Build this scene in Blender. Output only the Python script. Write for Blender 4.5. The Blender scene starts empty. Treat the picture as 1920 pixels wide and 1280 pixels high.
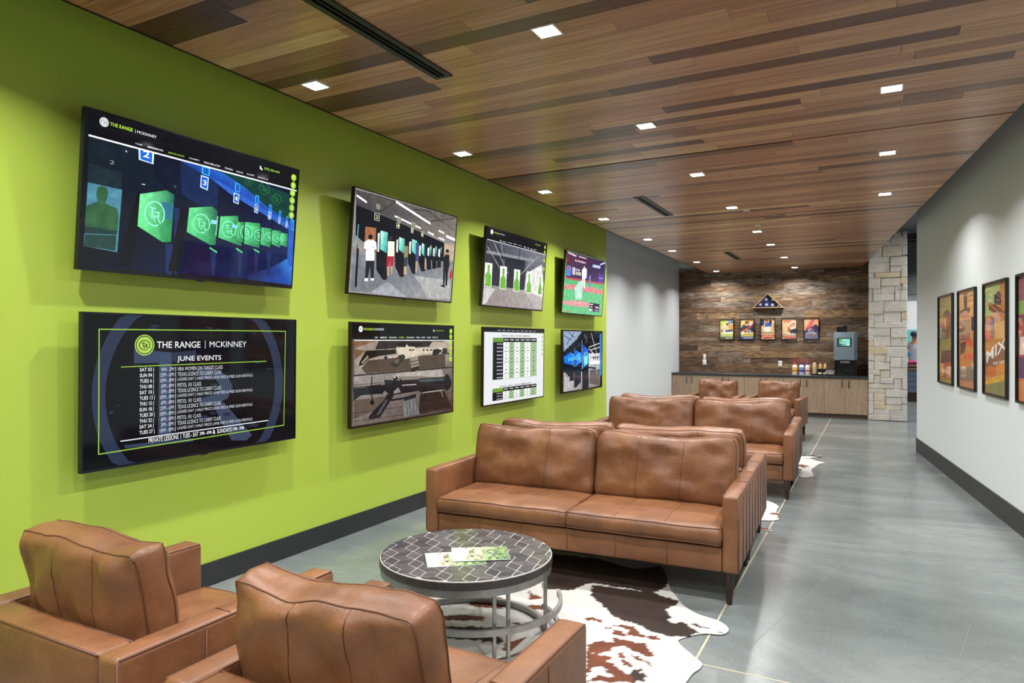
import bpy, bmesh, math, random
from mathutils import Vector, Matrix, noise

# ------------------------------------------------------------------ camera, world, exposure
scene = bpy.context.scene
COL = scene.collection
cam_data = bpy.data.cameras.new('camera')
cam_data.sensor_width = 36.0
cam_data.lens = 1282.0 / 1920.0 * 36.0
cam_data.clip_end = 200
camera = bpy.data.objects.new('camera', cam_data)
COL.objects.link(camera)
camera.location = (0, 0, 1.65)
camera.rotation_euler = (math.pi / 2, 0, math.radians(28.0))
scene.camera = camera

world = bpy.data.worlds.new('world')
scene.world = world
world.use_nodes = True
world.node_tree.nodes['Background'].inputs[0].default_value = (0.93, 0.97, 1.0, 1)
world.node_tree.nodes['Background'].inputs[1].default_value = 0.32

scene.view_settings.view_transform = 'Standard'
scene.view_settings.look = 'None'
scene.view_settings.gamma = 1.0
scene.view_settings.use_curve_mapping = False
scene.view_settings.exposure = 0.0

LAMP_POWER = 30.0
LAMP_COLOR = (1.0, 0.985, 0.96)

R = math.radians
PI = math.pi

# ------------------------------------------------------------------ helpers
def lin(c):
    return c / 12.92 if c <= 0.04045 else ((c + 0.055) / 1.055) ** 2.4

def hexc(h):
    return tuple(lin(int(h[i:i + 2], 16) / 255.0) for i in (0, 2, 4)) + (1.0,)

def rgb(r, g, b):
    return (lin(r / 255.0), lin(g / 255.0), lin(b / 255.0), 1.0)

def link(o, parent=None):
    COL.objects.link(o)
    if parent is not None:
        o.parent = parent
    return o

def tag(o, label=None, cat=None, group=None, kind=None):
    if label: o['label'] = label
    if cat: o['category'] = cat
    if group: o['group'] = group
    if kind: o['kind'] = kind
    return o

def thing(name, label, cat, loc=(0, 0, 0), rotz=0.0, group=None):
    o = bpy.data.objects.new(name, None)
    o.empty_display_size = 0.1
    link(o)
    o.location = loc
    o.rotation_euler = (0, 0, rotz)
    return tag(o, label, cat, group)

def dup(root, label=None, parent=None):
    c = root.copy()
    COL.objects.link(c)
    c.parent = parent
    for ch in list(root.children):
        dup(ch, None, c)
    if label: c['label'] = label
    return c

class MB:
    """collects boxes, prisms, tubes and lathes; build() makes ONE mesh object"""
    def __init__(s):
        s.v = []; s.f = []
    def add(s, vs, fs):
        n = len(s.v)
        s.v += [tuple(p) for p in vs]
        s.f += [tuple(i + n for i in f) for f in fs]
        return s
    def box(s, x0, x1, y0, y1, z0, z1, bev=0.0, seg=2):
        if bev <= 0:
            return s.add([(x0, y0, z0), (x1, y0, z0), (x1, y1, z0), (x0, y1, z0), (x0, y0, z1), (x1, y0, z1), (x1, y1, z1), (x0, y1, z1)],
                  [(0, 3, 2, 1), (4, 5, 6, 7), (0, 1, 5, 4), (1, 2, 6, 5), (2, 3, 7, 6), (3, 0, 4, 7)])
        bm = bmesh.new()
        bmesh.ops.create_cube(bm, size=1.0)
        for v in bm.verts:
            v.co = Vector(((x0 + x1) / 2 + v.co.x * (x1 - x0), (y0 + y1) / 2 + v.co.y * (y1 - y0), (z0 + z1) / 2 + v.co.z * (z1 - z0)))
        bmesh.ops.bevel(bm, geom=list(bm.edges), offset=bev, segments=seg, profile=0.5, affect='EDGES')
        bm.verts.index_update()
        s.add([v.co[:] for v in bm.verts], [[v.index for v in f.verts] for f in bm.faces])
        bm.free()
        return s
    def prism(s, pts, z0, z1):
        n = len(pts)
        a = sum(pts[i][0] * pts[(i + 1) % n][1] - pts[(i + 1) % n][0] * pts[i][1] for i in range(n))
        if a < 0: pts = pts[::-1]
        return s.add([(p[0], p[1], z0) for p in pts] + [(p[0], p[1], z1) for p in pts],
              [tuple(range(n - 1, -1, -1)), tuple(range(n, 2 * n))] + [(i, (i + 1) % n, n + (i + 1) % n, n + i) for i in range(n)])
    def tube(s, pts, r, n=6, closed=False):
        pts = [Vector(p) for p in pts]
        m = len(pts); vs = []; fs = []
        for i, p in enumerate(pts):
            if closed:
                d = pts[(i + 1) % m] - pts[i - 1]
            else:
                d = pts[min(i + 1, m - 1)] - pts[max(i - 1, 0)]
            d.normalize()
            up = Vector((0, 0, 1)) if abs(d.z) < 0.9 else Vector((1, 0, 0))
            a = d.cross(up).normalized(); b = d.cross(a)
            rr = r[i] if isinstance(r, (list, tuple)) else r
            for k in range(n):
                t = 2 * PI * k / n
                vs.append(p + a * (rr * math.cos(t)) + b * (rr * math.sin(t)))
        for i in range(m if closed else m - 1):
            j = (i + 1) % m
            for k in range(n):
                l = (k + 1) % n
                fs.append((i * n + k, j * n + k, j * n + l, i * n + l))
        if not closed:
            fs.append(tuple(range(n))); fs.append(tuple(range((m - 1) * n + n - 1, (m - 1) * n - 1, -1)))
        return s.add(vs, fs)
    def lathe(s, prof, n=20, c=(0, 0, 0)):
        vs = []; fs = []
        m = len(prof)
        for r_, z in prof:
            for k in range(n):
                t = 2 * PI * k / n
                vs.append((c[0] + r_ * math.cos(t), c[1] + r_ * math.sin(t), c[2] + z))
        for i in range(m - 1):
            for k in range(n):
                l = (k + 1) % n
                fs.append((i * n + k, i * n + l, (i + 1) * n + l, (i + 1) * n + k))
        fs.append(tuple(range(n - 1, -1, -1))); fs.append(tuple(range((m - 1) * n, m * n)))
        return s.add(vs, fs)
    def ringband(s, c, r0, r1, z0, z1, a0=0.0, a1=2 * PI, n=48):
        full = abs(a1 - a0 - 2 * PI) < 1e-6
        vs = []; fs = []
        m = n if full else n + 1
        for i in range(m):
            t = a0 + (a1 - a0) * i / n
            for r_, z in ((r0, z0), (r1, z0), (r1, z1), (r0, z1)):
                vs.append((c[0] + r_ * math.cos(t), c[1] + r_ * math.sin(t), c[2] + z))
        for i in range(n):
            j = (i + 1) % m
            for k in range(4):
                l = (k + 1) % 4
                fs.append((i * 4 + k, i * 4 + l, j * 4 + l, j * 4 + k))
        if not full:
            fs.append((0, 1, 2, 3)); e = (m - 1) * 4; fs.append((e + 3, e + 2, e + 1, e))
        return s.add(vs, fs)
    def xf(s, M):
        s.v = [tuple(M @ Vector(p)) for p in s.v]
        return s
    def build(s, name, m, parent=None, smooth=False, loc=None):
        me = bpy.data.meshes.new(name)
        me.from_pydata(s.v, [], s.f)
        me.update()
        if smooth:
            me.polygons.foreach_set('use_smooth', [True] * len(me.polygons))
            if smooth != 'all':
                try: me.set_sharp_from_angle(angle=R(38))
                except Exception: pass
        if m is not None: me.materials.append(m)
        o = bpy.data.objects.new(name, me)
        link(o, parent)
        if loc is not None: o.location = loc
        return o

# ------------------------------------------------------------------ materials
class NT:
    def __init__(s, name):
        s.m = bpy.data.materials.new(name); s.m.use_nodes = True
        s.t = s.m.node_tree; s.b = s.t.nodes['Principled BSDF']; s.out = s.t.nodes['Material Output']
    def n(s, ty, **kw):
        nd = s.t.nodes.new(ty)
        for k, v in kw.items():
            if k.startswith('i_'):
                key = k[2:]
                nd.inputs[int(key) if key.isdigit() else key].default_value = v
            else: setattr(nd, k, v)
        return nd
    def l(s, a, b): s.t.links.new(a, b)
    def ramp(s, fac, stops, interp='LINEAR'):
        r = s.n('ShaderNodeValToRGB'); r.color_ramp.interpolation = interp
        els = r.color_ramp.elements
        while len(els) < len(stops): els.new(0.5)
        for e, (p, c) in zip(els, stops):
            e.position = p; e.color = c
        s.l(fac, r.inputs[0]); return r.outputs[0]
    def noise(s, vec, scale, detail=4, rough=0.55, dist=0.0):
        nd = s.n('ShaderNodeTexNoise'); nd.inputs['Scale'].default_value = scale; nd.inputs['Detail'].default_value = detail
        nd.inputs['Roughness'].default_value = rough; nd.inputs['Distortion'].default_value = dist
        if vec is not None: s.l(vec, nd.inputs['Vector'])
        return nd.outputs['Fac']
    def pos(s): return s.n('ShaderNodeNewGeometry').outputs['Position']
    def mapping(s, vec, scale=(1, 1, 1), loc=None):
        m = s.n('ShaderNodeMapping'); m.inputs['Scale'].default_value = scale
        s.l(vec, m.inputs['Vector'])
        if loc is not None: s.l(loc, m.inputs['Location'])
        return m.outputs[0]
    def mix(s, fac, a, b, blend='MIX'):
        m = s.n('ShaderNodeMix', data_type='RGBA', blend_type=blend)
        if isinstance(fac, float): m.inputs[0].default_value = fac
        else: s.l(fac, m.inputs[0])
        for val, i in ((a, 6), (b, 7)):
            if isinstance(val, tuple): m.inputs[i].default_value = val
            else: s.l(val, m.inputs[i])
        return m.outputs[2]
    def bump(s, h, strength, dist=0.01):
        b = s.n('ShaderNodeBump'); b.inputs['Strength'].default_value = strength; b.inputs['Distance'].default_value = dist
        s.l(h, b.inputs['Height']); s.l(b.outputs[0], s.b.inputs['Normal'])

def plain(name, col, rough=0.5, metal=0.0, spec=0.5, var=0.0, scale=6.0, bump=0.0, bscale=200.0):
    t = NT(name)
    b = t.b
    b.inputs['Base Color'].default_value = col
    b.inputs['Roughness'].default_value = rough; b.inputs['Metallic'].default_value = metal
    b.inputs['Specular IOR Level'].default_value = spec
    if var > 0:
        f = t.noise(t.pos(), scale, 3)
        lo = tuple(c * (1 - var) for c in col[:3]) + (1,); hi = tuple(min(1, c * (1 + var)) for c in col[:3]) + (1,)
        t.l(t.ramp(f, [(0.3, lo), (0.7, hi)]), b.inputs['Base Color'])
    if bump > 0:
        t.bump(t.noise(t.pos(), bscale, 2), bump, 0.002)
    return t.m

def emis(name, col, strength):
    t = NT(name)
    t.b.inputs['Base Color'].default_value = (0, 0, 0, 1)
    t.b.inputs['Emission Color'].default_value = col; t.b.inputs['Emission Strength'].default_value = strength
    return t.m

M = {}
def wood(name, stops, stretch, rough, gloss_var=0.1, per_object=True, bump=0.15, grain_dark=0.55, gsc=1.0, patch=False):
    t = NT(name)
    info = t.n('ShaderNodeObjectInfo')
    off = t.n('ShaderNodeVectorMath', operation='SCALE'); off.inputs[0].default_value = (13.1, 7.7, 5.3)
    t.l(info.outputs['Random'], off.inputs['Scale'])
    vec = t.mapping(t.pos(), stretch, off.outputs[0])
    base = t.ramp(info.outputs['Random'], stops) if per_object else None
    if base is None:
        rgbn = t.n('ShaderNodeRGB'); rgbn.outputs[0].default_value = stops[0][1]; base = rgbn.outputs[0]
    g1 = t.noise(vec, 3.0 * gsc, 6, 0.62, 0.6)
    g2 = t.noise(vec, 14.0 * gsc, 4, 0.6, 0.2)
    dark = t.mix(1.0, base, (grain_dark, grain_dark * 0.95, grain_dark * 0.9, 1), 'MULTIPLY')
    c1 = t.mix(t.ramp(g1, [(0.38, (0, 0, 0, 1)), (0.62, (1, 1, 1, 1))]), dark, base)
    light = t.mix(1.0, c1, (0.78, 0.76, 0.74, 1), 'MULTIPLY')
    c2 = t.mix(t.ramp(g2, [(0.42, (0, 0, 0, 1)), (0.6, (1, 1, 1, 1))]), light, c1)
    if patch:
        g3 = t.noise(t.mapping(t.pos(), (2.2, 2.2, 7.0), off.outputs[0]), 1.6, 7, 0.72, 0.5)
        c2 = t.mix(t.ramp(g3, [(0.5, (0, 0, 0, 1)), (0.62, (0.85, 0.85, 0.85, 1))]), c2, t.mix(1.0, c2, (0.36, 0.33, 0.31, 1), 'MULTIPLY'))
        c2 = t.mix(t.ramp(g3, [(0.3, (0.5, 0.5, 0.5, 1)), (0.42, (0, 0, 0, 1))]), c2, rgb(150, 140, 128))
    t.l(c2, t.b.inputs['Base Color'])
    t.b.inputs['Roughness'].default_value = rough
    t.bump(g2, bump, 0.004)
    return t.m

# cedar: the boards differ a lot, from pale sapwood to dark heart
M['cedar'] = wood('cedar_board', [(0.0, rgb(84, 48, 30)), (0.1, rgb(112, 72, 50)), (0.18, rgb(170, 122, 92)), (0.4, rgb(186, 136, 106)), (0.6, rgb(204, 156, 118)), (0.8, rgb(174, 120, 88)), (0.9, rgb(206, 166, 122)), (1.0, rgb(224, 188, 142))], (0.3, 10.0, 10.0), 0.3, bump=0.05, grain_dark=0.68)
M['barn'] = wood('reclaimed_board', [(0.0, rgb(96, 72, 56)), (0.2, rgb(136, 104, 78)), (0.42, rgb(152, 120, 92)), (0.55, rgb(156, 140, 122)), (0.7, rgb(124, 94, 72)), (0.85, rgb(186, 150, 104)), (1.0, rgb(172, 158, 142))], (1.6, 3.0, 13.0), 0.75, bump=0.6, grain_dark=0.30, patch=True)
M['oak'] = wood('grey_oak_laminate', [(0.0, rgb(176, 152, 128)), (1.0, rgb(186, 164, 140))], (9.0, 9.0, 0.7), 0.5, bump=0.05, grain_dark=0.84)
M['dark_wood'] = plain('dark_walnut_leg', rgb(46, 30, 22), 0.35, var=0.25)

t = NT('leather')
p = t.pos()
f1 = t.noise(p, 3.2, 5, 0.6); f2 = t.noise(p, 17, 4, 0.6)
c = t.ramp(f1, [(0.3, rgb(92, 59, 38)), (0.5, rgb(119, 78, 50)), (0.72, rgb(142, 97, 64))])
c = t.mix(t.ramp(f2, [(0.35, (0, 0, 0, 1)), (0.7, (0.5, 0.5, 0.5, 1))]), c, rgb(118, 76, 50))
t.l(c, t.b.inputs['Base Color'])
t.b.inputs['Roughness'].default_value = 0.4
t.b.inputs['Specular IOR Level'].default_value = 0.45
h1 = t.noise(p, 160, 3, 0.6); h2 = t.noise(p, 13, 5, 0.55, 0.0)
add = t.n('ShaderNodeMath', operation='MULTIPLY_ADD'); t.l(h1, add.inputs[0]); add.inputs[1].default_value = 0.16; t.l(h2, add.inputs[2])
t.bump(add.outputs[0], 0.4, 0.010)
M['leather'] = t.m
M['seam'] = plain('leather_seam', rgb(92, 54, 32), 0.5)

t = NT('polished_concrete')
p = t.pos()
n1 = t.noise(t.mapping(p, (0.55, 1.3, 1)), 0.9, 6, 0.62, 0.8); n2 = t.noise(p, 9, 6, 0.7); n3 = t.noise(p, 60, 3, 0.6)
c = t.ramp(n1, [(0.3, rgb(92, 99, 100)), (0.5, rgb(110, 117, 118)), (0.7, rgb(138, 142, 139))])
c = t.mix(t.ramp(n2, [(0.4, (0, 0, 0, 1)), (0.75, (0.55, 0.55, 0.55, 1))]), c, rgb(98, 105, 106))
c = t.mix(t.ramp(n3, [(0.55, (0, 0, 0, 1)), (0.8, (0.3, 0.3, 0.3, 1))]), c, rgb(170, 172, 166))
t.l(c, t.b.inputs['Base Color'])
rr = t.ramp(n2, [(0.3, (0.17, 0.17, 0.17, 1)), (0.7, (0.27, 0.27, 0.27, 1))])
t.l(rr, t.b.inputs['Roughness'])
M['concrete'] = t.m
M['joint'] = plain('joint_filler', rgb(168, 162, 136), 0.6, var=0.1)
M['crack'] = plain('hairline_joint', rgb(112, 116, 114), 0.4)

M['green'] = plain('green_paint', rgb(168, 190, 72), 0.40, spec=0.45, bump=0.05, bscale=260)
M['grey_paint'] = plain('pale_grey_paint', rgb(206, 212, 214), 0.5, bump=0.05, bscale=260)
M['white_paint'] = plain('white_paint', rgb(226, 228, 230), 0.6)
M['dark_paint'] = plain('dark_paint', rgb(24, 24, 26), 0.8)
M['slate_paint'] = plain('slate_paint', rgb(82, 84, 88), 0.7)
M['base'] = plain('dark_rubber_base', rgb(40, 42, 44), 0.45, bump=0.1)
M['black'] = plain('black_plastic', rgb(14, 15, 18), 0.35)
M['black_metal'] = plain('black_metal', rgb(18, 19, 22), 0.4, 0.3)
M['slot'] = plain('slot_black', rgb(4, 4, 5), 0.9, spec=0.1)
M['bezel_blue'] = plain('black_bezel', rgb(16, 20, 30), 0.25, 0.2)
M['bezel_brown'] = plain('bronze_bezel', rgb(44, 30, 26), 0.3, 0.5)
M['steel'] = plain('brushed_steel', rgb(150, 150, 148), 0.38, 0.85, var=0.12, scale=20)
M['trim_white'] = plain('white_metal_trim', rgb(225, 225, 225), 0.4)
M['white_plastic'] = plain('white_plastic', rgb(236, 238, 240), 0.4)
M['counter'] = plain('dark_quartz', rgb(52, 56, 62), 0.3, var=0.15, scale=30)
M['toe'] = plain('toe_kick', rgb(92, 78, 66), 0.6)
M['lens'] = emis('led_lens', (1.0, 0.98, 0.95, 1), 14.0)
M['gold'] = plain('pale_oak_frame', rgb(182, 152, 104), 0.5, var=0.1)
M['flag'] = plain('navy_flag_cloth', rgb(36, 42, 98), 0.8, var=0.15, scale=40)
M['star'] = plain('white_star_cloth', rgb(232, 232, 236), 0.8)
M['mortar'] = plain('stone_mortar', rgb(150, 146, 138), 0.9)

t = NT('limestone')
info = t.n('ShaderNodeObjectInfo'); p = t.pos()
b0 = t.ramp(info.outputs['Random'], [(0.0, rgb(214, 212, 206)), (0.3, rgb(226, 222, 214)), (0.6, rgb(220, 216, 206)), (0.8, rgb(226, 216, 194)), (0.92, rgb(222, 202, 170)), (1.0, rgb(232, 228, 222))])
nn = t.noise(p, 6, 6, 0.65)
c = t.mix(t.ramp(nn, [(0.35, (0, 0, 0, 1)), (0.65, (1, 1, 1, 1))]), t.mix(1.0, b0, (0.82, 0.82, 0.82, 1), 'MULTIPLY'), b0)
t.l(c, t.b.inputs['Base Color']); t.b.inputs['Roughness'].default_value = 0.85
t.bump(t.noise(p, 11, 6, 0.7), 0.7, 0.03)
M['limestone'] = t.m

t = NT('screen_picture')
a = t.n('ShaderNodeAttribute', attribute_name='Col')
t.b.inputs['Base Color'].default_value = (0.002, 0.002, 0.0025, 1); t.b.inputs['Roughness'].default_value = 0.06; t.b.inputs['Specular IOR Level'].default_value = 0.22
t.l(a.outputs['Color'], t.b.inputs['Emission Color']); t.b.inputs['Emission Strength'].default_value = 1.0
M['screen'] = t.m
t = NT('screen_photo')          # screens showing photographs: the same, with fine photographic mottling
a = t.n('ShaderNodeAttribute', attribute_name='Col'); g = t.noise(t.n('ShaderNodeTexCoord').outputs['Object'], 16, 9, 0.72, 0.3)
c = t.mix(1.0, a.outputs['Color'], t.ramp(g, [(0.3, (0.7, 0.7, 0.72, 1)), (0.5, (1.02, 1.02, 1.02, 1)), (0.7, (1.4, 1.38, 1.36, 1))]), 'MULTIPLY')
t.b.inputs['Base Color'].default_value = (0.002, 0.002, 0.0025, 1); t.b.inputs['Roughness'].default_value = 0.06; t.b.inputs['Specular IOR Level'].default_value = 0.3
t.l(c, t.b.inputs['Emission Color']); t.b.inputs['Emission Strength'].default_value = 1.2
M['screen_photo'] = t.m
t = NT('printed_paper')
a = t.n('ShaderNodeAttribute', attribute_name='Col')
t.l(a.outputs['Color'], t.b.inputs['Base Color']); t.b.inputs['Roughness'].default_value = 0.55
M['print'] = t.m
t = NT('glossy_print')
a = t.n('ShaderNodeAttribute', attribute_name='Col')
t.l(a.outputs['Color'], t.b.inputs['Base Color']); t.b.inputs['Roughness'].default_value = 0.25
M['gloss_print'] = t.m
t = NT('picture_glass')
tr = t.n('ShaderNodeBsdfTransparent'); gl = t.n('ShaderNodeBsdfGlossy'); gl.inputs['Roughness'].default_value = 0.015
fr = t.n('ShaderNodeFresnel'); fr.inputs[0].default_value = 1.45
bf = t.n('ShaderNodeNewGeometry'); inv = t.n('ShaderNodeMath', operation='SUBTRACT'); inv.inputs[0].default_value = 1.0; t.l(bf.outputs['Backfacing'], inv.inputs[1])
ml = t.n('ShaderNodeMath', operation='MULTIPLY'); t.l(fr.outputs[0], ml.inputs[0]); t.l(inv.outputs[0], ml.inputs[1])
mx = t.n('ShaderNodeMixShader'); t.l(ml.outputs[0], mx.inputs[0]); t.l(tr.outputs[0], mx.inputs[1]); t.l(gl.outputs[0], mx.inputs[2]); t.l(mx.outputs[0], t.out.inputs[0])
M['glass'] = t.m
t = NT('cowhide')
a = t.n('ShaderNodeAttribute', attribute_name='Col'); p = t.pos()
hair = t.noise(t.mapping(p, (30, 90, 30)), 6, 3, 0.6)
c = t.mix(t.ramp(hair, [(0.35, (0.25, 0.25, 0.25, 1)), (0.65, (0, 0, 0, 1))]), a.outputs['Color'], (0.02, 0.015, 0.012, 1))
t.l(c, t.b.inputs['Base Color']); t.b.inputs['Roughness'].default_value = 0.75; t.b.inputs['Specular IOR Level'].default_value = 0.25
t.bump(hair, 0.25, 0.004)
M['cowhide'] = t.m
t = NT('table_tile')
info = t.n('ShaderNodeObjectInfo'); p = t.pos()
b0 = t.ramp(info.outputs['Random'], [(0, rgb(66, 64, 68)), (0.5, rgb(82, 80, 83)), (1, rgb(98, 95, 97))])
nn = t.noise(p, 40, 5, 0.7)
c = t.mix(t.ramp(nn, [(0.4, (0, 0, 0, 1)), (0.65, (1, 1, 1, 1))]), t.mix(1.0, b0, (0.6, 0.6, 0.6, 1), 'MULTIPLY'), b0)
t.l(c, t.b.inputs['Base Color']); t.b.inputs['Roughness'].default_value = 0.16
M['tile'] = t.m
M['grout'] = plain('pale_inlay', rgb(196, 192, 188), 0.4)
M['slate'] = plain('dark_stone_rim', rgb(52, 48, 46), 0.4, var=0.3, scale=30)

# ------------------------------------------------------------------ flat pictures (screens and prints)
GLYPH = {}
def glyphs(s, bold):
    key = (s, bold)
    if key not in GLYPH:
        cu = bpy.data.curves.new('lettering', 'FONT')
        cu.body = s; cu.size = 1.0; cu.resolution_u = 3; cu.fill_mode = 'FRONT'
        if bold: cu.offset = 0.010
        o = bpy.data.objects.new('lettering', cu)
        me = o.to_mesh()
        vs = [(v.co.x, v.co.y) for v in me.vertices]; fs = [tuple(q.vertices) for q in me.polygons]
        o.to_mesh_clear()
        bpy.data.objects.remove(o); bpy.data.curves.remove(cu)
        if not vs: vs = [(0, 0), (1, 0), (1, 1)]; fs = [(0, 1, 2)]
        xs = [v[0] for v in vs]; ys = [v[1] for v in vs]
        x0, x1, y0, y1 = min(xs), max(xs), min(ys), max(ys)
        GLYPH[key] = ([((x - x0) / max(1e-6, x1 - x0), (y - y0) / max(1e-6, y1 - y0)) for x, y in vs], fs)
    return GLYPH[key]

class Pic:
    def __init__(s, w, h, step=2.5e-5):
        s.w, s.h, s.step = w, h, step
        s.v = []; s.f = []; s.c = []; s.L = 0; s.last = ''
    def face(s, uv, cols):
        n = len(s.v)
        for u, v in uv:
            u = min(1, max(0, u)); v = min(1, max(0, v))
            s.v.append(((u - 0.5) * s.w, (0.5 - v) * s.h, s.L * s.step))
        a = sum(uv[i][0] * uv[(i + 1) % len(uv)][1] - uv[(i + 1) % len(uv)][0] * uv[i][1] for i in range(len(uv)))
        idx = list(range(n, n + len(uv)))
        if not isinstance(cols, list): cols = [cols] * len(uv)
        cols = [hexc(c) for c in cols]
        if a > 0: idx.reverse(); cols = cols[::-1]
        s.f.append(idx); s.c += cols
    def text(s, col, st, u0, v0, u1, v1, bold=0, slope=0.0):
        if u1 < u0: u0, u1 = u1, u0
        if v1 < v0: v0, v1 = v1, v0
        if st[0] == '~':
            k = len(st) - 1; rnd = random.Random(len(st) * 7 + int(u0 * 999))
            for i in range(k):
                a = u0 + (u1 - u0) * (i + 0.08) / k; b = u0 + (u1 - u0) * (i + 0.72 + rnd.random() * 0.2) / k
                d = slope * ((a + b) / 2 - (u0 + u1) / 2); m = (v0 + v1) / 2 + d; hh = (v1 - v0) / 2
                if rnd.random() < 0.5:
                    s.face([(a, m - hh), (b, m - hh * 0.8), (b, m + hh), (a + (b - a) * 0.4, m + hh * 0.7)], col)
                else:
                    s.face([(a, m - hh * 0.9), ((a + b) / 2, m - hh), ((a + b) / 2, m + hh), (a, m + hh)], col); s.face([((a + b) / 2, m), (b, m - hh * 0.3), (b, m + hh), ((a + b) / 2, m + hh)], col)
            return
        vs, fs = glyphs(st, bold)
        n = len(s.v); hx = hexc(col)
        for x, y in vs:
            u = u0 + (u1 - u0) * x; v = v1 - (v1 - v0) * y + slope * (u - (u0 + u1) / 2)
            s.v.append(((u - 0.5) * s.w, (0.5 - v) * s.h, s.L * s.step))
        for f in fs:
            s.f.append([i + n for i in f]); s.c += [hx] * len(f)
    def arcband(s, col, cx, cy, ru, rv, w, a0, a1, n=28):
        for i in range(n):
            t0 = a0 + (a1 - a0) * i / n; t1 = a0 + (a1 - a0) * (i + 1) / n
            k = 1 - w
            q = [(cx + ru * math.cos(t0), cy + rv * math.sin(t0)), (cx + ru * math.cos(t1), cy + rv * math.sin(t1)), (cx + ru * k * math.cos(t1), cy + rv * k * math.sin(t1)), (cx + ru * k * math.cos(t0), cy + rv * k * math.sin(t0))]
            s.face(q, col)
    def seg(s, col, a, b, w):
        ax, ay = a[0] * s.w, a[1] * s.h; bx, by = b[0] * s.w, b[1] * s.h
        dx, dy = bx - ax, by - ay; L = math.hypot(dx, dy) or 1e-6
        nx, ny = -dy / L * w * s.h / 2, dx / L * w * s.h / 2
        ex, ey = dx / L * w * s.h * 0.3, dy / L * w * s.h * 0.3
        s.face([((ax - ex + nx) / s.w, (ay - ey + ny) / s.h), ((bx + ex + nx) / s.w, (by + ey + ny) / s.h), ((bx + ex - nx) / s.w, (by + ey - ny) / s.h), ((ax - ex - nx) / s.w, (ay - ey - ny) / s.h)], col)
    def logo(s, col, cx, cy, ru, rv, w):
        s.arcband(col, cx, cy, ru, rv, w, R(62), R(400))
        def st(x0, y0, x1, y1):
            d = Vector((x1 - x0, y1 - y0)).normalized() * 0.0; q = Vector((-(y1 - y0), x1 - x0)).normalized() * (w * 0.5)
            pts = [(x0 + q.x, y0 + q.y), (x1 + q.x, y1 + q.y), (x1 - q.x, y1 - q.y), (x0 - q.x, y0 - q.y)]
            s.face([(cx + ru * a, cy + rv * b) for a, b in pts], col)
        st(-0.55, -0.42, 0.1, -0.42); st(-0.24, -0.42, -0.24, 0.42)
        st(-0.05, -0.14, 0.38, -0.14); st(0.38, -0.18, 0.38, 0.2); st(0.0, 0.16, 0.38, 0.16); st(0.0, 0.16, 0.0, 0.62); st(0.2, 0.16, 0.62, 0.72)
    def run(s, ops):
        for op in ops:
            k = op[0]
            if not (k == 't' and s.last == 't'): s.L += 1
            s.last = k
            if k == 'r': s.face([(op[2], op[3]), (op[4], op[3]), (op[4], op[5]), (op[2], op[5])], op[1])
            elif k == 'p': s.face(op[2], op[1])
            elif k == 'q':
                cols = list(op[1]); cols = (cols * 2)[:len(op[2])]
                s.face(op[2], cols)
            elif k == 't': s.text(op[1], op[2], *op[3:7], bold=op[7])
            elif k == 'tx':
                h = 0.06 if op[2][0] == '~' else max(abs(op[6] - op[4]), 0.03); m = (op[4] + op[6]) / 2
                s.text(op[1], op[2], op[3], m - h / 2, op[5], m + h / 2, 1, slope=op[7])
            elif k == 'l':
                for a, b in zip(op[3], op[3][1:]): s.seg(op[1], a, b, op[2])
            elif k == 'c':
                n = 18; s.face([(op[2] + op[4] * s.h / s.w * math.cos(2 * PI * i / n), op[3] + op[4] * math.sin(2 * PI * i / n)) for i in range(n)], op[1])
            elif k == 'ring': s.arcband(op[1], op[2], op[3], op[4] * s.h / s.w, op[4], op[5], 0, 2 * PI, 64)
            elif k == 'g': s.logo(*op[1:])
        return s
    def build(s, name, m, parent, loc=(0, 0, 0)):
        me = bpy.data.meshes.new(name)
        me.from_pydata(s.v, [], s.f)
        at = me.color_attributes.new('Col', 'FLOAT_COLOR', 'CORNER')
        at.data.foreach_set('color', [x for c in s.c for x in c])
        me.materials.append(m); me.update()
        o = bpy.data.objects.new(name, me); link(o, parent); o.location = loc
        return o

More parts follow.
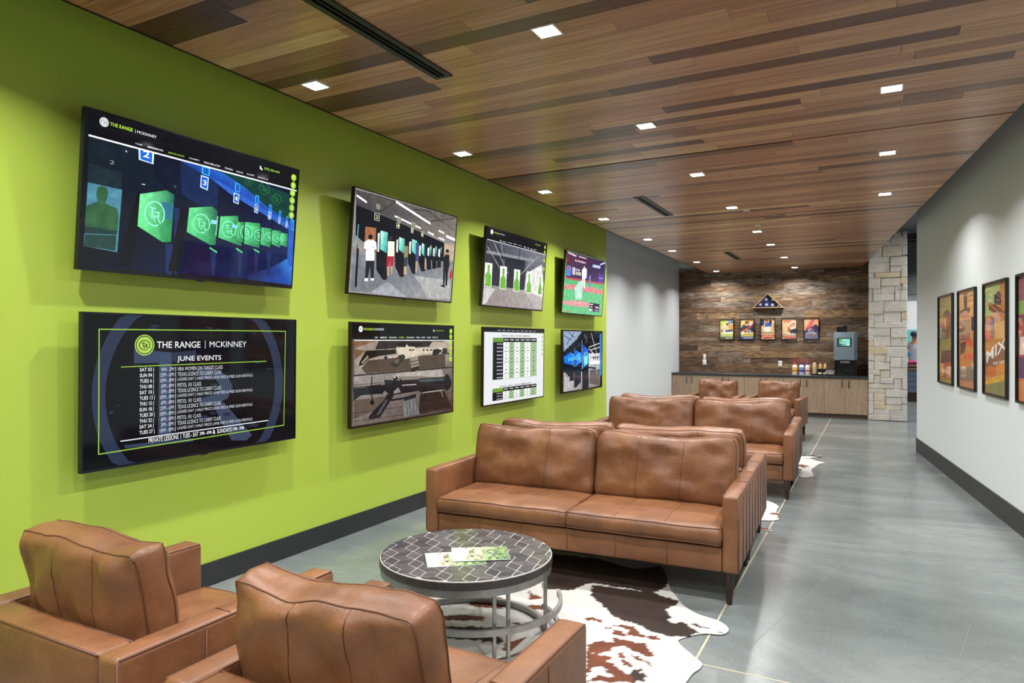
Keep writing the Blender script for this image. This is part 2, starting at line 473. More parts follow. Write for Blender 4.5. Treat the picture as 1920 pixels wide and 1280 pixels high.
# pictures on the screens and posters, in 0..1 across and down each picture
PICS={
'lanes':[
('r','0d1218',0,0,1,1),('q',['16202a','0a1236','081a55','0b1018'],[(0.0138,0.165),(0.9934,0.1726),(1.0103,0.9643),(0.0142,0.9897)]),
('p','10162a',[(0.2594,0.1666),(0.381,0.1717),(0.3533,0.4251),(0.3219,0.4028),(0.2635,0.3272)]),('p','16264e',[(0.3741,0.1744),(0.5587,0.1771),(0.5592,0.441),(0.4835,0.463),(0.3878,0.4142)]),
('p','1c2a33',[(0.0174,0.3368),(0.1389,0.3511),(0.1414,0.4612),(0.0171,0.4578)]),('p','4a8298',[(0.0171,0.4578),(0.1427,0.4628),(0.1366,0.8786),(0.0138,0.8625)]),
('p','2f5a3a',[(0.0489,0.501),(0.054,0.4748),(0.068,0.4633),(0.0837,0.468),(0.0919,0.4971),(0.0887,0.5379),(0.0818,0.5698),(0.1264,0.5919),(0.1346,0.6352),(0.1334,0.7389),(0.0145,0.7354),(0.0153,0.6088),(0.0559,0.5675),(0.0497,0.5399)]),
('p','1e3a35',[(0.0145,0.7354),(0.1334,0.7389),(0.1303,0.7629),(0.0144,0.7842)]),('p','23403a',[(0.0167,0.7886),(0.1304,0.768),(0.1298,0.8697),(0.0138,0.8625)]),
('q',['1a3f9a','2d74d8','3f8ff0','1c3f9f'],[(0.3741,0.1744),(0.731,0.1861),(0.9939,0.4314),(0.9916,0.4969)]),
('p','2c62c4',[(0.5144,0.2386),(0.6093,0.2748),(1.0014,0.4945),(0.9981,0.5344),(0.6108,0.321)]),
('p','0f3a33',[(0.5704,0.1785),(0.6882,0.1772),(0.951,0.212),(0.9701,0.4505),(0.8256,0.3636),(0.6906,0.2477)]),('g','2f7a4a',0.714,0.192,0.0219,0.0369,0.1),
('g','2f7a4a',0.8024,0.2227,0.0301,0.0495,0.1),('g','2f7a4a',0.8778,0.2856,0.0276,0.0446,0.1),
('q',['0a1430','16357c','3f8fe8','1a4fb0'],[(0.6984,0.9727),(0.8894,0.8391),(1.0059,0.7286),(1.0061,0.9846)]),('p','2258b4',[(0.9625,0.504),(0.9964,0.4178),(0.9996,0.8214),(0.9662,0.8462)]),
('p','1b2b58',[(0.3285,0.7776),(0.3664,0.7785),(0.362,1.0008),(0.3374,0.9823)]),('p','1b2b58',[(0.359,0.51),(0.3835,0.5117),(0.3865,0.9974),(0.3753,0.9769)]),
('p','1b2b58',[(0.5385,0.7744),(0.5698,0.7775),(0.5641,0.973),(0.5479,0.952)]),('p','1b2b58',[(0.6742,0.7538),(0.7037,0.7577),(0.6977,0.9546),(0.6844,0.9323)]),
('p','1b2b58',[(0.7679,0.7417),(0.7946,0.7465),(0.7883,0.9422),(0.7786,0.9188)]),('p','1b2b58',[(0.839,0.728),(0.8668,0.7328),(0.8603,0.9323),(0.8502,0.9084)]),
('p','070a12',[(0.2045,0.4511),(0.1411,0.9697),(0.19,0.962),(0.2351,0.483)]),('p','070a12',[(0.39,0.4902),(0.3474,0.97),(0.3961,0.9628),(0.4191,0.5149)]),
('q',['7df0a0','2f8a54','1d5a50','2e8c54','38a05c','6be592'],[(0.2125,0.4661),(0.3219,0.4028),(0.3567,0.424),(0.3521,0.7618),(0.3148,0.7697),(0.2102,0.6845)]),
('p','2f6f86',[(0.304,0.4885),(0.355,0.4895),(0.3514,0.6098),(0.317,0.5972)]),('g','8ff5cf',0.2772,0.5812,0.0432,0.0884,0.12),
('q',['6be592','2f8a54','1d5048','2a7a4c','33955a','5bd585'],[(0.4257,0.4942),(0.5324,0.4511),(0.5618,0.4748),(0.5606,0.7352),(0.5336,0.7408),(0.4207,0.6718)]),
('g','86f0c0',0.4867,0.593,0.0416,0.0719,0.12),('p','8fd6ee',[(0.5316,0.5496),(0.5595,0.5504),(0.5573,0.5798),(0.531,0.5807)]),
('p','59d08a',[(0.56,0.5157),(0.5662,0.5163),(0.5631,0.6652),(0.5568,0.6654)]),('q',['64dd8c','2f8a54','2a7a4c','55cc80'],[(0.5772,0.5134),(0.6668,0.4834),(0.6964,0.7157),(0.572,0.6748)]),
('g','80ecb8',0.6239,0.6008,0.0386,0.0654,0.12),('p','8fd6ee',[(0.6388,0.557),(0.6676,0.5581),(0.6652,0.5837),(0.6388,0.583)]),
('q',['58d080','2f8a54','25704a','48b874'],[(0.6668,0.5345),(0.7033,0.5216),(0.7056,0.6873),(0.6671,0.6656)]),
('q',['58d080','2f8a54','25704a','48b874'],[(0.7067,0.5207),(0.7905,0.509),(0.7941,0.7082),(0.7083,0.6927)]),
('q',['58d080','2f8a54','25704a','48b874'],[(0.7435,0.5429),(0.7977,0.5344),(0.7998,0.6922),(0.7437,0.6731)]),
('q',['58d080','2f8a54','25704a','48b874'],[(0.7996,0.5388),(0.8612,0.535),(0.8634,0.6918),(0.8001,0.6773)]),
('q',['58d080','2f8a54','25704a','48b874'],[(0.8634,0.5433),(0.9158,0.5409),(0.9174,0.681),(0.8631,0.6604)]),
('q',['58d080','2f8a54','25704a','48b874'],[(0.9163,0.5535),(0.9596,0.5537),(0.9601,0.6659),(0.9154,0.6533)]),('g','78e4b0',0.7178,0.5976,0.0338,0.0575,0.13),
('g','78e4b0',0.7895,0.6054,0.0282,0.0469,0.13),('g','78e4b0',0.8454,0.6052,0.0236,0.0388,0.13),('g','78e4b0',0.8953,0.599,0.0223,0.0363,0.13),('g','78e4b0',0.9296,0.6016,0.0171,0.0274,0.13),
('l','05070c',0.008,[(0.7032,0.4952),(0.7043,0.7238)]),('l','05070c',0.008,[(0.7963,0.4706),(0.7976,0.705)]),('l','05070c',0.008,[(0.86,0.4538),(0.8616,0.6922)]),
('l','62d68a',0.012,[(0.5343,0.7637),(0.5686,0.7894)]),('l','62d68a',0.012,[(0.6696,0.7403),(0.6997,0.7633)]),('l','62d68a',0.012,[(0.7656,0.7262),(0.7945,0.7428)]),
('p','d8f4ff',[(0.1969,0.1643),(0.26,0.1633),(0.2601,0.2457),(0.2006,0.2386)]),('p','1d62c8',[(0.2039,0.1697),(0.2531,0.1704),(0.2533,0.2395),(0.2069,0.2322)]),
('t','ffffff','2',0.2159,0.1688,0.2424,0.2119,1),('p','d8f4ff',[(0.4709,0.2383),(0.5084,0.2429),(0.5069,0.3407),(0.4706,0.3289)]),
('p','1d62c8',[(0.4748,0.2458),(0.5041,0.2506),(0.5031,0.3325),(0.4747,0.322)]),('t','ffffff','3',0.4822,0.2701,0.4983,0.3073,1),
('p','d8f4ff',[(0.638,0.3099),(0.667,0.316),(0.6655,0.3947),(0.6372,0.3854)]),('p','1d62c8',[(0.6409,0.3163),(0.6636,0.322),(0.6626,0.388),(0.6405,0.3797)]),
('t','ffffff','4',0.6453,0.3335,0.6589,0.3706,1),('p','d8f4ff',[(0.7528,0.3653),(0.7748,0.3673),(0.7737,0.4337),(0.7525,0.4286)]),
('p','1d62c8',[(0.7551,0.3705),(0.7722,0.3726),(0.7715,0.4283),(0.7549,0.4236)]),('t','ffffff','5',0.7588,0.3854,0.7687,0.4168,1),
('p','d8f4ff',[(0.8342,0.4009),(0.8517,0.4035),(0.8493,0.4628),(0.8327,0.4585)]),('p','1d62c8',[(0.8359,0.4056),(0.8495,0.4081),(0.8478,0.4579),(0.8348,0.454)]),
('t','ffffff','6',0.8384,0.4159,0.847,0.4485,1),('p','d8f4ff',[(0.8954,0.4292),(0.9088,0.432),(0.906,0.4835),(0.8936,0.4791)]),
('p','1d62c8',[(0.8966,0.4334),(0.907,0.436),(0.905,0.4792),(0.8952,0.4752)]),('t','ffffff','~7',0.8979,0.4438,0.9045,0.4699,1),
('p','d8f4ff',[(0.9419,0.4501),(0.9536,0.4522),(0.9507,0.5005),(0.9399,0.4967)]),('p','1d62c8',[(0.9429,0.454),(0.952,0.4559),(0.9498,0.4964),(0.9414,0.4931)]),
('t','ffffff','8',0.9444,0.4648,0.9501,0.4865,1),('p','3fb4f0',[(0.4734,0.1727),(0.5124,0.1726),(0.5111,0.2307),(0.4743,0.2282)]),
('p','1a58b4',[(0.479,0.1776),(0.5064,0.1791),(0.5057,0.2254),(0.4798,0.2221)]),('p','3fb4f0',[(0.6427,0.2308),(0.6693,0.2371),(0.6682,0.3026),(0.6424,0.2967)]),
('p','1a58b4',[(0.6464,0.2376),(0.6651,0.2435),(0.6645,0.2958),(0.6465,0.2903)]),('p','3fb4f0',[(0.7545,0.2895),(0.7757,0.2926),(0.7745,0.3577),(0.7542,0.3552)]),
('p','1a58b4',[(0.7574,0.296),(0.7723,0.2992),(0.7717,0.3511),(0.7575,0.3485)]),('p','3fb4f0',[(0.8365,0.3381),(0.8522,0.3434),(0.8507,0.4),(0.835,0.3969)]),
('p','1a58b4',[(0.8385,0.3442),(0.8495,0.3489),(0.8487,0.3941),(0.8377,0.3912)]),('p','3fb4f0',[(0.897,0.3707),(0.9094,0.3747),(0.9077,0.4285),(0.8953,0.4255)]),
('p','1a58b4',[(0.8985,0.3764),(0.9072,0.38),(0.9062,0.4229),(0.8975,0.4201)]),('p','3fb4f0',[(0.943,0.4037),(0.9547,0.4056),(0.9526,0.4499),(0.9418,0.4475)]),
('p','1a58b4',[(0.9444,0.4082),(0.9526,0.4101),(0.9513,0.4453),(0.9438,0.4432)]),('p','3fb4f0',[(0.9789,0.425),(0.9929,0.4291),(0.9904,0.5167),(0.9784,0.5105)]),
('p','1a58b4',[(0.9806,0.4339),(0.9904,0.4376),(0.989,0.5075),(0.9805,0.5023)]),('t','8d979c','2',0.0901,0.2865,0.1082,0.3103,0),('t','55697a','3',0.348,0.3566,0.3622,0.3735,0),
('t','c8d4dc','~7',0.1462,0.1993,0.155,0.2119,0),('p','d0d8e0',[(0.217,0.3953),(0.231,0.3937),(0.2311,0.3989),(0.2172,0.4004)]),('t','10141c','CAMERA 01',0.7287,0.8625,0.831,0.8811,0),
('p','0c0e14',[(0.0022,0.0002),(1.0011,0.0176),(0.9933,0.17),(0.0127,0.1607)]),('t','20242c','06-11-2023 SUN 19:43:31(S)',0.0344,0.0835,0.3375,0.0977,0),
('l','f2f5f8',0.011,[(0.0127,0.1635),(0.9935,0.1738)]),('c','f4f6f8',0.0631,0.0556,0.03),('c','14171c',0.0631,0.0556,0.025199999999999997),('c','f4f6f8',0.0631,0.0556,0.022199999999999998),
('g','14171c',0.0631,0.0556,0.0113,0.0154,0.16),('t','b4e23c','THE RANGE',0.0847,0.0435,0.1705,0.0669,1),('t','e8ecf0','MCKINNEY',0.1879,0.0479,0.2659,0.0669,0),
('l','e8ecf0',0.003,[(0.1804,0.0463),(0.181,0.0693)]),('t','e6eaee','HOME',0.1831,0.1324,0.2108,0.1411,1),('t','e6eaee','MEMBERSHIPS',0.2327,0.1309,0.2969,0.143,1),
('t','a6d83c','INDOOR RANGE',0.3181,0.1334,0.3886,0.1426,1),('t','e6eaee','GUNSMITH',0.4118,0.1335,0.4577,0.143,1),('t','e6eaee','VIDEO SIMULATOR',0.4796,0.1334,0.56,0.1468,1),
('t','e6eaee','TRAINING',0.5832,0.1347,0.6245,0.1472,1),('t','e6eaee','EVENTS',0.6445,0.1386,0.6797,0.1494,1),('t','e6eaee','GALLERY',0.6994,0.1363,0.7408,0.1465,1),
('t','e6eaee','CONTACT US',0.7604,0.1371,0.8186,0.1496,1),('l','f2f5f8',0.014,[(0.7724,0.0551),(0.7729,0.0694),(0.7811,0.0761)]),('t','a6d83c','(972) 200-4418',0.7944,0.0516,0.8838,0.0743,1),
('c','9fcb2f',0.9726,0.0703,0.029),('t','eef6d8','C',0.9664,0.061,0.9789,0.0809,0),('c','9fcb2f',0.9732,0.1355,0.029),('t','eef6d8','f',0.967,0.1261,0.9796,0.1462,0),('c','9fcb2f',0.972,0.2014,0.029),
('t','eef6d8','@',0.9657,0.1919,0.9783,0.2123,0),('c','9fcb2f',0.9715,0.2646,0.029),('t','eef6d8','in',0.9653,0.2549,0.9779,0.2755,0),('c','9fcb2f',0.972,0.3262,0.029),
('t','eef6d8','O',0.9658,0.3164,0.9784,0.3373,0),('c','9fcb2f',0.9726,0.3905,0.029),('t','eef6d8','?',0.9664,0.3806,0.979,0.4017,0),],
'events':[
('r','0a0c12',0,0,1,1),('ring','2c364e',0.478,0.53,0.8,0.11),('p','3a4560',[(0.1875,0.2292),(0.3437,0.2575),(0.3422,0.3293),(0.1879,0.3266)]),
('p','3c4a66',[(0.2908,0.2575),(0.3437,0.2594),(0.344,0.8418),(0.2884,0.8528)]),('p','2b344a',[(0.3437,0.2594),(0.4565,0.2416),(0.4567,0.3112),(0.344,0.3246)]),
('p','3b475f',[(0.457,0.3807),(0.5427,0.3767),(0.6121,0.444),(0.6394,0.5304),(0.6127,0.6211),(0.5505,0.6583),(0.4773,0.657),(0.4771,0.602),(0.5502,0.5817),(0.5774,0.5234),(0.5498,0.4641),(0.4766,0.4571)]),
('p','3b475f',[(0.5369,0.6562),(0.5917,0.644),(0.7459,0.932),(0.7158,0.9681),(0.6352,0.949)]),('p','344058',[(0.151,0.8702),(0.446,0.8894),(0.4461,0.9141),(0.1564,0.894)]),
('p','262e42',[(0.2413,0.4383),(0.2399,0.4426),(0.2358,0.4455),(0.2303,0.4461),(0.2248,0.4444),(0.2208,0.4407),(0.2193,0.4362),(0.2208,0.4319),(0.2248,0.429),(0.2302,0.4283),(0.2358,0.43),(0.2398,0.4337)]),
('p','262e42',[(0.5328,0.0917),(0.5321,0.0979),(0.53,0.1025),(0.5272,0.1042),(0.5243,0.1026),(0.5223,0.0981),(0.5215,0.0919),(0.5222,0.0857),(0.5243,0.0811),(0.5271,0.0794),(0.5299,0.081),(0.532,0.0855)]),
('p','262e42',[(0.267,0.2178),(0.264,0.2216),(0.2557,0.2241),(0.2445,0.2249),(0.2334,0.2236),(0.2253,0.2206),(0.2223,0.2168),(0.2253,0.2131),(0.2334,0.2105),(0.2445,0.2097),(0.2557,0.211),(0.264,0.2139)]),
('p','262e42',[(0.7383,0.4301),(0.7355,0.4324),(0.7276,0.4336),(0.7169,0.4333),(0.7062,0.4318),(0.6984,0.4293),(0.6956,0.4266),(0.6984,0.4244),(0.7062,0.4232),(0.7168,0.4233),(0.7275,0.4249),(0.7354,0.4273)]),
('p','262e42',[(0.5539,0.7237),(0.5516,0.729),(0.5455,0.7321),(0.5371,0.7321),(0.5288,0.7291),(0.5227,0.7239),(0.5205,0.7179),(0.5227,0.7126),(0.5287,0.7095),(0.5371,0.7094),(0.5454,0.7124),(0.5516,0.7176)]),
('p','262e42',[(0.5886,0.0895),(0.5856,0.0945),(0.5774,0.0982),(0.5663,0.0997),(0.5552,0.0985),(0.5472,0.0951),(0.5442,0.0903),(0.5471,0.0854),(0.5552,0.0817),(0.5662,0.0802),(0.5773,0.0812),(0.5855,0.0847)]),
('p','262e42',[(0.2944,0.0707),(0.2916,0.0747),(0.2841,0.0777),(0.2739,0.079),(0.2637,0.0782),(0.2563,0.0755),(0.2536,0.0718),(0.2563,0.0679),(0.2637,0.0649),(0.2738,0.0636),(0.2841,0.0643),(0.2916,0.0669)]),
('p','262e42',[(0.632,0.746),(0.6291,0.7523),(0.6211,0.7559),(0.6102,0.7558),(0.5993,0.752),(0.5914,0.7456),(0.5885,0.7383),(0.5914,0.732),(0.5992,0.7284),(0.6101,0.7284),(0.621,0.7322),(0.629,0.7386)]),
('p','262e42',[(0.3582,0.6398),(0.3565,0.6459),(0.3516,0.6498),(0.3449,0.6505),(0.3383,0.6477),(0.3334,0.6422),(0.3316,0.6356),(0.3334,0.6296),(0.3382,0.6257),(0.3448,0.625),(0.3515,0.6277),(0.3564,0.6332)]),
('p','262e42',[(0.7659,0.1144),(0.7646,0.1174),(0.7611,0.1196),(0.7564,0.1204),(0.7516,0.1196),(0.7481,0.1175),(0.7469,0.1146),(0.7481,0.1117),(0.7516,0.1095),(0.7563,0.1087),(0.7611,0.1094),(0.7646,0.1115)]),
('p','262e42',[(0.8661,0.4057),(0.863,0.4091),(0.8547,0.411),(0.8433,0.4112),(0.832,0.4094),(0.8238,0.4062),(0.8208,0.4025),(0.8238,0.3992),(0.832,0.3973),(0.8433,0.3971),(0.8546,0.3988),(0.863,0.402)]),
('p','262e42',[(0.443,0.3373),(0.4413,0.3419),(0.4369,0.345),(0.4308,0.3459),(0.4247,0.3442),(0.4203,0.3406),(0.4187,0.3359),(0.4203,0.3313),(0.4247,0.3282),(0.4307,0.3273),(0.4368,0.3289),(0.4413,0.3325)]),
('p','262e42',[(0.5145,0.7449),(0.5118,0.7511),(0.5046,0.7547),(0.4948,0.7546),(0.485,0.751),(0.4779,0.7448),(0.4752,0.7377),(0.4778,0.7316),(0.4849,0.7281),(0.4947,0.728),(0.5045,0.7316),(0.5118,0.7378)]),
('p','262e42',[(0.7598,0.8624),(0.7568,0.8644),(0.7485,0.8646),(0.7373,0.863),(0.7262,0.86),(0.718,0.8565),(0.715,0.8533),(0.718,0.8513),(0.7261,0.8511),(0.7373,0.8527),(0.7485,0.8556),(0.7568,0.8592)]),
('p','262e42',[(0.7696,0.8423),(0.7658,0.8466),(0.7554,0.8482),(0.7413,0.8467),(0.7273,0.8426),(0.7171,0.8369),(0.7134,0.8312),(0.7171,0.827),(0.7272,0.8253),(0.7412,0.8267),(0.7554,0.8308),(0.7658,0.8365)]),
('p','262e42',[(0.6283,0.2074),(0.625,0.2122),(0.616,0.2156),(0.6038,0.2167),(0.5917,0.2151),(0.5829,0.2114),(0.5796,0.2066),(0.5828,0.2018),(0.5916,0.1984),(0.6038,0.1973),(0.616,0.1988),(0.625,0.2025)]),
('p','262e42',[(0.2824,0.0945),(0.2797,0.1011),(0.2723,0.106),(0.2623,0.1079),(0.2523,0.1063),(0.245,0.1016),(0.2423,0.0952),(0.245,0.0888),(0.2522,0.0839),(0.2622,0.0819),(0.2723,0.0834),(0.2797,0.0881)]),
('p','262e42',[(0.141,0.6052),(0.1395,0.6071),(0.1355,0.6079),(0.13,0.6076),(0.1246,0.6062),(0.1206,0.604),(0.1191,0.6017),(0.1206,0.5999),(0.1245,0.599),(0.13,0.5993),(0.1355,0.6007),(0.1395,0.6029)]),
('p','262e42',[(0.2911,0.6059),(0.2883,0.6071),(0.2807,0.6072),(0.2705,0.6061),(0.2603,0.6041),(0.2529,0.6018),(0.2501,0.5997),(0.2528,0.5985),(0.2603,0.5985),(0.2705,0.5996),(0.2807,0.6015),(0.2883,0.6039)]),
('p','262e42',[(0.5385,0.0754),(0.5357,0.0789),(0.528,0.0815),(0.5177,0.0826),(0.5074,0.0819),(0.4998,0.0796),(0.4971,0.0763),(0.4998,0.0729),(0.5073,0.0703),(0.5176,0.0692),(0.528,0.0698),(0.5356,0.0721)]),
('p','262e42',[(0.7796,0.8577),(0.7771,0.8649),(0.7703,0.8691),(0.7609,0.8692),(0.7516,0.8652),(0.7449,0.8583),(0.7424,0.8503),(0.7448,0.8432),(0.7516,0.839),(0.7608,0.8388),(0.7702,0.8427),(0.777,0.8496)]),
('p','262e42',[(0.2957,0.1041),(0.2936,0.1057),(0.2879,0.107),(0.2801,0.1075),(0.2723,0.1072),(0.2666,0.1061),(0.2645,0.1046),(0.2666,0.103),(0.2722,0.1017),(0.28,0.1012),(0.2878,0.1015),(0.2936,0.1026)]),
('p','262e42',[(0.2169,0.3395),(0.2149,0.3416),(0.2094,0.3428),(0.2019,0.3429),(0.1944,0.3418),(0.1889,0.3399),(0.1869,0.3376),(0.1889,0.3356),(0.1943,0.3343),(0.2018,0.3342),(0.2093,0.3353),(0.2149,0.3372)]),
('p','262e42',[(0.1096,0.646),(0.1084,0.6518),(0.105,0.6556),(0.1005,0.6564),(0.0959,0.6539),(0.0925,0.649),(0.0913,0.6428),(0.0925,0.6371),(0.0958,0.6333),(0.1004,0.6325),(0.105,0.6348),(0.1083,0.6398)]),
('p','262e42',[(0.7922,0.3512),(0.7898,0.3558),(0.7834,0.3589),(0.7745,0.3597),(0.7657,0.3579),(0.7593,0.354),(0.7569,0.3491),(0.7592,0.3445),(0.7656,0.3414),(0.7744,0.3406),(0.7833,0.3424),(0.7898,0.3462)]),
('p','262e42',[(0.5617,0.51),(0.5593,0.5148),(0.5529,0.5177),(0.5441,0.5181),(0.5353,0.5158),(0.5289,0.5114),(0.5266,0.5062),(0.5289,0.5014),(0.5353,0.4985),(0.544,0.4981),(0.5528,0.5003),(0.5593,0.5047)]),
('l','9ed04a',0.007,[(0.0553,0.0996),(0.9387,0.0921),(0.933,0.8885),(0.0563,0.9073),(0.0553,0.0996)]),('c','b4dc5a',0.2301,0.2036,0.072),('c','0c0f16',0.2301,0.2036,0.064),
('c','b4dc5a',0.2301,0.2036,0.058),('g','0c0f16',0.2301,0.2036,0.0233,0.0351,0.15),('t','f2f5f8','THE RANGE',0.2802,0.1783,0.4758,0.2252,1),('l','f2f5f8',0.004,[(0.4985,0.1724),(0.4987,0.2308)]),
('t','eef2f6','MCKINNEY',0.5198,0.1776,0.7109,0.2222,0),('t','f0f4f8','JUNE EVENTS',0.3691,0.2835,0.5781,0.3307,1),('l','9ed04a',0.006,[(0.1387,0.3487),(0.8234,0.3409)]),
('t','f0f4f8','SAT 03 |',0.2109,0.3592,0.2686,0.3922,1),('t','d4dae2','9AM - 2PM',0.2996,0.3617,0.3547,0.3897,0),('t','e8ecf2','|',0.3609,0.3592,0.3629,0.3922,0),
('t','d4dae2','NRA WOMEN ON TARGET CLASS',0.3716,0.3617,0.5859,0.3897,0),('t','f0f4f8','SUN 04 |',0.2109,0.3982,0.2686,0.4312,1),('t','d4dae2','12PM - 6PM',0.2956,0.4007,0.3547,0.4287,0),
('t','e8ecf2','|',0.3609,0.3982,0.3629,0.4312,0),('t','d4dae2','TEXAS LICENCE TO CARRY CLASS',0.3716,0.4007,0.5787,0.4287,0),('t','f0f4f8','TUES 6 |',0.2109,0.4372,0.2686,0.4702,1),
('t','d4dae2','10PM - 8PM',0.2956,0.4397,0.3547,0.4678,0),('t','e8ecf2','|',0.3609,0.4372,0.3629,0.4702,0),
('t','d4dae2','LADIES DAY | HALF PRICE LANE FEES & FREE GUN RENTALS',0.3716,0.4397,0.7467,0.4678,0),('t','f0f4f8','THU 08 |',0.2109,0.4763,0.2686,0.5093,1),
('t','d4dae2','6PM - 8PM',0.2996,0.4787,0.3547,0.5068,0),('t','e8ecf2','|',0.3609,0.4763,0.3629,0.5093,0),('t','d4dae2','PISTOL 101 CLASS',0.3716,0.4787,0.4799,0.5068,0),
('t','f0f4f8','SAT 10 |',0.2109,0.5153,0.2686,0.5483,1),('t','d4dae2','3PM - 8PM',0.2996,0.5177,0.3547,0.5458,0),('t','e8ecf2','|',0.3609,0.5153,0.3629,0.5483,0),
('t','d4dae2','TEXAS LICENCE TO CARRY CLASS',0.3716,0.5177,0.5787,0.5458,0),('t','f0f4f8','TUES 13 |',0.2109,0.5543,0.2726,0.5873,1),('t','d4dae2','10PM - 8PM',0.2956,0.5568,0.3547,0.5848,0),
('t','e8ecf2','|',0.3609,0.5543,0.3629,0.5873,0),('t','d4dae2','LADIES DAY | HALF PRICE LANE FEES & FREE GUN RENTALS',0.3716,0.5568,0.7467,0.5848,0),
('t','f0f4f8','THU 15 |',0.2109,0.5933,0.2686,0.6263,1),('t','d4dae2','6PM - 8PM',0.2996,0.5958,0.3547,0.6238,0),('t','e8ecf2','|',0.3609,0.5933,0.3629,0.6263,0),
('t','d4dae2','PISTOL 101 CLASS',0.3716,0.5958,0.4799,0.6238,0),('t','f0f4f8','SUN 18 |',0.2109,0.6323,0.2686,0.6653,1),('t','d4dae2','12PM - 6PM',0.2956,0.6348,0.3547,0.6629,0),
('t','e8ecf2','|',0.3609,0.6323,0.3629,0.6653,0),('t','d4dae2','TEXAS LICENCE TO CARRY CLASS',0.3716,0.6348,0.5787,0.6629,0),('t','f0f4f8','TUES 20 |',0.2109,0.6713,0.2726,0.7043,1),
('t','d4dae2','10PM - 8PM',0.2956,0.6738,0.3547,0.7019,0),('t','e8ecf2','|',0.3609,0.6713,0.3629,0.7043,0),
('t','d4dae2','LADIES DAY | HALF PRICE LANE FEES & FREE GUN RENTALS',0.3716,0.6738,0.7467,0.7019,0),('t','f0f4f8','THU 22 |',0.2109,0.7104,0.2686,0.7434,1),
('t','d4dae2','6PM - 8PM',0.2996,0.7128,0.3547,0.7409,0),('t','e8ecf2','|',0.3609,0.7104,0.3629,0.7434,0),('t','d4dae2','PISTOL 101 CLASS',0.3716,0.7128,0.4799,0.7409,0),
('t','f0f4f8','SAT 24 |',0.2109,0.7494,0.2686,0.7824,1),('t','d4dae2','3PM - 8PM',0.2996,0.7519,0.3547,0.7799,0),('t','e8ecf2','|',0.3609,0.7494,0.3629,0.7824,0),
('t','d4dae2','TEXAS LICENCE TO CARRY CLASS',0.3716,0.7519,0.5787,0.7799,0),('t','f0f4f8','TUES 27 |',0.2109,0.7884,0.2726,0.8214,1),('t','d4dae2','10PM - 8PM',0.2956,0.7909,0.3547,0.8189,0),
('t','e8ecf2','|',0.3609,0.7884,0.3629,0.8214,0),('t','d4dae2','LADIES DAY | HALF PRICE LANE FEES & FREE GUN RENTALS',0.3716,0.7909,0.7467,0.8189,0),
('l','f2f5f8',0.007,[(0.1379,0.8419),(0.8371,0.8304)]),('t','f2f5f8','PRIVATE LESSONS',0.2485,0.8468,0.3773,0.8798,1),('t','f2f5f8','|',0.3864,0.8433,0.3883,0.8833,1),
('t','f2f5f8','TUES - SAT',0.3957,0.8468,0.4684,0.8798,1),('t','f2f5f8','2PM - 6PM',0.4748,0.8513,0.531,0.8753,1),('t','f2f5f8','&',0.5377,0.8468,0.5513,0.8798,1),
('t','f2f5f8','SUNDAYS',0.5602,0.8468,0.635,0.8798,1),('t','f2f5f8','1PM - 5PM',0.6408,0.8513,0.6992,0.8753,1),],
'shooters':[
('r','8c8a88',0,0,1,1),('q',['4c4848','6c6660','8a827a','3c3a40'],[(0.0055,0.0153),(0.9972,-0.0044),(0.9983,0.2996),(0.0183,0.2254)]),
('p','14141c',[(0.0155,0.1581),(0.354,0.2168),(0.8757,0.328),(0.8884,0.6097),(0.4561,0.7704),(0.0274,0.447)]),('p','b8a48e',[(0.8757,0.328),(0.9964,0.3122),(0.9956,0.5185),(0.8842,0.5157)]),
('q',['7a7f88','7e8288','a0a0a0','6c7078'],[(0.0185,0.624),(0.9961,0.5306),(0.9913,0.9784),(0.0131,0.9827)]),('p','9a9ea4',[(0.3242,0.8531),(0.5267,0.9998),(0.3876,1.0029),(0.1761,0.984)]),
('p','a8a8a6',[(0.5784,0.7517),(0.9685,0.7523),(0.9845,0.967),(0.7413,0.9788)]),('l','ffffff',0.02,[(0.0183,0.0693),(0.0965,0.1067)]),('l','ffffff',0.024,[(0.3553,0.0205),(0.7046,0.1505)]),
('l','ffffff',0.018,[(0.352,0.1698),(0.6089,0.2277)]),('l','ffffff',0.02,[(0.6922,0.2509),(0.7494,0.265)]),('l','ffffff',0.018,[(0.8047,0.2044),(0.8648,0.2182)]),
('l','ffffff',0.016,[(0.8083,0.2852),(0.8743,0.2952)]),('l','ffffff',0.03,[(0.8963,0.2459),(0.9942,0.2641)]),('l','2a2830',0.008,[(0.1183,0.0143),(0.0959,0.092)]),
('l','2a2830',0.008,[(0.1183,0.0143),(0.3458,0.0236)]),('l','2a2830',0.008,[(0.3458,0.0236),(0.217,0.1639)]),('l','2a2830',0.008,[(0.5165,0.0493),(0.6986,0.0149)]),
('l','2a2830',0.008,[(0.6651,0.0139),(0.9793,0.1586)]),('l','2a2830',0.008,[(0.7036,0.1279),(0.9852,0.0113)]),('p','a06a44',[(0.1022,0.3437),(0.1929,0.3342),(0.1948,0.486),(0.1039,0.4873)]),
('p','d8dcb8',[(0.1708,0.1883),(0.2135,0.1875),(0.2148,0.2618),(0.172,0.2589)]),('p','1a1c20',[(0.1751,0.193),(0.2092,0.1931),(0.2105,0.2569),(0.1762,0.2536)]),
('t','e8ecc8','2',0.1822,0.2069,0.2032,0.2414,1),('p','d8dcb8',[(0.3692,0.2336),(0.4013,0.2331),(0.4007,0.2867),(0.3704,0.2842)]),
('p','1a1c20',[(0.3723,0.237),(0.3981,0.2371),(0.3977,0.2831),(0.3734,0.2805)]),('t','e8ecc8','4',0.3739,0.2413,0.3969,0.2776,1),
('p','d8dcb8',[(0.5124,0.2426),(0.5373,0.2414),(0.5379,0.3018),(0.5139,0.3003)]),('p','1a1c20',[(0.5149,0.2464),(0.5348,0.2458),(0.5354,0.2977),(0.5163,0.2961)]),
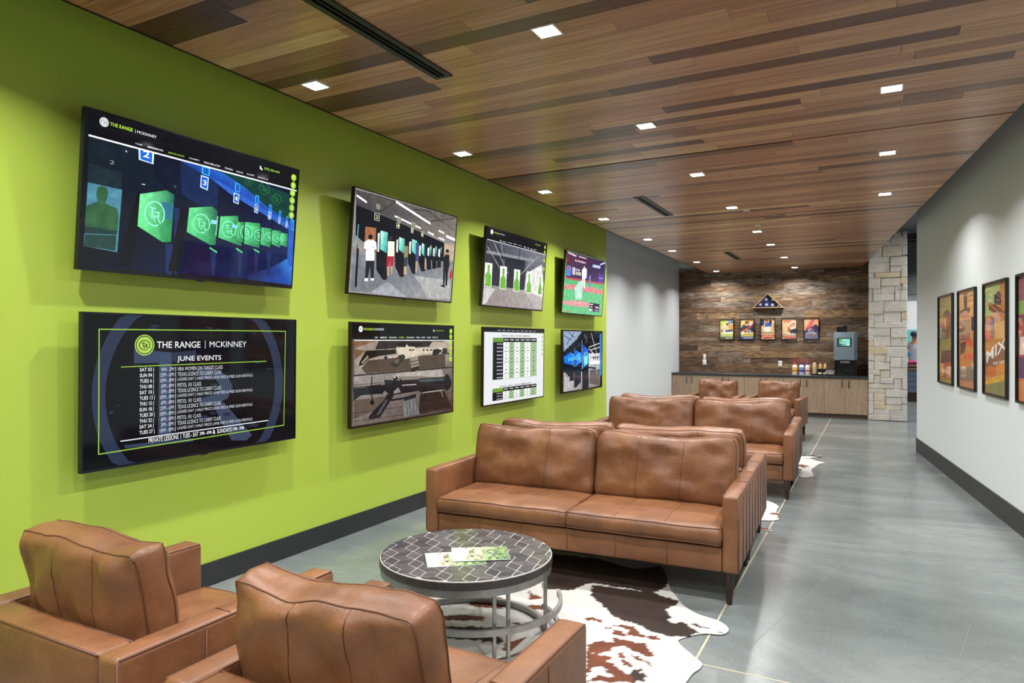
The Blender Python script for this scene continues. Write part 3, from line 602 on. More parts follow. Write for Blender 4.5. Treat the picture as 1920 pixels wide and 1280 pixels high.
('t','e8ecc8','5',0.5131,0.2528,0.5376,0.2903,1),('p','d8dcb8',[(0.6189,0.2587),(0.6406,0.2586),(0.6409,0.3149),(0.6202,0.3144)]),
('p','1a1c20',[(0.621,0.2624),(0.6384,0.2627),(0.6388,0.3111),(0.6223,0.3104)]),('t','e8ecc8','6',0.6174,0.2675,0.643,0.306,1),
('p','8c8c78',[(0.1784,0.0947),(0.2141,0.0952),(0.2144,0.1463),(0.1805,0.1448)]),('p','8c8c78',[(0.3715,0.1746),(0.4107,0.1758),(0.411,0.2293),(0.3738,0.227)]),
('p','8c8c78',[(0.5119,0.1824),(0.5537,0.1838),(0.554,0.2391),(0.5143,0.2366)]),('p','18181e',[(0.2048,0.5549),(0.3026,0.5651),(0.3187,0.833),(0.282,0.8434),(0.2173,0.7458)]),
('q',['c4f4e4','4fb8ac','3f9aa0','7adcc4'],[(0.232,0.3493),(0.2983,0.3527),(0.2999,0.5657),(0.2399,0.5371)]),('p','d8dcdc',[(0.2093,0.3859),(0.2266,0.3712),(0.2314,0.5697),(0.2167,0.5626)]),
('p','18181e',[(0.372,0.5243),(0.4611,0.5377),(0.4765,0.7781),(0.437,0.7893),(0.3837,0.6861)]),
('q',['c4f4e4','4fb8ac','3f9aa0','7adcc4'],[(0.4044,0.3733),(0.4594,0.3814),(0.4581,0.5383),(0.4101,0.5055)]),('p','d8dcdc',[(0.3797,0.4113),(0.3985,0.3961),(0.4008,0.5395),(0.3849,0.5322)]),
('p','18181e',[(0.4955,0.5143),(0.5846,0.5289),(0.5985,0.7264),(0.5568,0.7385),(0.5057,0.6321)]),
('q',['c4f4e4','4fb8ac','3f9aa0','7adcc4'],[(0.5302,0.3643),(0.5831,0.3737),(0.5814,0.5296),(0.5358,0.4948)]),('p','d8dcdc',[(0.504,0.4034),(0.5239,0.3877),(0.5259,0.5298),(0.5091,0.5224)]),
('p','18181e',[(0.5947,0.5158),(0.6769,0.5329),(0.689,0.6838),(0.6457,0.6965),(0.6031,0.5865)]),
('q',['c4f4e4','4fb8ac','3f9aa0','7adcc4'],[(0.632,0.3846),(0.6764,0.397),(0.6736,0.5336),(0.6369,0.4959)]),('p','d8dcdc',[(0.6046,0.4244),(0.6254,0.4085),(0.6265,0.5317),(0.6089,0.524)]),
('p','18181e',[(0.6831,0.4977),(0.738,0.5209),(0.7497,0.6566),(0.7051,0.6698),(0.6911,0.5529)]),
('q',['c4f4e4','4fb8ac','3f9aa0','7adcc4'],[(0.7229,0.3864),(0.7386,0.4058),(0.7346,0.5215),(0.727,0.4772)]),('p','d8dcdc',[(0.6944,0.427),(0.7161,0.4108),(0.7162,0.5138),(0.6979,0.506)]),
('p','18181e',[(0.7423,0.4913),(0.7952,0.5154),(0.8064,0.6355),(0.7608,0.649),(0.7498,0.5301)]),
('q',['c4f4e4','4fb8ac','3f9aa0','7adcc4'],[(0.7833,0.3785),(0.7958,0.3989),(0.7918,0.5161),(0.7874,0.4705)]),('p','d8dcdc',[(0.754,0.4197),(0.7763,0.4033),(0.7763,0.5075),(0.7576,0.4997)]),
('p','18181e',[(0.7997,0.4854),(0.848,0.5109),(0.8586,0.6149),(0.8119,0.6287),(0.8065,0.5074)]),
('q',['c4f4e4','4fb8ac','3f9aa0','7adcc4'],[(0.842,0.377),(0.8489,0.399),(0.8444,0.5116),(0.8459,0.4643)]),('p','d8dcdc',[(0.8119,0.4187),(0.8348,0.4021),(0.8345,0.5018),(0.8153,0.494)]),
('l','0c0c10',0.012,[(0.0425,0.3159),(0.052,0.9441)]),('l','58b8b0',0.012,[(0.0435,0.3401),(0.0428,0.5213)]),('l','101014',0.03,[(0.0533,0.5776),(0.0555,0.9291)]),
('p','20222a',[(0.1252,0.6694),(0.1955,0.6561),(0.1998,0.8419),(0.1761,0.8454),(0.1625,0.7208),(0.1494,0.8492),(0.1279,0.8523)]),
('p','a87858',[(0.1041,0.5581),(0.1201,0.5449),(0.1135,0.585),(0.0956,0.5887)]),('p','a87858',[(0.1867,0.5301),(0.2076,0.5354),(0.211,0.5742),(0.1969,0.5673)]),
('p','eef0f4',[(0.103,0.491),(0.1333,0.4644),(0.1683,0.456),(0.1998,0.473),(0.2097,0.5448),(0.191,0.5489),(0.1957,0.6609),(0.1238,0.6745),(0.1174,0.56),(0.0992,0.5591)]),
('p','a87858',[(0.1642,0.4394),(0.1627,0.4524),(0.1576,0.463),(0.1502,0.4681),(0.1426,0.4666),(0.1368,0.4587),(0.1342,0.4467),(0.1357,0.4337),(0.1408,0.4232),(0.1481,0.418),(0.1558,0.4195),(0.1617,0.4273)]),
('p','18181c',[(0.1688,0.4284),(0.1667,0.4417),(0.1597,0.4527),(0.1498,0.4585),(0.1397,0.4575),(0.1321,0.4502),(0.1289,0.4383),(0.131,0.4252),(0.1379,0.4142),(0.1477,0.4083),(0.1579,0.4092),(0.1656,0.4165)]),
('p','f0f0f0',[(0.1244,0.848),(0.1525,0.8439),(0.1537,0.8729),(0.124,0.877)]),('p','f0f0f0',[(0.1742,0.8408),(0.2013,0.8368),(0.204,0.859),(0.1752,0.8631)]),
('p','c09a80',[(0.3083,0.6993),(0.3288,0.6957),(0.3356,0.7887),(0.3169,0.7916)]),('p','c09a80',[(0.341,0.6726),(0.3618,0.6689),(0.3634,0.774),(0.3492,0.7762)]),
('p','a82838',[(0.3035,0.5858),(0.3645,0.5734),(0.3665,0.6891),(0.34,0.6938),(0.3332,0.6217),(0.3288,0.6957),(0.3037,0.7001)]),
('p','e8e6d4',[(0.302,0.4403),(0.3632,0.4311),(0.3716,0.5826),(0.3085,0.5931)]),
('p','3a2e28',[(0.3448,0.4039),(0.3428,0.418),(0.3364,0.4296),(0.3272,0.4354),(0.3177,0.434),(0.3104,0.4258),(0.3074,0.413),(0.3093,0.3989),(0.3157,0.3874),(0.3249,0.3815),(0.3344,0.3827),(0.3417,0.3909)]),
('p','c0a088',[(0.4664,0.6609),(0.4955,0.6557),(0.4977,0.7532),(0.4705,0.7574)]),('p','3a4458',[(0.4622,0.5645),(0.4973,0.5575),(0.5,0.6658),(0.4668,0.6716)]),
('p','8a8460',[(0.4574,0.4521),(0.4967,0.4487),(0.4998,0.5679),(0.4597,0.5758)]),
('p','2a2420',[(0.4883,0.4179),(0.4868,0.4313),(0.4817,0.442),(0.4743,0.4472),(0.4666,0.4454),(0.4608,0.4373),(0.4582,0.4249),(0.4597,0.4116),(0.4647,0.4009),(0.4721,0.3957),(0.4797,0.3973),(0.4857,0.4055)]),
('p','c0a088',[(0.5801,0.5964),(0.5949,0.5936),(0.5983,0.7209),(0.5856,0.7229)]),('p','44507a',[(0.5694,0.3991),(0.6031,0.3913),(0.6097,0.5908),(0.5799,0.5909)]),
('p','c0a088',[(0.6725,0.5338),(0.6857,0.5312),(0.6894,0.6667),(0.6784,0.6686)]),('p','2a2c44',[(0.6573,0.39),(0.6814,0.3845),(0.6839,0.5429),(0.6664,0.5463)]),
('p','15151a',[(0.8777,0.5052),(0.8938,0.4605),(0.9424,0.4506),(0.953,0.5746),(0.9429,0.6243),(0.9416,0.8159),(0.9221,0.8184),(0.9122,0.6532),(0.91,0.8199),(0.8931,0.8221)]),
('p','14141a',[(0.9358,0.4124),(0.9337,0.426),(0.927,0.437),(0.9174,0.4425),(0.9076,0.4411),(0.9,0.433),(0.8969,0.4206),(0.8989,0.4071),(0.9055,0.3961),(0.9151,0.3905),(0.925,0.3919),(0.9325,0.3999)]),
('p','a87858',[(0.9045,0.4285),(0.9316,0.4288),(0.9302,0.4531),(0.9081,0.454)]),('l','15151a',0.02,[(0.874,0.8245),(0.9166,0.8309)]),
('p','c02030',[(0.9642,0.6568),(0.9914,0.592),(0.9879,0.7375),(0.9619,0.7172)]),],
'rifles':[
('r','4a3e38',0,0,1,1),('q',['8a7a70','b0a090','6a5a4c','a09488'],[(0.0212,0.1712),(0.9875,0.1696),(0.9921,0.4829),(0.023,0.5017)]),
('p','2c2420',[(0.2282,0.1727),(0.7623,0.1721),(0.7221,0.2377),(0.1966,0.2592)]),('p','7a5c42',[(0.0212,0.173),(0.2115,0.1727),(0.0224,0.2425)]),
('p','6a543e',[(0.0225,0.2515),(0.1159,0.2668),(0.0243,0.3587)]),('p','4a3c30',[(0.1416,0.3637),(0.9065,0.321),(0.9104,0.4781),(0.12,0.4954),(0.0797,0.4426)]),
('p','8c8278',[(0.0248,0.3855),(0.0716,0.424),(0.12,0.4954),(0.023,0.5017)]),('l','14100e',0.012,[(0.0208,0.506),(0.9933,0.483)]),
('q',['8c8480','6e625c','3c2f28','6a605c'],[(0.0209,0.5149),(0.9935,0.4907),(1.0028,0.992),(0.0123,0.9929)]),
('p','a49a92',[(0.4088,0.5119),(0.8668,0.5024),(0.9024,0.6021),(0.6082,0.5571),(0.3381,0.5453)]),('p','2a201c',[(0.6324,0.7539),(0.9061,0.7542),(0.9906,0.9624),(0.6175,0.9775)]),
('p','5a4c44',[(0.0248,0.7438),(0.2899,0.7414),(0.2245,0.8647),(0.0187,0.9223)]),('l','3a302a',0.006,[(0.017,0.5995),(0.9925,0.5876)]),('l','3a302a',0.006,[(0.0216,0.8689),(0.9998,0.8754)]),
('l','3a302a',0.006,[(0.0229,0.95),(1.0021,0.9642)]),('p','15130f',[(0.116,0.2695),(0.3857,0.2598),(0.3911,0.3065),(0.2311,0.3254),(0.1414,0.3545),(0.0947,0.4072),(0.0599,0.4188),(0.0669,0.3786)]),
('p','8c8070',[(0.0787,0.3882),(0.1327,0.3129),(0.1412,0.3408),(0.0883,0.3977)]),
('p','c8bca8',[(0.3856,0.2578),(0.4028,0.2192),(0.5137,0.2102),(0.5916,0.2513),(0.8606,0.2501),(0.9163,0.2671),(0.9117,0.3049),(0.6128,0.3178),(0.6034,0.3379),(0.4608,0.3676),(0.4046,0.3069)]),
('p','38322c',[(0.5148,0.2621),(0.5376,0.2605),(0.5361,0.2785),(0.5152,0.28)]),('p','38322c',[(0.5434,0.2626),(0.5665,0.261),(0.565,0.2791),(0.5438,0.2807)]),
('p','38322c',[(0.6514,0.2645),(0.6756,0.2629),(0.674,0.2814),(0.6518,0.283)]),('p','38322c',[(0.6919,0.2653),(0.7165,0.2636),(0.7149,0.2823),(0.6924,0.2839)]),
('p','38322c',[(0.7332,0.266),(0.7582,0.2643),(0.7565,0.2832),(0.7336,0.2848)]),('p','38322c',[(0.7751,0.2667),(0.8005,0.2651),(0.7988,0.2841),(0.7755,0.2857)]),
('p','15130f',[(0.3934,0.1997),(0.4476,0.1803),(0.4899,0.2001),(0.4767,0.2396),(0.4032,0.2387)]),('p','15130f',[(0.4945,0.1952),(0.6498,0.1906),(0.6555,0.2215),(0.5524,0.2356),(0.4999,0.23)]),
('l','15130f',0.014,[(0.2281,0.169),(0.8918,0.1751)]),('p','1a1814',[(0.7647,0.275),(0.8175,0.2601),(0.8779,0.2826),(0.851,0.3034),(0.798,0.3391),(0.7608,0.3326)]),
('l','2a2620',0.016,[(0.8621,0.309),(0.9743,0.3251)]),('l','2a2620',0.05,[(0.8834,0.2827),(0.9223,0.2835)]),
('p','2c261e',[(0.4185,0.3219),(0.4596,0.3133),(0.479,0.3486),(0.3985,0.4478),(0.3493,0.4401),(0.3356,0.4153)]),('p','5a5044',[(0.3701,0.3736),(0.4238,0.3563),(0.4068,0.4142),(0.3707,0.4026)]),
('p','8c8274',[(0.5167,0.3499),(0.6034,0.3379),(0.6239,0.4612),(0.6071,0.506),(0.5438,0.5017)]),('p','1a1814',[(0.5334,0.4658),(0.6236,0.4458),(0.6186,0.4915),(0.544,0.5117)]),
('l','38322a',0.01,[(0.5272,0.4004),(0.6143,0.3841)]),('l','38322a',0.01,[(0.5328,0.4357),(0.617,0.4199)]),('l','15130f',0.014,[(0.2923,0.1992),(0.2868,0.3605)]),
('p','15130f',[(0.3081,0.3471),(0.3061,0.3546),(0.3006,0.36),(0.2928,0.3617),(0.2851,0.3593),(0.2793,0.3536),(0.2771,0.3459),(0.279,0.3384),(0.2846,0.333),(0.2922,0.3312),(0.3,0.3336),(0.3059,0.3393)]),
('l','c0b8a8',0.008,[(0.3167,0.3426),(0.4051,0.3312)]),('p','14161a',[(0.0174,0.6219),(0.2533,0.612),(0.2721,0.7107),(0.1477,0.705),(0.0765,0.7053),(0.0196,0.752)]),
('p','484848',[(0.0211,0.6134),(0.1221,0.6147),(0.1145,0.6322),(0.0214,0.6313)]),
('p','14161a',[(0.278,0.5688),(0.4286,0.5919),(0.4189,0.5616),(0.4563,0.5944),(0.6091,0.5979),(0.6386,0.5851),(0.9021,0.5912),(0.9112,0.733),(0.6422,0.7448),(0.6118,0.7207),(0.4407,0.7309),(0.342,0.7383),(0.2888,0.6841),(0.2592,0.6996),(0.2577,0.6238),(0.2875,0.6173)]),
('p','7a7c80',[(0.3633,0.7022),(0.4118,0.6589),(0.4357,0.7155),(0.3682,0.7222)]),('p','b0b0b0',[(0.4479,0.638),(0.5904,0.642),(0.5907,0.6522),(0.4481,0.6479)]),
('p','404448',[(0.619,0.5988),(0.8914,0.6065),(0.8921,0.6336),(0.6196,0.6244)]),('l','5a5e62',0.008,[(0.6438,0.5928),(0.6495,0.6221)]),('l','5a5e62',0.008,[(0.669,0.5939),(0.6747,0.6234)]),
('l','5a5e62',0.008,[(0.6944,0.5951),(0.7002,0.6247)]),('l','5a5e62',0.008,[(0.7201,0.5962),(0.726,0.626)]),('l','5a5e62',0.008,[(0.7461,0.5974),(0.752,0.6273)]),
('l','5a5e62',0.008,[(0.7724,0.5986),(0.7784,0.6287)]),('l','5a5e62',0.008,[(0.7989,0.5998),(0.805,0.63)]),('l','5a5e62',0.008,[(0.8257,0.601),(0.8319,0.6314)]),
('l','5a5e62',0.008,[(0.8529,0.6022),(0.8591,0.6328)]),('l','5a5e62',0.008,[(0.8803,0.6034),(0.8866,0.6342)]),('l','a8a8a4',0.008,[(0.6623,0.7451),(0.8617,0.7405),(0.88,0.816)]),
('p','14161a',[(0.9018,0.5804),(0.9346,0.5503),(0.9824,0.6418),(0.9838,0.6969),(0.9398,0.758),(0.9115,0.7439)]),('p','14161a',[(0.3558,0.5467),(0.3913,0.5398),(0.4102,0.5805),(0.3655,0.5862)]),
('p','d8d8d8',[(0.3826,0.5537),(0.3815,0.5575),(0.3783,0.5601),(0.3738,0.5608),(0.3694,0.5594),(0.366,0.5562),(0.3648,0.5523),(0.3659,0.5485),(0.3691,0.5459),(0.3735,0.5452),(0.378,0.5466),(0.3814,0.5497)]),
('p','1a1c20',[(0.3066,0.7148),(0.3686,0.7416),(0.2428,0.9479),(0.1523,0.9553),(0.1436,0.9214),(0.2734,0.7773)]),('p','484c50',[(0.2906,0.7796),(0.3164,0.7735),(0.2422,0.9147),(0.2088,0.9186)]),
('p','6c6e6c',[(0.4602,0.7827),(0.588,0.7536),(0.5944,0.8206),(0.6225,0.9783),(0.4643,0.9817)]),('p','1a1c20',[(0.46,0.7728),(0.5879,0.7485),(0.5888,0.7893),(0.4701,0.8138)]),
('l','2a2c2c',0.008,[(0.4884,0.7964),(0.5033,0.9684)]),('l','2a2c2c',0.008,[(0.5214,0.7937),(0.5367,0.974)]),('l','2a2c2c',0.008,[(0.5548,0.791),(0.5705,0.9798)]),
('l','2a2c2c',0.008,[(0.5839,0.7887),(0.5999,0.9848)]),('l','14161a',0.02,[(0.3429,0.7867),(0.4602,0.7827)]),('l','14161a',0.018,[(0.1706,0.5362),(0.1633,0.6698),(0.182,0.8022)]),
('p','14161a',[(0.1932,0.7898),(0.1908,0.8016),(0.1838,0.8095),(0.174,0.8113),(0.1641,0.8066),(0.1568,0.7968),(0.154,0.7843),(0.1564,0.7726),(0.1634,0.7648),(0.1731,0.7629),(0.183,0.7674),(0.1904,0.7773)]),
('r','08090c',0,0,1,0.155),('l','e8ecf0',0.008,[(0.0211,0.1667),(0.9955,0.1674)]),('c','f4f6f8',0.073,0.0575,0.03),('g','14171c',0.073,0.0575,0.0101,0.0117,0.18),
('t','b4e23c','THE RANGE',0.0946,0.046,0.1792,0.0683,1),('l','e8ecf0',0.004,[(0.1861,0.045),(0.1865,0.0672)]),('t','e8ecf0','MCKINNEY',0.1943,0.0447,0.2726,0.0669,0),
('t','e6eaee','HOME',0.1901,0.131,0.2177,0.1457,1),('t','e6eaee','MEMBERSHIPS',0.24,0.1305,0.3016,0.145,1),('t','e6eaee','INDOOR RANGE',0.3212,0.1296,0.3905,0.1444,1),
('t','a6d83c','GUNSMITH',0.4118,0.1286,0.4617,0.1439,1),('t','e6eaee','VIDEO SIMULATOR',0.4837,0.1279,0.562,0.1431,1),('t','e6eaee','TRAINING',0.583,0.1268,0.6247,0.1426,1),
('t','e6eaee','EVENTS',0.6423,0.1261,0.6789,0.1422,1),('t','e6eaee','GALLERY',0.699,0.1255,0.7386,0.1418,1),('t','e6eaee','CONTACT US',0.7559,0.1249,0.8168,0.1412,1),
('l','f2f5f8',0.012,[(0.7688,0.046),(0.769,0.0565),(0.7787,0.0647)]),('t','a6d83c','(972) 200-4418',0.7932,0.0486,0.8824,0.0634,1),('c','9fcb2f',0.9709,0.0581,0.03),('c','9fcb2f',0.9709,0.1215,0.03),
('c','9fcb2f',0.9708,0.186,0.03),('c','9fcb2f',0.9708,0.2549,0.03),('c','9fcb2f',0.9708,0.3206,0.03),('c','9fcb2f',0.9707,0.3863,0.03),],
'targets':[
('r','4a4a56',0,0,1,1),('q',['3c3c48','7a7a84','5c5c66','30303a'],[(0.0143,0.1632),(0.9997,0.1458),(1.0118,0.5791),(0.0136,0.4833)]),
('p','2e2e38',[(0.0705,0.2965),(0.628,0.3079),(0.652,0.7377),(0.0911,0.746)]),('p','8a8a90',[(0.0203,0.2974),(0.7896,0.2661),(0.7922,0.3098),(0.0221,0.3359)]),
('l','a8a8b0',0.012,[(0.109,0.1703),(0.3605,0.5448)]),('l','a8a8b0',0.012,[(0.2235,0.1838),(0.2936,0.4124)]),('l','a8a8b0',0.012,[(0.5281,0.1575),(0.5057,0.4581)]),
('l','a8a8b0',0.012,[(0.8436,0.2222),(0.5738,0.5216)]),('l','a8a8b0',0.012,[(0.7328,0.2441),(0.6617,0.4317)]),('l','a8a8b0',0.012,[(0.0246,0.248),(0.2391,0.5034)]),
('l','1c1c24',0.014,[(0.1544,0.1796),(0.3044,0.39)]),('l','1c1c24',0.014,[(0.5281,0.1575),(0.5057,0.4581)]),('l','1c1c24',0.014,[(0.3784,0.4176),(0.4349,0.5539)]),
('p','d8d6d4',[(0.6654,0.4963),(0.9362,0.3171),(0.9983,0.6039),(1.0076,0.995),(0.6532,0.7594)]),
('q',['8a8280','a49c98','a49c9c','8a807e'],[(0.0184,0.736),(0.6788,0.7345),(1.0016,0.9955),(0.0151,1.0009)]),('p','c8c4c2',[(0.0201,0.7749),(0.1827,0.7743),(0.058,0.9873),(0.0146,0.9911)]),
('p','b4acaa',[(0.652,0.7377),(0.9962,0.8112),(1.0016,0.9955),(0.8896,0.9925)]),('p','e8e8e4',[(0.0101,0.4547),(0.1154,0.4511),(0.1256,0.7674),(0.0197,0.7652)]),
('p','6fae3c',[(0.0314,0.7558),(0.0252,0.6177),(0.0517,0.5685),(0.0466,0.4773),(0.0792,0.4773),(0.0834,0.5672),(0.1124,0.618),(0.1162,0.7566)]),
('p','e8e8e4',[(0.2346,0.4596),(0.339,0.4576),(0.35,0.77),(0.2449,0.7665)]),
('p','6fae3c',[(0.2568,0.7569),(0.2506,0.6294),(0.2766,0.5786),(0.2709,0.4837),(0.3034,0.4843),(0.308,0.5778),(0.3372,0.631),(0.3409,0.7587)]),
('p','e8e8e4',[(0.4554,0.4667),(0.5576,0.4622),(0.5691,0.7714),(0.4664,0.7707)]),
('p','6fae3c',[(0.4785,0.7608),(0.4723,0.6431),(0.4975,0.5908),(0.4912,0.4923),(0.523,0.4934),(0.5282,0.5905),(0.5571,0.6462),(0.5607,0.7595)]),
('p','e8e8e4',[(0.6716,0.4626),(0.7644,0.4562),(0.7771,0.7715),(0.6837,0.7733)]),
('p','6fae3c',[(0.6955,0.7632),(0.6888,0.6456),(0.7113,0.5921),(0.7045,0.49),(0.7335,0.492),(0.7393,0.5925),(0.7662,0.6507),(0.7701,0.759)]),
('p','e8e8e4',[(0.8845,0.4727),(0.9602,0.4676),(0.9731,0.7746),(0.8969,0.7761)]),
('p','6fae3c',[(0.9078,0.7658),(0.9015,0.6622),(0.9191,0.6078),(0.9119,0.5023),(0.9357,0.5055),(0.942,0.6092),(0.9649,0.6701),(0.9686,0.7613)]),('r','0b0c12',0,0,1,0.165),
('l','e8ecf0',0.008,[(0.0162,0.157),(0.9976,0.1599)]),('c','f4f6f8',0.0722,0.048,0.032),('t','b4e23c','THE RANGE',0.0962,0.04,0.1827,0.0556,1),('t','e8ecf0','MCKINNEY',0.1911,0.0396,0.2686,0.0524,0),
('t','e6eaee','HOME',0.1974,0.1238,0.2215,0.1422,1),('t','e6eaee','MEMBERSHIPS',0.2394,0.1279,0.3037,0.1373,1),('t','e6eaee','INDOOR RANGE',0.3269,0.1217,0.3883,0.1323,1),
('t','e6eaee','GUNSMITH',0.4122,0.1185,0.458,0.1331,1),('t','e6eaee','VIDEO SIMULATOR',0.4826,0.1213,0.5602,0.1293,1),('t','e6eaee','TRAINING',0.5859,0.1214,0.6239,0.1388,1),
('t','e6eaee','EVENTS',0.6497,0.1224,0.6831,0.141,1),('t','e6eaee','GALLERY',0.704,0.1257,0.7408,0.144,1),('t','e6eaee','CONTACT US',0.759,0.1247,0.8104,0.1402,1),
('t','a6d83c','(972) 200-4418',0.7875,0.0392,0.8798,0.0606,1),('c','9fcb2f',0.9702,0.0542,0.026),('c','9fcb2f',0.9716,0.1243,0.026),('c','9fcb2f',0.9736,0.2534,0.026),
('c','9fcb2f',0.9784,0.3779,0.026),],
'prices':[
('r','eef0f2',0,0,1,1),('r','15171c',0,0,1,0.055),('t','c8ccd0','HOME',0.2,0.022,0.25,0.04,0),('t','c8ccd0','MEMBERSHIPS',0.275,0.022,0.325,0.04,0),('t','c8ccd0','INDOOR RANGE',0.35,0.022,0.4,0.04,0),
('t','c8ccd0','GUNSMITH',0.425,0.022,0.475,0.04,0),('t','c8ccd0','VIDEO SIM',0.5,0.022,0.55,0.04,0),('t','c8ccd0','TRAINING',0.575,0.022,0.625,0.04,0),('t','c8ccd0','EVENTS',0.65,0.022,0.7,0.04,0),
('t','c8ccd0','GALLERY',0.725,0.022,0.775,0.04,0),('t','c8ccd0','CONTACT',0.8,0.022,0.85,0.04,0),('t','22262c','INDIVIDUAL | FAMILY | CORPORATE MEMBERSHIPS',0.2627,0.0916,0.7485,0.1156,1),
('r','14171c',0.132,0.1287,0.2912,0.684),('r','6aa03a',0.132,0.1287,0.2912,0.1874),('r','14171c',0.2912,0.1287,0.8676,0.1874),('r','ffffff',0.2912,0.1874,0.3829,0.684),
('r','a8c89a',0.3829,0.1874,0.4726,0.684),('r','ffffff',0.4726,0.1874,0.5626,0.684),('r','a8c89a',0.5626,0.1874,0.6501,0.684),('r','ffffff',0.6501,0.1874,0.7485,0.684),
('r','a8c89a',0.7485,0.1874,0.8676,0.684),('t','e0e4e8','~ABCDEFG',0.1912,0.2048,0.2792,0.2197,0),('t','22262c','~A',0.3251,0.2033,0.3491,0.2202,1),('t','22262c','~A',0.4158,0.2033,0.4398,0.2202,1),
('t','22262c','~A',0.5056,0.2033,0.5296,0.2202,1),('t','22262c','~A',0.5943,0.2033,0.6183,0.2202,1),('t','22262c','~A',0.6873,0.2033,0.7113,0.2202,1),('t','22262c','~A',0.7961,0.2033,0.8201,0.2202,1),
('r','50545c',0.2912,0.1862,0.8676,0.1886),('t','e0e4e8','~ABCDEFG',0.1912,0.2544,0.2792,0.2693,0),('t','22262c','~ABC',0.317,0.253,0.3571,0.2698,1),('t','22262c','~ABC',0.4078,0.253,0.4478,0.2698,1),
('t','22262c','~ABC',0.4976,0.253,0.5376,0.2698,1),('t','22262c','~ABC',0.5863,0.253,0.6263,0.2698,1),('t','22262c','~ABC',0.6793,0.253,0.7193,0.2698,1),
('t','22262c','~ABC',0.7881,0.253,0.8281,0.2698,1),('r','50545c',0.2912,0.2359,0.8676,0.2383),('t','e0e4e8','~ABCDEFG',0.1912,0.3041,0.2792,0.319,0),
('t','22262c','~ABCD',0.3071,0.3026,0.367,0.3195,1),('t','22262c','~ABCD',0.3978,0.3026,0.4577,0.3195,1),('t','22262c','~ABCD',0.4876,0.3026,0.5476,0.3195,1),
('t','22262c','~ABCD',0.5763,0.3026,0.6363,0.3195,1),('t','22262c','~ABCD',0.6693,0.3026,0.7293,0.3195,1),('t','22262c','~ABCD',0.7781,0.3026,0.8381,0.3195,1),
('r','50545c',0.2912,0.2855,0.8676,0.2879),('t','e0e4e8','~ABCDEFG',0.1912,0.3538,0.2792,0.3687,0),('t','22262c','~A',0.3251,0.3523,0.3491,0.3692,1),('t','22262c','~A',0.4158,0.3523,0.4398,0.3692,1),
('t','22262c','~A',0.5056,0.3523,0.5296,0.3692,1),('t','22262c','~A',0.5943,0.3523,0.6183,0.3692,1),('t','22262c','~A',0.6873,0.3523,0.7113,0.3692,1),('t','22262c','~A',0.7961,0.3523,0.8201,0.3692,1),
('r','50545c',0.2912,0.3352,0.8676,0.3376),('t','e0e4e8','~ABCDEFG',0.1912,0.4034,0.2792,0.4183,0),('t','22262c','~ABC',0.317,0.4019,0.3571,0.4188,1),
('t','22262c','~ABC',0.4078,0.4019,0.4478,0.4188,1),('t','22262c','~ABC',0.4976,0.4019,0.5376,0.4188,1),('t','22262c','~ABC',0.5863,0.4019,0.6263,0.4188,1),
('t','22262c','~ABC',0.6793,0.4019,0.7193,0.4188,1),('t','22262c','~ABC',0.7881,0.4019,0.8281,0.4188,1),('r','50545c',0.2912,0.3848,0.8676,0.3872),
('t','e0e4e8','~ABCDEFG',0.1912,0.4531,0.2792,0.468,0),('t','22262c','~ABCD',0.3071,0.4516,0.367,0.4685,1),('t','22262c','~ABCD',0.3978,0.4516,0.4577,0.4685,1),
('t','22262c','~ABCD',0.4876,0.4516,0.5476,0.4685,1),('t','22262c','~ABCD',0.5763,0.4516,0.6363,0.4685,1),('t','22262c','~ABCD',0.6693,0.4516,0.7293,0.4685,1),
('t','22262c','~ABCD',0.7781,0.4516,0.8381,0.4685,1),('r','50545c',0.2912,0.4345,0.8676,0.4369),('t','e0e4e8','~ABCDEFG',0.1912,0.5027,0.2792,0.5176,0),
('t','22262c','~A',0.3251,0.5013,0.3491,0.5181,1),('t','22262c','~A',0.4158,0.5013,0.4398,0.5181,1),('t','22262c','~A',0.5056,0.5013,0.5296,0.5181,1),('t','22262c','~A',0.5943,0.5013,0.6183,0.5181,1),
('t','22262c','~A',0.6873,0.5013,0.7113,0.5181,1),('t','22262c','~A',0.7961,0.5013,0.8201,0.5181,1),('r','50545c',0.2912,0.4842,0.8676,0.4866),('t','e0e4e8','~ABCDEFG',0.1912,0.5524,0.2792,0.5673,0),
('t','22262c','~ABC',0.317,0.5509,0.3571,0.5678,1),('t','22262c','~ABC',0.4078,0.5509,0.4478,0.5678,1),('t','22262c','~ABC',0.4976,0.5509,0.5376,0.5678,1),
('t','22262c','~ABC',0.5863,0.5509,0.6263,0.5678,1),('t','22262c','~ABC',0.6793,0.5509,0.7193,0.5678,1),('t','22262c','~ABC',0.7881,0.5509,0.8281,0.5678,1),('r','50545c',0.2912,0.5338,0.8676,0.5362),
('t','e0e4e8','~ABCDEFG',0.1912,0.6021,0.2792,0.617,0),('t','22262c','~ABCD',0.3071,0.6006,0.367,0.6175,1),('t','22262c','~ABCD',0.3978,0.6006,0.4577,0.6175,1),
('t','22262c','~ABCD',0.4876,0.6006,0.5476,0.6175,1),('t','22262c','~ABCD',0.5763,0.6006,0.6363,0.6175,1),('t','22262c','~ABCD',0.6693,0.6006,0.7293,0.6175,1),
('t','22262c','~ABCD',0.7781,0.6006,0.8381,0.6175,1),('r','50545c',0.2912,0.5835,0.8676,0.5859),('t','e0e4e8','~ABCDEFG',0.1912,0.6517,0.2792,0.6666,0),
('t','22262c','~A',0.3251,0.6502,0.3491,0.6671,1),('t','22262c','~A',0.4158,0.6502,0.4398,0.6671,1),('t','22262c','~A',0.5056,0.6502,0.5296,0.6671,1),('t','22262c','~A',0.5943,0.6502,0.6183,0.6671,1),
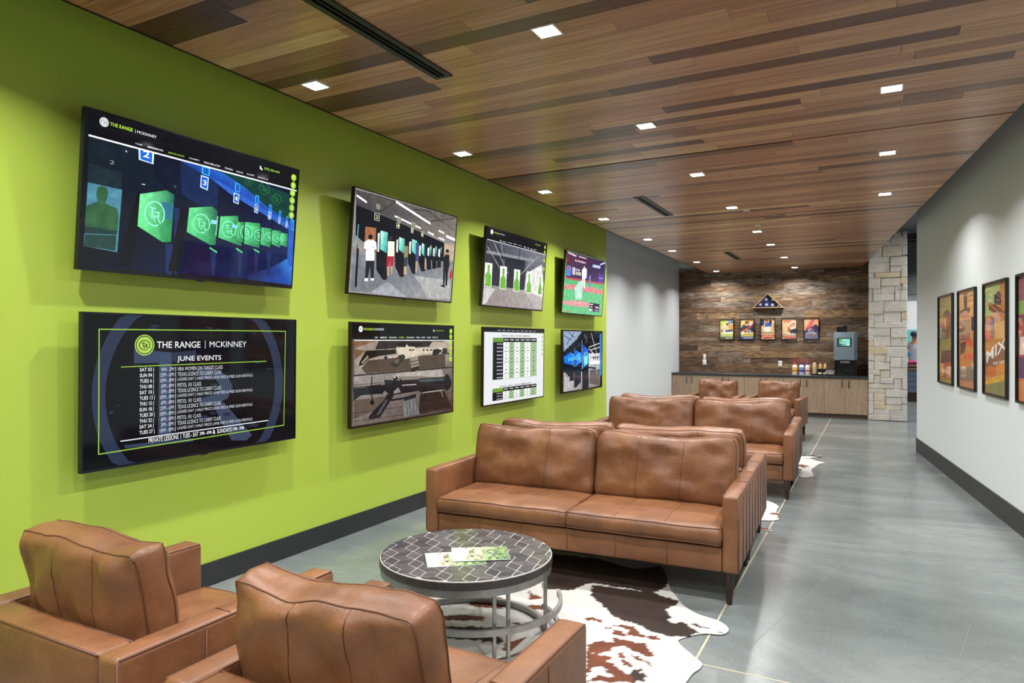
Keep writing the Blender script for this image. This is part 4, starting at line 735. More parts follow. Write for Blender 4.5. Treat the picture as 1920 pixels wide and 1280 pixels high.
('t','22262c','~A',0.6873,0.6502,0.7113,0.6671,1),('t','22262c','~A',0.7961,0.6502,0.8201,0.6671,1),('r','50545c',0.2912,0.6331,0.8676,0.6355),('r','50545c',0.2912,0.6828,0.8676,0.6852),
('t','f0f2f4','~ABCDEF',0.3032,0.1463,0.3709,0.1651,1),('t','f0f2f4','~ABCDEF',0.3949,0.1463,0.4606,0.1651,1),('t','f0f2f4','~ABCDEF',0.4846,0.1463,0.5506,0.1651,1),
('t','f0f2f4','~ABCDEF',0.5746,0.1463,0.6381,0.1651,1),('t','f0f2f4','~ABCDEF',0.6621,0.1463,0.7365,0.1651,1),('t','f0f2f4','~ABCDEF',0.7605,0.1463,0.8556,0.1651,1),
('t','22262c','INDIVIDUAL | FAMILY | CORPORATE MEMBERSHIP FEES',0.2402,0.7722,0.7634,0.7989,1),('r','14171c',0.132,0.8,0.2912,0.9614),('r','6aa03a',0.132,0.8,0.2912,0.8512),
('r','14171c',0.2912,0.8,0.8676,0.8512),('r','ffffff',0.2912,0.8512,0.3829,0.9614),('r','a8c89a',0.3829,0.8512,0.4726,0.9614),('r','ffffff',0.4726,0.8512,0.5626,0.9614),
('r','a8c89a',0.5626,0.8512,0.6501,0.9614),('r','ffffff',0.6501,0.8512,0.7485,0.9614),('r','a8c89a',0.7485,0.8512,0.8676,0.9614),('t','e0e4e8','~ABCDEFG',0.1912,0.8641,0.2792,0.8751,0),
('t','22262c','~A',0.3251,0.863,0.3491,0.8754,1),('t','22262c','~A',0.4158,0.863,0.4398,0.8754,1),('t','22262c','~A',0.5056,0.863,0.5296,0.8754,1),('t','22262c','~A',0.5943,0.863,0.6183,0.8754,1),
('t','22262c','~A',0.6873,0.863,0.7113,0.8754,1),('t','22262c','~A',0.7961,0.863,0.8201,0.8754,1),('r','50545c',0.2912,0.85,0.8676,0.8524),('t','e0e4e8','~ABCDEFG',0.1912,0.9008,0.2792,0.9118,0),
('t','22262c','~ABC',0.317,0.8997,0.3571,0.9122,1),('t','22262c','~ABC',0.4078,0.8997,0.4478,0.9122,1),('t','22262c','~ABC',0.4976,0.8997,0.5376,0.9122,1),
('t','22262c','~ABC',0.5863,0.8997,0.6263,0.9122,1),('t','22262c','~ABC',0.6793,0.8997,0.7193,0.9122,1),('t','22262c','~ABC',0.7881,0.8997,0.8281,0.9122,1),('r','50545c',0.2912,0.8867,0.8676,0.8891),
('t','e0e4e8','~ABCDEFG',0.1912,0.9375,0.2792,0.9485,0),('t','22262c','~ABCD',0.3071,0.9364,0.367,0.9489,1),('t','22262c','~ABCD',0.3978,0.9364,0.4577,0.9489,1),
('t','22262c','~ABCD',0.4876,0.9364,0.5476,0.9489,1),('t','22262c','~ABCD',0.5763,0.9364,0.6363,0.9489,1),('t','22262c','~ABCD',0.6693,0.9364,0.7293,0.9489,1),
('t','22262c','~ABCD',0.7781,0.9364,0.8381,0.9489,1),('r','50545c',0.2912,0.9235,0.8676,0.9259),('r','50545c',0.2912,0.9602,0.8676,0.9626),('t','f0f2f4','~ABCDEF',0.3032,0.8154,0.3709,0.8317,1),
('t','f0f2f4','~ABCDEF',0.3949,0.8154,0.4606,0.8317,1),('t','f0f2f4','~ABCDEF',0.4846,0.8154,0.5506,0.8317,1),('t','f0f2f4','~ABCDEF',0.5746,0.8154,0.6381,0.8317,1),
('t','f0f2f4','~ABCDEF',0.6621,0.8154,0.7365,0.8317,1),('t','f0f2f4','~ABCDEF',0.7605,0.8154,0.8556,0.8317,1),('c','8ab83a',0.9757,0.0548,0.018),('c','8ab83a',0.9732,0.1115,0.018),
('c','8ab83a',0.974,0.1794,0.018),('c','8ab83a',0.9716,0.2405,0.018),('c','8ab83a',0.9723,0.304,0.018),('c','8ab83a',0.973,0.3719,0.018),],
'ballgame':[
('r','6cc088',0,0,1,1),('q',['5a3040','3a2c50','4a3c6a','4a3c58'],[(0.0037,0.006),(0.9883,0.0037),(1.0007,0.4131),(0.0316,0.4217)]),
('p','d8c8d8',[(0.0419,0.0159),(0.2383,0.0403),(0.2273,0.0653),(0.0376,0.0389)]),('p','e8e0f0',[(0.8416,0.07),(0.9815,0.0152),(0.9809,0.0358),(0.8598,0.0871)]),
('t','f4e8f4','~HOME RUN',0.2917,0.0347,0.4827,0.0552,1),('p','8a2c3c',[(0.0191,0.1178),(0.0757,0.1163),(0.0747,0.1793),(0.018,0.1804)]),('t','f0c8d8','~BALLPARK',0.2111,0.1049,0.47,0.1387,1),
('p','6a88d8',[(0.0418,0.239),(0.1353,0.2398),(0.136,0.3961),(0.0385,0.398)]),
('p','d03050',[(0.1068,0.2691),(0.1048,0.2822),(0.0973,0.2928),(0.0861,0.2979),(0.0745,0.2963),(0.0654,0.2885),(0.0613,0.2764),(0.0633,0.2634),(0.0708,0.2529),(0.0819,0.2477),(0.0935,0.2492),(0.1026,0.257)]),
('p','4a7ae0',[(0.1134,0.3459),(0.111,0.3619),(0.1017,0.3746),(0.0881,0.3808),(0.0738,0.3787),(0.0627,0.3689),(0.0577,0.3542),(0.0601,0.3383),(0.0693,0.3256),(0.0828,0.3194),(0.0971,0.3214),(0.1084,0.3311)]),
('p','c8c0d4',[(0.1616,0.2419),(0.2334,0.2441),(0.2352,0.3652),(0.1685,0.3636)]),('p','d0c8d8',[(0.2453,0.2562),(0.3412,0.2598),(0.3403,0.2789),(0.2448,0.2796)]),
('p','b8b0c4',[(0.2491,0.2976),(0.3798,0.2966),(0.3785,0.3542),(0.2481,0.3587)]),('p','cabc40',[(0.2548,0.3295),(0.3688,0.3269),(0.3674,0.3415),(0.2563,0.3453)]),
('p','b4c4e0',[(0.6518,0.1125),(0.8617,0.102),(0.8522,0.1543),(0.6499,0.162)]),('p','5a3c9a',[(0.8162,0.2513),(0.9627,0.2505),(0.9719,0.3851),(0.8257,0.3933)]),
('t','e8e0ff','~MLB',0.8479,0.3132,0.9531,0.3299,1),('p','b8585c',[(0.0254,0.4226),(0.4126,0.4122),(0.9822,0.3995),(0.9822,0.4259),(0.6065,0.4462),(0.028,0.4541)]),
('q',['5cb470','64b880','5aa874','68bc80'],[(0.028,0.4541),(0.6065,0.4462),(0.9822,0.4259),(0.9852,0.526)]),('p','64b478',[(0.0283,0.4586),(0.319,0.458),(0.2963,0.5087),(0.0287,0.541)]),
('p','d8888c',[(0.0257,0.5506),(0.3245,0.5149),(0.675,0.5136),(0.9859,0.5313),(0.9895,0.6108),(0.6248,0.6102),(0.1969,0.6058),(0.0229,0.6246)]),
('p','dc9a9c',[(0.0069,0.8213),(0.2534,0.7827),(0.5836,0.7867),(0.7099,0.8186),(0.5924,0.8679),(0.3321,0.8847),(0.0169,0.8674)]),('l','f0d0d0',0.006,[(0.2434,0.8223),(0.4394,0.8177)]),
('p','f4f0f8',[(0.3898,0.2569),(0.4208,0.2139),(0.4624,0.2023),(0.5115,0.2283),(0.5174,0.3786),(0.482,0.3883),(0.4993,0.5534),(0.4711,0.5614),(0.4516,0.4021),(0.4403,0.4036),(0.4486,0.5541),(0.4245,0.5568),(0.4112,0.3978)]),
('p','d8a890',[(0.4642,0.1924),(0.4625,0.2013),(0.4559,0.2087),(0.4463,0.2126),(0.4362,0.2119),(0.4284,0.2069),(0.4249,0.1989),(0.4266,0.19),(0.4332,0.1826),(0.4427,0.1787),(0.4528,0.1793),(0.4607,0.1844)]),
('p','8a7ab0',[(0.5787,0.3307),(0.5907,0.3044),(0.6244,0.3094),(0.6317,0.4281),(0.6325,0.5436),(0.6026,0.5469)]),('p','5a4a78',[(0.5843,0.3004),(0.6168,0.2956),(0.6165,0.3204),(0.587,0.3246)]),
('p','b8e0d0',[(0.3465,0.4545),(0.4282,0.4246),(0.4467,0.7472),(0.2934,0.7698),(0.2485,0.5812)]),('p','d08060',[(0.0255,0.9755),(0.216,0.9702),(0.2101,0.9803),(0.0265,0.9878)]),
('p','2a2440',[(0.6521,0.7866),(0.9157,0.7913),(0.9261,0.9413),(0.6577,0.9343)]),('t','ffffff','~TEX',0.6647,0.8032,0.742,0.8247,1),('t','ffffff','~HOU',0.6698,0.8484,0.7312,0.8673,1),
('t','ffffff','~3  2',0.8081,0.8455,0.9006,0.8694,1),('p','e8e4f0',[(0.6559,0.8897),(0.7182,0.8911),(0.7196,0.9309),(0.6605,0.931)]),
('p','c06a80',[(0.7307,0.8904),(0.7623,0.8906),(0.7638,0.9306),(0.7321,0.9302)]),('p','7a8ab8',[(0.7976,0.8917),(0.9035,0.8929),(0.9036,0.9338),(0.8022,0.9307)]),],
'bluelanes':[
('r','0c121e',0,0,1,1),('p','8c9cb8',[(0.0095,0.0127),(0.4482,0.0103),(0.3146,0.1438),(0.0233,0.3421)]),('l','1c2848',0.014,[(0.2652,0.0243),(0.0831,0.2355)]),
('l','1c2848',0.014,[(0.1159,0.0189),(0.2672,0.1119)]),('l','1c2848',0.014,[(0.0296,0.0836),(0.1702,0.1541)]),('l','8490a0',0.016,[(0.3523,0.0222),(0.3348,0.1437)]),
('l','8490a0',0.016,[(0.2087,0.1355),(0.198,0.2361)]),('l','8490a0',0.016,[(0.1269,0.2176),(0.1286,0.29)]),('l','8490a0',0.016,[(0.0649,0.2623),(0.0661,0.3161)]),
('l','8490a0',0.016,[(0.3838,0.2089),(0.3783,0.265)]),('l','8490a0',0.016,[(0.5266,0.0561),(0.535,0.1134)]),('l','8490a0',0.016,[(0.5632,0.0938),(0.5683,0.1899)]),
('q',['a0a4a8','b8b8b4','807e7c','a8a8a8'],[(0.025,0.6799),(0.4639,0.6912),(0.4708,0.9936),(0.026,0.9904)]),
('q',['d8d8d8','c4c8cc','6a6664','8a8684'],[(0.6277,0.3833),(0.9547,0.3911),(0.9445,0.984),(0.6417,0.9926)]),('p','f0f4f8',[(0.6748,0.5205),(0.9579,0.5324),(0.959,0.5829),(0.6761,0.5789)]),
('p','9aa4a8',[(0.6761,0.5789),(0.959,0.5829),(0.9606,0.6535),(0.6923,0.6381)]),('p','0c1018',[(0.6192,0.0156),(0.9461,0.0177),(0.9533,0.3306),(0.7768,0.4066),(0.6259,0.3059)]),
('l','c8ccd0',0.016,[(0.6932,0.0333),(0.837,0.3684)]),('l','c8ccd0',0.016,[(0.6259,0.3059),(0.8074,0.4173)]),('l','c8ccd0',0.016,[(0.6851,0.3262),(0.9442,0.28)]),
('l','c8ccd0',0.016,[(0.6398,0.277),(0.9268,0.2095)]),('p','2a2c30',[(0.7475,0.4451),(0.7777,0.446),(0.7758,0.4952),(0.7516,0.4943)]),
('p','2a2c30',[(0.7959,0.4466),(0.8265,0.4476),(0.8246,0.4971),(0.8001,0.4962)]),('p','2a2c30',[(0.8511,0.4484),(0.8822,0.4493),(0.8802,0.4992),(0.8554,0.4983)]),
('l','2a2c30',0.01,[(0.6881,0.4578),(0.9323,0.4509)]),('p','1a2838',[(0.6185,0.6146),(0.8279,0.6409),(0.8211,0.6801),(0.6191,0.6436)]),
('p','5a5654',[(0.6636,0.6753),(0.9376,0.6823),(0.9285,0.9724),(0.6545,0.9166)]),('l','e0e0e0',0.012,[(0.844,0.6766),(0.8615,0.7672)]),
('p','0f1c2c',[(0.0289,0.5824),(0.0851,0.5945),(0.0868,0.6662),(0.0348,0.6806)]),('q',['1a6ae0','2f9cff','2288f0','0f4ab8'],[(0.0248,0.4088),(0.0815,0.4374),(0.0839,0.5406),(0.0274,0.5201)]),
('p','0f1c2c',[(0.0637,0.5888),(0.1282,0.6014),(0.1306,0.7052),(0.071,0.7188)]),('q',['1a6ae0','2f9cff','2288f0','0f4ab8'],[(0.0593,0.3964),(0.1241,0.4253),(0.127,0.5517),(0.0624,0.5306)]),
('p','0f1c2c',[(0.104,0.5955),(0.1808,0.6089),(0.1839,0.7453),(0.1128,0.7578)]),('q',['1a6ae0','2f9cff','2288f0','0f4ab8'],[(0.0989,0.3751),(0.176,0.4042),(0.1797,0.5634),(0.1028,0.5415)]),
('p','0f1c2c',[(0.1519,0.6072),(0.2592,0.6226),(0.2639,0.8248),(0.1642,0.8343)]),('q',['1a6ae0','2f9cff','2288f0','0f4ab8'],[(0.146,0.3536),(0.2537,0.3835),(0.2582,0.5766),(0.1506,0.5529)]),
('p','122232',[(0.2665,0.6505),(0.4415,0.6238),(0.4402,0.8683),(0.3198,0.9498),(0.2669,0.9535)]),
('q',['0c4ac0','2a94ff','38a8ff','1054c8'],[(0.2718,0.3102),(0.4358,0.3787),(0.4393,0.5295),(0.2853,0.6056)]),('g','7ae8e0',0.362,0.4422,0.0543,0.056,0.14),
('p','101e2c',[(0.4711,0.7011),(0.6335,0.6348),(0.6397,0.9056),(0.5981,0.988),(0.4707,0.9889)]),
('q',['0a3cb0','1e74f0','3ad0e0','1460d0'],[(0.4669,0.2184),(0.6149,0.3347),(0.6101,0.566),(0.463,0.6533)]),('g','88f0e0',0.5497,0.4388,0.0571,0.0766,0.12),
('p','6ae0d8',[(0.5,0.4372),(0.5997,0.4308),(0.6026,0.556),(0.5176,0.5901)]),('l','c0c8cc',0.012,[(0.4489,0.1617),(0.463,0.6533)]),('l','a8b0b8',0.008,[(0.2672,0.2825),(0.2694,0.6048)]),
('g','6adcf0',0.2751,0.4531,0.0371,0.0362,0.15),('g','6adcf0',0.1969,0.4686,0.0337,0.0332,0.15),('g','6adcf0',0.1455,0.4712,0.0281,0.0279,0.15),
('p','2a7ac8',[(0.9236,0.0686),(0.986,0.0168),(0.9958,0.7971),(0.9401,0.7929)]),('p','0c1018',[(0.9639,0.7947),(0.9958,0.7971),(0.9922,0.9888),(0.9636,0.991)]),],
'west_yellow':[
('r','e8e090',0,0,1,1),('p','cad054',[(0.0094,0.0153),(0.434,0.0153),(0.2925,0.1682),(0.0094,0.3517)]),('p','a8c0d0',[(0.434,0.0092),(0.9906,0.0092),(0.9906,0.1682),(0.6698,0.1376)]),
('p','4a6a8a',[(0.3868,0.1988),(0.9528,0.0765),(0.9906,0.1682),(0.5519,0.3211)]),('p','e8a050',[(0.5755,0.2905),(0.9906,0.2294),(0.9906,0.5352),(0.717,0.5657)]),
('p','d8b08a',[(0.8962,0.2446),(0.8785,0.2936),(0.8302,0.3294),(0.7642,0.3425),(0.6981,0.3294),(0.6498,0.2936),(0.6321,0.2446),(0.6498,0.1957),(0.6981,0.1599),(0.7642,0.1468),(0.8302,0.1599),(0.8785,0.1957)]),
('l','8a8a6a',0.02,[(0.1038,0.2294),(0.2453,0.4434)]),('p','e0d0b0',[(0.1509,0.3517),(0.5755,0.3517),(0.6698,0.6575),(0.0566,0.6881)]),
('p','3a4a9a',[(0.3868,0.5352),(0.9528,0.5046),(0.9906,0.5963),(0.434,0.6269)]),
('p','c85a3a',[(0.1698,0.5657),(0.161,0.6116),(0.1368,0.6452),(0.1038,0.6575),(0.0708,0.6452),(0.0466,0.6116),(0.0377,0.5657),(0.0466,0.5199),(0.0708,0.4863),(0.1038,0.474),(0.1368,0.4863),(0.161,0.5199)]),
('p','88a83a',[(0.0094,0.7492),(0.9906,0.7492),(0.9906,0.8563),(0.0094,0.8563)]),('p','4a5a3a',[(0.0094,0.8716),(0.9906,0.8716),(0.9906,0.9939),(0.0094,0.9939)]),
('t','fcfcf0','~OUTLAW',0.1509,0.633,0.9764,0.7339,1),('t','f0f4a0','~DESERT VALLEY',0.0566,0.7645,0.9764,0.841,1),('t','d8dcc8','~ALL ACTION',0.3868,0.896,0.9528,0.9633,0),],
'west_orange':[
('r','f0b860',0,0,1,1),('p','f4d890',[(0.0187,0.0154),(0.5327,0.0154),(0.1121,0.3538),(0.0187,0.3538)]),('p','2a2a5a',[(0.0187,0.4462),(0.2523,0.2923),(1.0,0.2308),(1.0,0.6615),(0.0187,0.6615)]),
('p','d8a078',[(0.6542,0.2308),(0.6317,0.2862),(0.5701,0.3267),(0.486,0.3415),(0.4019,0.3267),(0.3403,0.2862),(0.3178,0.2308),(0.3403,0.1754),(0.4019,0.1348),(0.486,0.12),(0.5701,0.1348),(0.6317,0.1754)]),
('p','6a4a3a',[(0.3224,0.1385),(0.4626,0.0708),(0.6262,0.1015),(0.6262,0.2),(0.3458,0.2062)]),('p','d8dcf0',[(0.6262,0.2615),(0.8131,0.1077),(0.9533,0.2),(0.7196,0.3538)]),
('p','c84a2a',[(0.0,0.6615),(0.9065,0.2462),(0.9533,0.3231),(0.0187,0.7538)]),('p','3a5a4a',[(0.1589,0.2615),(0.3458,0.2923),(0.2523,0.4462),(0.1121,0.4462)]),
('p','e87a3a',[(0.0187,0.6),(0.4393,0.4462),(0.5327,0.4769),(0.0421,0.6923)]),('p','f4f0e0',[(0.0,0.6615),(0.2523,0.6),(0.2523,0.7538),(0.0,0.7538)]),
('p','7a9a2a',[(0.0,0.7692),(1.0,0.7538),(1.0,0.8523),(0.0,0.8523)]),('p','2a4a8a',[(0.0,0.8708),(1.0,0.8708),(1.0,1.0),(0.0,1.0)]),('t','fcfcf4','BUCK',0.4626,0.5231,0.8131,0.6062,1),
('t','fcfcf4','JONES',0.1589,0.6246,0.9533,0.7385,1),('t','f0f090','~THE RED RIDER',0.0421,0.7754,0.9766,0.8462,1),('t','e0e4f0','~A UNIVERSAL CHAPTER PLAY',0.2056,0.9077,0.9533,0.9631,0),],
'west_blue':[
('r','e8c890',0,0,1,1),('p','2a3a7a',[(-0.0,0.0152),(0.2294,0.0152),(0.2294,0.3049),(-0.0,0.3354)]),('p','2a2a4a',[(0.5963,0.0244),(0.8028,0.0915),(0.7339,0.3659),(0.5963,0.3049)]),
('p','3a6ac0',[(0.3211,0.1829),(0.5963,0.1524),(0.711,0.3659),(0.2752,0.3963)]),
('p','c88a68',[(0.5138,0.122),(0.5002,0.1585),(0.4633,0.1853),(0.4128,0.1951),(0.3624,0.1853),(0.3254,0.1585),(0.3119,0.122),(0.3254,0.0854),(0.3624,0.0586),(0.4128,0.0488),(0.4633,0.0586),(0.5002,0.0854)]),
('p','a04a2a',[(0.2844,0.061),(0.4128,0.0152),(0.5413,0.061),(0.5275,0.1067),(0.2936,0.1098)]),('p','f4f0e4',[(0.2294,0.3963),(0.5963,0.3659),(0.6881,0.5488),(0.5046,0.6707),(0.1835,0.5488)]),
('p','c8a080',[(0.8257,0.2439),(0.9862,0.2134),(0.9862,0.5793),(0.8486,0.5488)]),('p','c82a3a',[(-0.0,0.7927),(0.9862,0.7866),(0.9862,0.8994),(0.7339,0.9695),(0.2752,0.9695),(-0.0,0.8994)]),
('t','1c2c3a','WAYNE',0.0229,0.6402,0.9174,0.747,1),('t','f8d8b8','~LAWLESS RANGE',0.0917,0.8171,0.9174,0.8902,1),],
'west_tan':[
('r','f0c898',0,0,1,1),('t','d85a4a','~BOLD',0.1078,0.045,0.6466,0.1952,1),('p','e0d4c4',[(0.3448,0.2553),(0.5603,0.1652),(0.819,0.1652),(0.9138,0.2402),(0.7328,0.3153),(0.431,0.3153)]),
('p','3a3438',[(0.6897,0.2102),(0.9138,0.2312),(0.819,0.2853)]),
('p','d8a078',[(0.8534,0.3453),(0.8303,0.4054),(0.7672,0.4494),(0.681,0.4655),(0.5948,0.4494),(0.5317,0.4054),(0.5086,0.3453),(0.5317,0.2853),(0.5948,0.2413),(0.681,0.2252),(0.7672,0.2413),(0.8303,0.2853)]),
('p','f0e8e0',[(0.5603,0.4354),(0.9052,0.3754),(0.9052,0.5255),(0.6466,0.5405)]),('p','2a3a4a',[(0.5819,0.5405),(0.9914,0.4655),(0.9914,0.7357),(0.5603,0.7207)]),
('p','b06a4a',[(0.4095,0.3754),(0.5603,0.4655),(0.5819,0.6757),(0.3879,0.6156)]),('p','c8a888',[(0.0,0.7357),(0.9914,0.7207),(0.9914,0.9009),(0.0,0.9459)]),
('p','6a6a6a',[(0.3017,0.9459),(0.9914,0.9339),(0.9914,0.994),(0.0,0.994)]),('t','e83a3a','~SUNDOWN TRAIL',0.0431,0.97,0.9267,0.8408,1),('t','f8f0e8','~SADDLE UP',0.3017,0.7057,0.8621,0.7808,1),],
'west_sunset':[
('r','f0a878',0,0,1,1),('p','f0c090',[(0.0,0.0),(0.4321,0.0),(0.1029,0.3882),(0.0,0.3882)]),
('p','d86a78',[(0.5144,0.0353),(0.7613,0.0353),(0.679,0.2118),(0.4321,0.4471),(0.1029,0.5059),(0.2675,0.3294)]),
('p','7a3a5a',[(0.1852,0.4765),(0.4733,0.4176),(0.8025,0.2706),(1.0,0.3882),(1.0,0.8),(0.0206,0.8),(0.0206,0.6235)]),
('p','3a2a5a',[(0.679,0.3882),(0.8436,0.2853),(1.0,0.4029),(1.0,0.6824),(0.7613,0.6235)]),('p','4a3a6a',[(0.0,0.5941),(0.5144,0.55),(1.0,0.6824),(1.0,1.0),(0.0,1.0)]),
('p','f0e8f0',[(0.2263,0.5412),(0.4733,0.4765),(0.5556,0.5059),(0.2675,0.5647)]),('p','3a4a7a',[(0.0,0.9029),(1.0,0.9029),(1.0,1.0),(0.0,1.0)]),('t','f4e8f0','BUCK',0.3086,0.5882,0.679,0.6676,1),
('t','fcfcfc','JONES',0.1029,0.6824,0.8848,0.8,1),('t','f8c8a8','~THUNDER TRAIL',0.0412,0.8235,0.9671,0.8765,1),('t','c8ccd8','~WESTERN SERIAL',0.1029,0.9235,0.9259,0.9706,0),],
'trail_olive':[
('r','a89a58',0,0,1,1),('p','bcae68',[(-0.0,-0.0),(1.0,-0.0),(1.0,0.2583),(-0.0,0.2517)]),('t','5a4a2a','~LAST OF',0.2021,0.0607,0.9365,0.0644,1),
('t','5a4a2a','~THE DUANES',0.1219,0.1217,0.9365,0.1184,1),('p','8a6a3a',[(0.1721,0.255),(0.9365,0.2313),(0.9365,0.4881),(0.1721,0.4974)]),
('p','6a3a3a',[(0.1219,0.6457),(0.8908,0.6167),(0.9365,0.7706),(0.1219,0.7943)]),
('p','c88a60',[(0.7893,0.28),(0.7594,0.3184),(0.6772,0.3457),(0.5634,0.3546),(0.448,0.3424),(0.3624,0.312),(0.3309,0.2715),(0.3624,0.2321),(0.448,0.2048),(0.5634,0.1969),(0.6772,0.2101),(0.7594,0.2405)]),
('p','4a3a2a',[(0.2221,0.2157),(0.5634,0.1443),(0.8908,0.2304)]),('p','c06a3a',[(0.1219,0.7808),(0.9638,0.7575),(0.9638,0.9497),(0.1219,0.9564)]),
('t','e8dcb0','~WESTERN',0.1219,0.8416,0.9456,0.8988,1),],
'fight_orange':[
('r','d08a4a',0,0,1,1),('p','d8a060',[(0.0,-0.0),(1.0,-0.0),(1.0,0.2712),(0.0,0.2747)]),('t','3a3028','~RUSTLERS',0.5508,0.0409,0.9563,0.0686,1),('t','3a3028','FIGHT',0.5508,0.0932,0.9123,0.116,1),
('p','4a3c38',[(0.2602,0.0307),(0.4967,0.0215),(0.4967,0.1791),(0.6883,0.1725),(0.6122,0.2284),(0.0577,0.2278),(0.0577,0.1978),(0.3001,0.1799)]),
('p','c89070',[(0.6428,0.2638),(0.608,0.2921),(0.5122,0.3117),(0.3793,0.3172),(0.2442,0.307),(0.1438,0.2834),(0.1067,0.2528),(0.1438,0.2237),(0.2442,0.2043),(0.3793,0.1996),(0.5122,0.2106),(0.608,0.2341)]),
('p','7a5a48',[(0.0577,0.2998),(0.6883,0.2994),(0.6883,0.4954),(0.0577,0.5159)]),('p','2a2c40',[(0.7261,0.2771),(1.0,0.2712),(1.0,0.4068),(0.7261,0.4151)]),
('p','5a4030',[(0.0577,0.5399),(0.4577,0.5175),(0.3398,0.635),(0.0577,0.672)]),('t','d84a32','~GOLD',0.3635,0.4936,0.9709,0.5763,1),('t','d84a32','~ACROSS',0.2602,0.6412,0.9854,0.712,1),
('p','8a7a68',[(0.0165,0.8046),(1.0,0.7684),(1.0,0.904),(0.0165,0.937)]),('p','b87850',[(0.0,0.9373),(1.0,0.904),(1.0,1.0),(0.0,1.0)]),],
'hat_green':[
('r','c88a44',0,0,1,1),('p','a8b870',[(-0.0,0.0053),(0.6651,0.0009),(0.6651,0.2743),(-0.0,0.2935)]),('p','c07a38',[(0.6651,0.0009),(1.0,-0.0),(1.0,0.4975),(0.6651,0.4971)]),
('p','4a2a30',[(0.4313,0.1047),(0.6075,0.0718),(0.7392,0.1046),(0.7279,0.205),(0.4313,0.1873)]),
('p','8a4a34',[(0.1449,0.1587),(0.52,0.1947),(0.9728,0.2852),(0.9728,0.3),(0.5784,0.2828),(0.1884,0.2336)]),('l','d8b090',0.006,[(0.1574,0.1644),(0.6363,0.2687),(0.9728,0.3)]),
('p','d8a080',[(0.7222,0.3258),(0.6917,0.3557),(0.6075,0.3769),(0.4905,0.3839),(0.3714,0.3744),(0.2827,0.3505),(0.25,0.3186),(0.2827,0.2878),(0.3714,0.2666),(0.4905,0.2607),(0.6075,0.2712),(0.6917,0.295)]),
('p','c86a4a',[(0.0191,0.3897),(0.311,0.3404),(0.3413,0.4967),(0.0191,0.5389)]),('p','6a5a6a',[(0.2806,0.2878),(0.4313,0.3111),(0.4313,0.4968),(0.2806,0.4966)]),
('p','e0b070',[(0.52,0.3535),(0.9728,0.3395),(0.9728,0.4975),(0.52,0.4969)]),('p','8a5a3c',[(-0.0,0.667),(0.9728,0.4975),(1.0,0.6552),(-0.0,0.8378)]),
('tx','f4f2ee','MIX',0.0697,0.5494,0.9509,0.6558,-0.16),('tx','f0ece4','AND TONY',0.3714,0.7145,0.918,0.7057,-0.05),
('p','c86a30',[(0.52,0.7941),(0.4884,0.8204),(0.4014,0.8415),(0.2806,0.8517),(0.1574,0.8479),(0.0657,0.8308),(0.0318,0.805),(0.0657,0.7777),(0.1574,0.7566),(0.2806,0.7472),(0.4014,0.7519),(0.4884,0.7691)]),
('p','d88a3a',[(0.9946,0.7538),(0.9624,0.7742),(0.8738,0.7907),(0.7506,0.7989),(0.6248,0.7964),(0.5311,0.7836),(0.4964,0.7638),(0.5311,0.7426),(0.6248,0.726),(0.7506,0.7185),(0.8738,0.7217),(0.9624,0.7347)]),
('tx','e8b83a','~BIGGOLD',0.0571,0.8682,0.9728,0.8629,-0.08),('p','7a7a48',[(-0.0,0.9338),(1.0,0.8522),(1.0,1.0),(-0.0,1.0)]),],
'ride_red':[
('r','b04a48',0,0,1,1),('p','7a3a4a',[(-0.0,-0.0),(0.4821,0.0026),(0.4821,0.3668),(-0.0,0.362)]),('p','7a9a4a',[(-0.0,0.1991),(0.3166,0.1891),(0.3166,0.2947),(-0.0,0.3077)]),
('p','d8a080',[(0.7988,0.3109),(0.7643,0.3484),(0.669,0.3754),(0.5361,0.3846),(0.4,0.3729),(0.2981,0.3429),(0.2603,0.3027),(0.2981,0.2636),(0.4,0.2367),(0.5361,0.2292),(0.669,0.2425),(0.7643,0.2724)]),
('p','d8c8b8',[(0.0295,0.4887),(0.9504,0.4544),(0.9504,0.5873),(0.0295,0.6331)]),('p','4a3a5a',[(0.0295,0.6511),(0.9504,0.6205),(0.9504,0.7866),(0.0295,0.8226)]),
('p','c87a4a',[(-0.0,0.8235),(1.0,0.7851),(1.0,1.0),(-0.0,1.0)]),('t','f0e8d8','~RIDER',0.0881,0.5335,0.9003,0.5878,1),],
}

# ------------------------------------------------------------------ the shell
rnd = random.Random(11)
def struct(name, mb, m, parent=None, label=None):
    o = mb.build(name, m, parent)
    if parent is None: o['kind'] = 'structure'
    if label: o['label'] = label
    return o

WL = -3.98                       # face of the green wall
def rw(y): return 0.55 + 0.115 * (11.98 - y)      # face of the right wall (it runs at a slight angle)
def ce_l(y): return -3.452 - 0.0075 * (y - 2.0)   # left edge of the hung cedar ceiling
def ce_r(y): return 0.885 - 0.1045 * (y - 5.97)   # its right edge
ROOF = 6.0

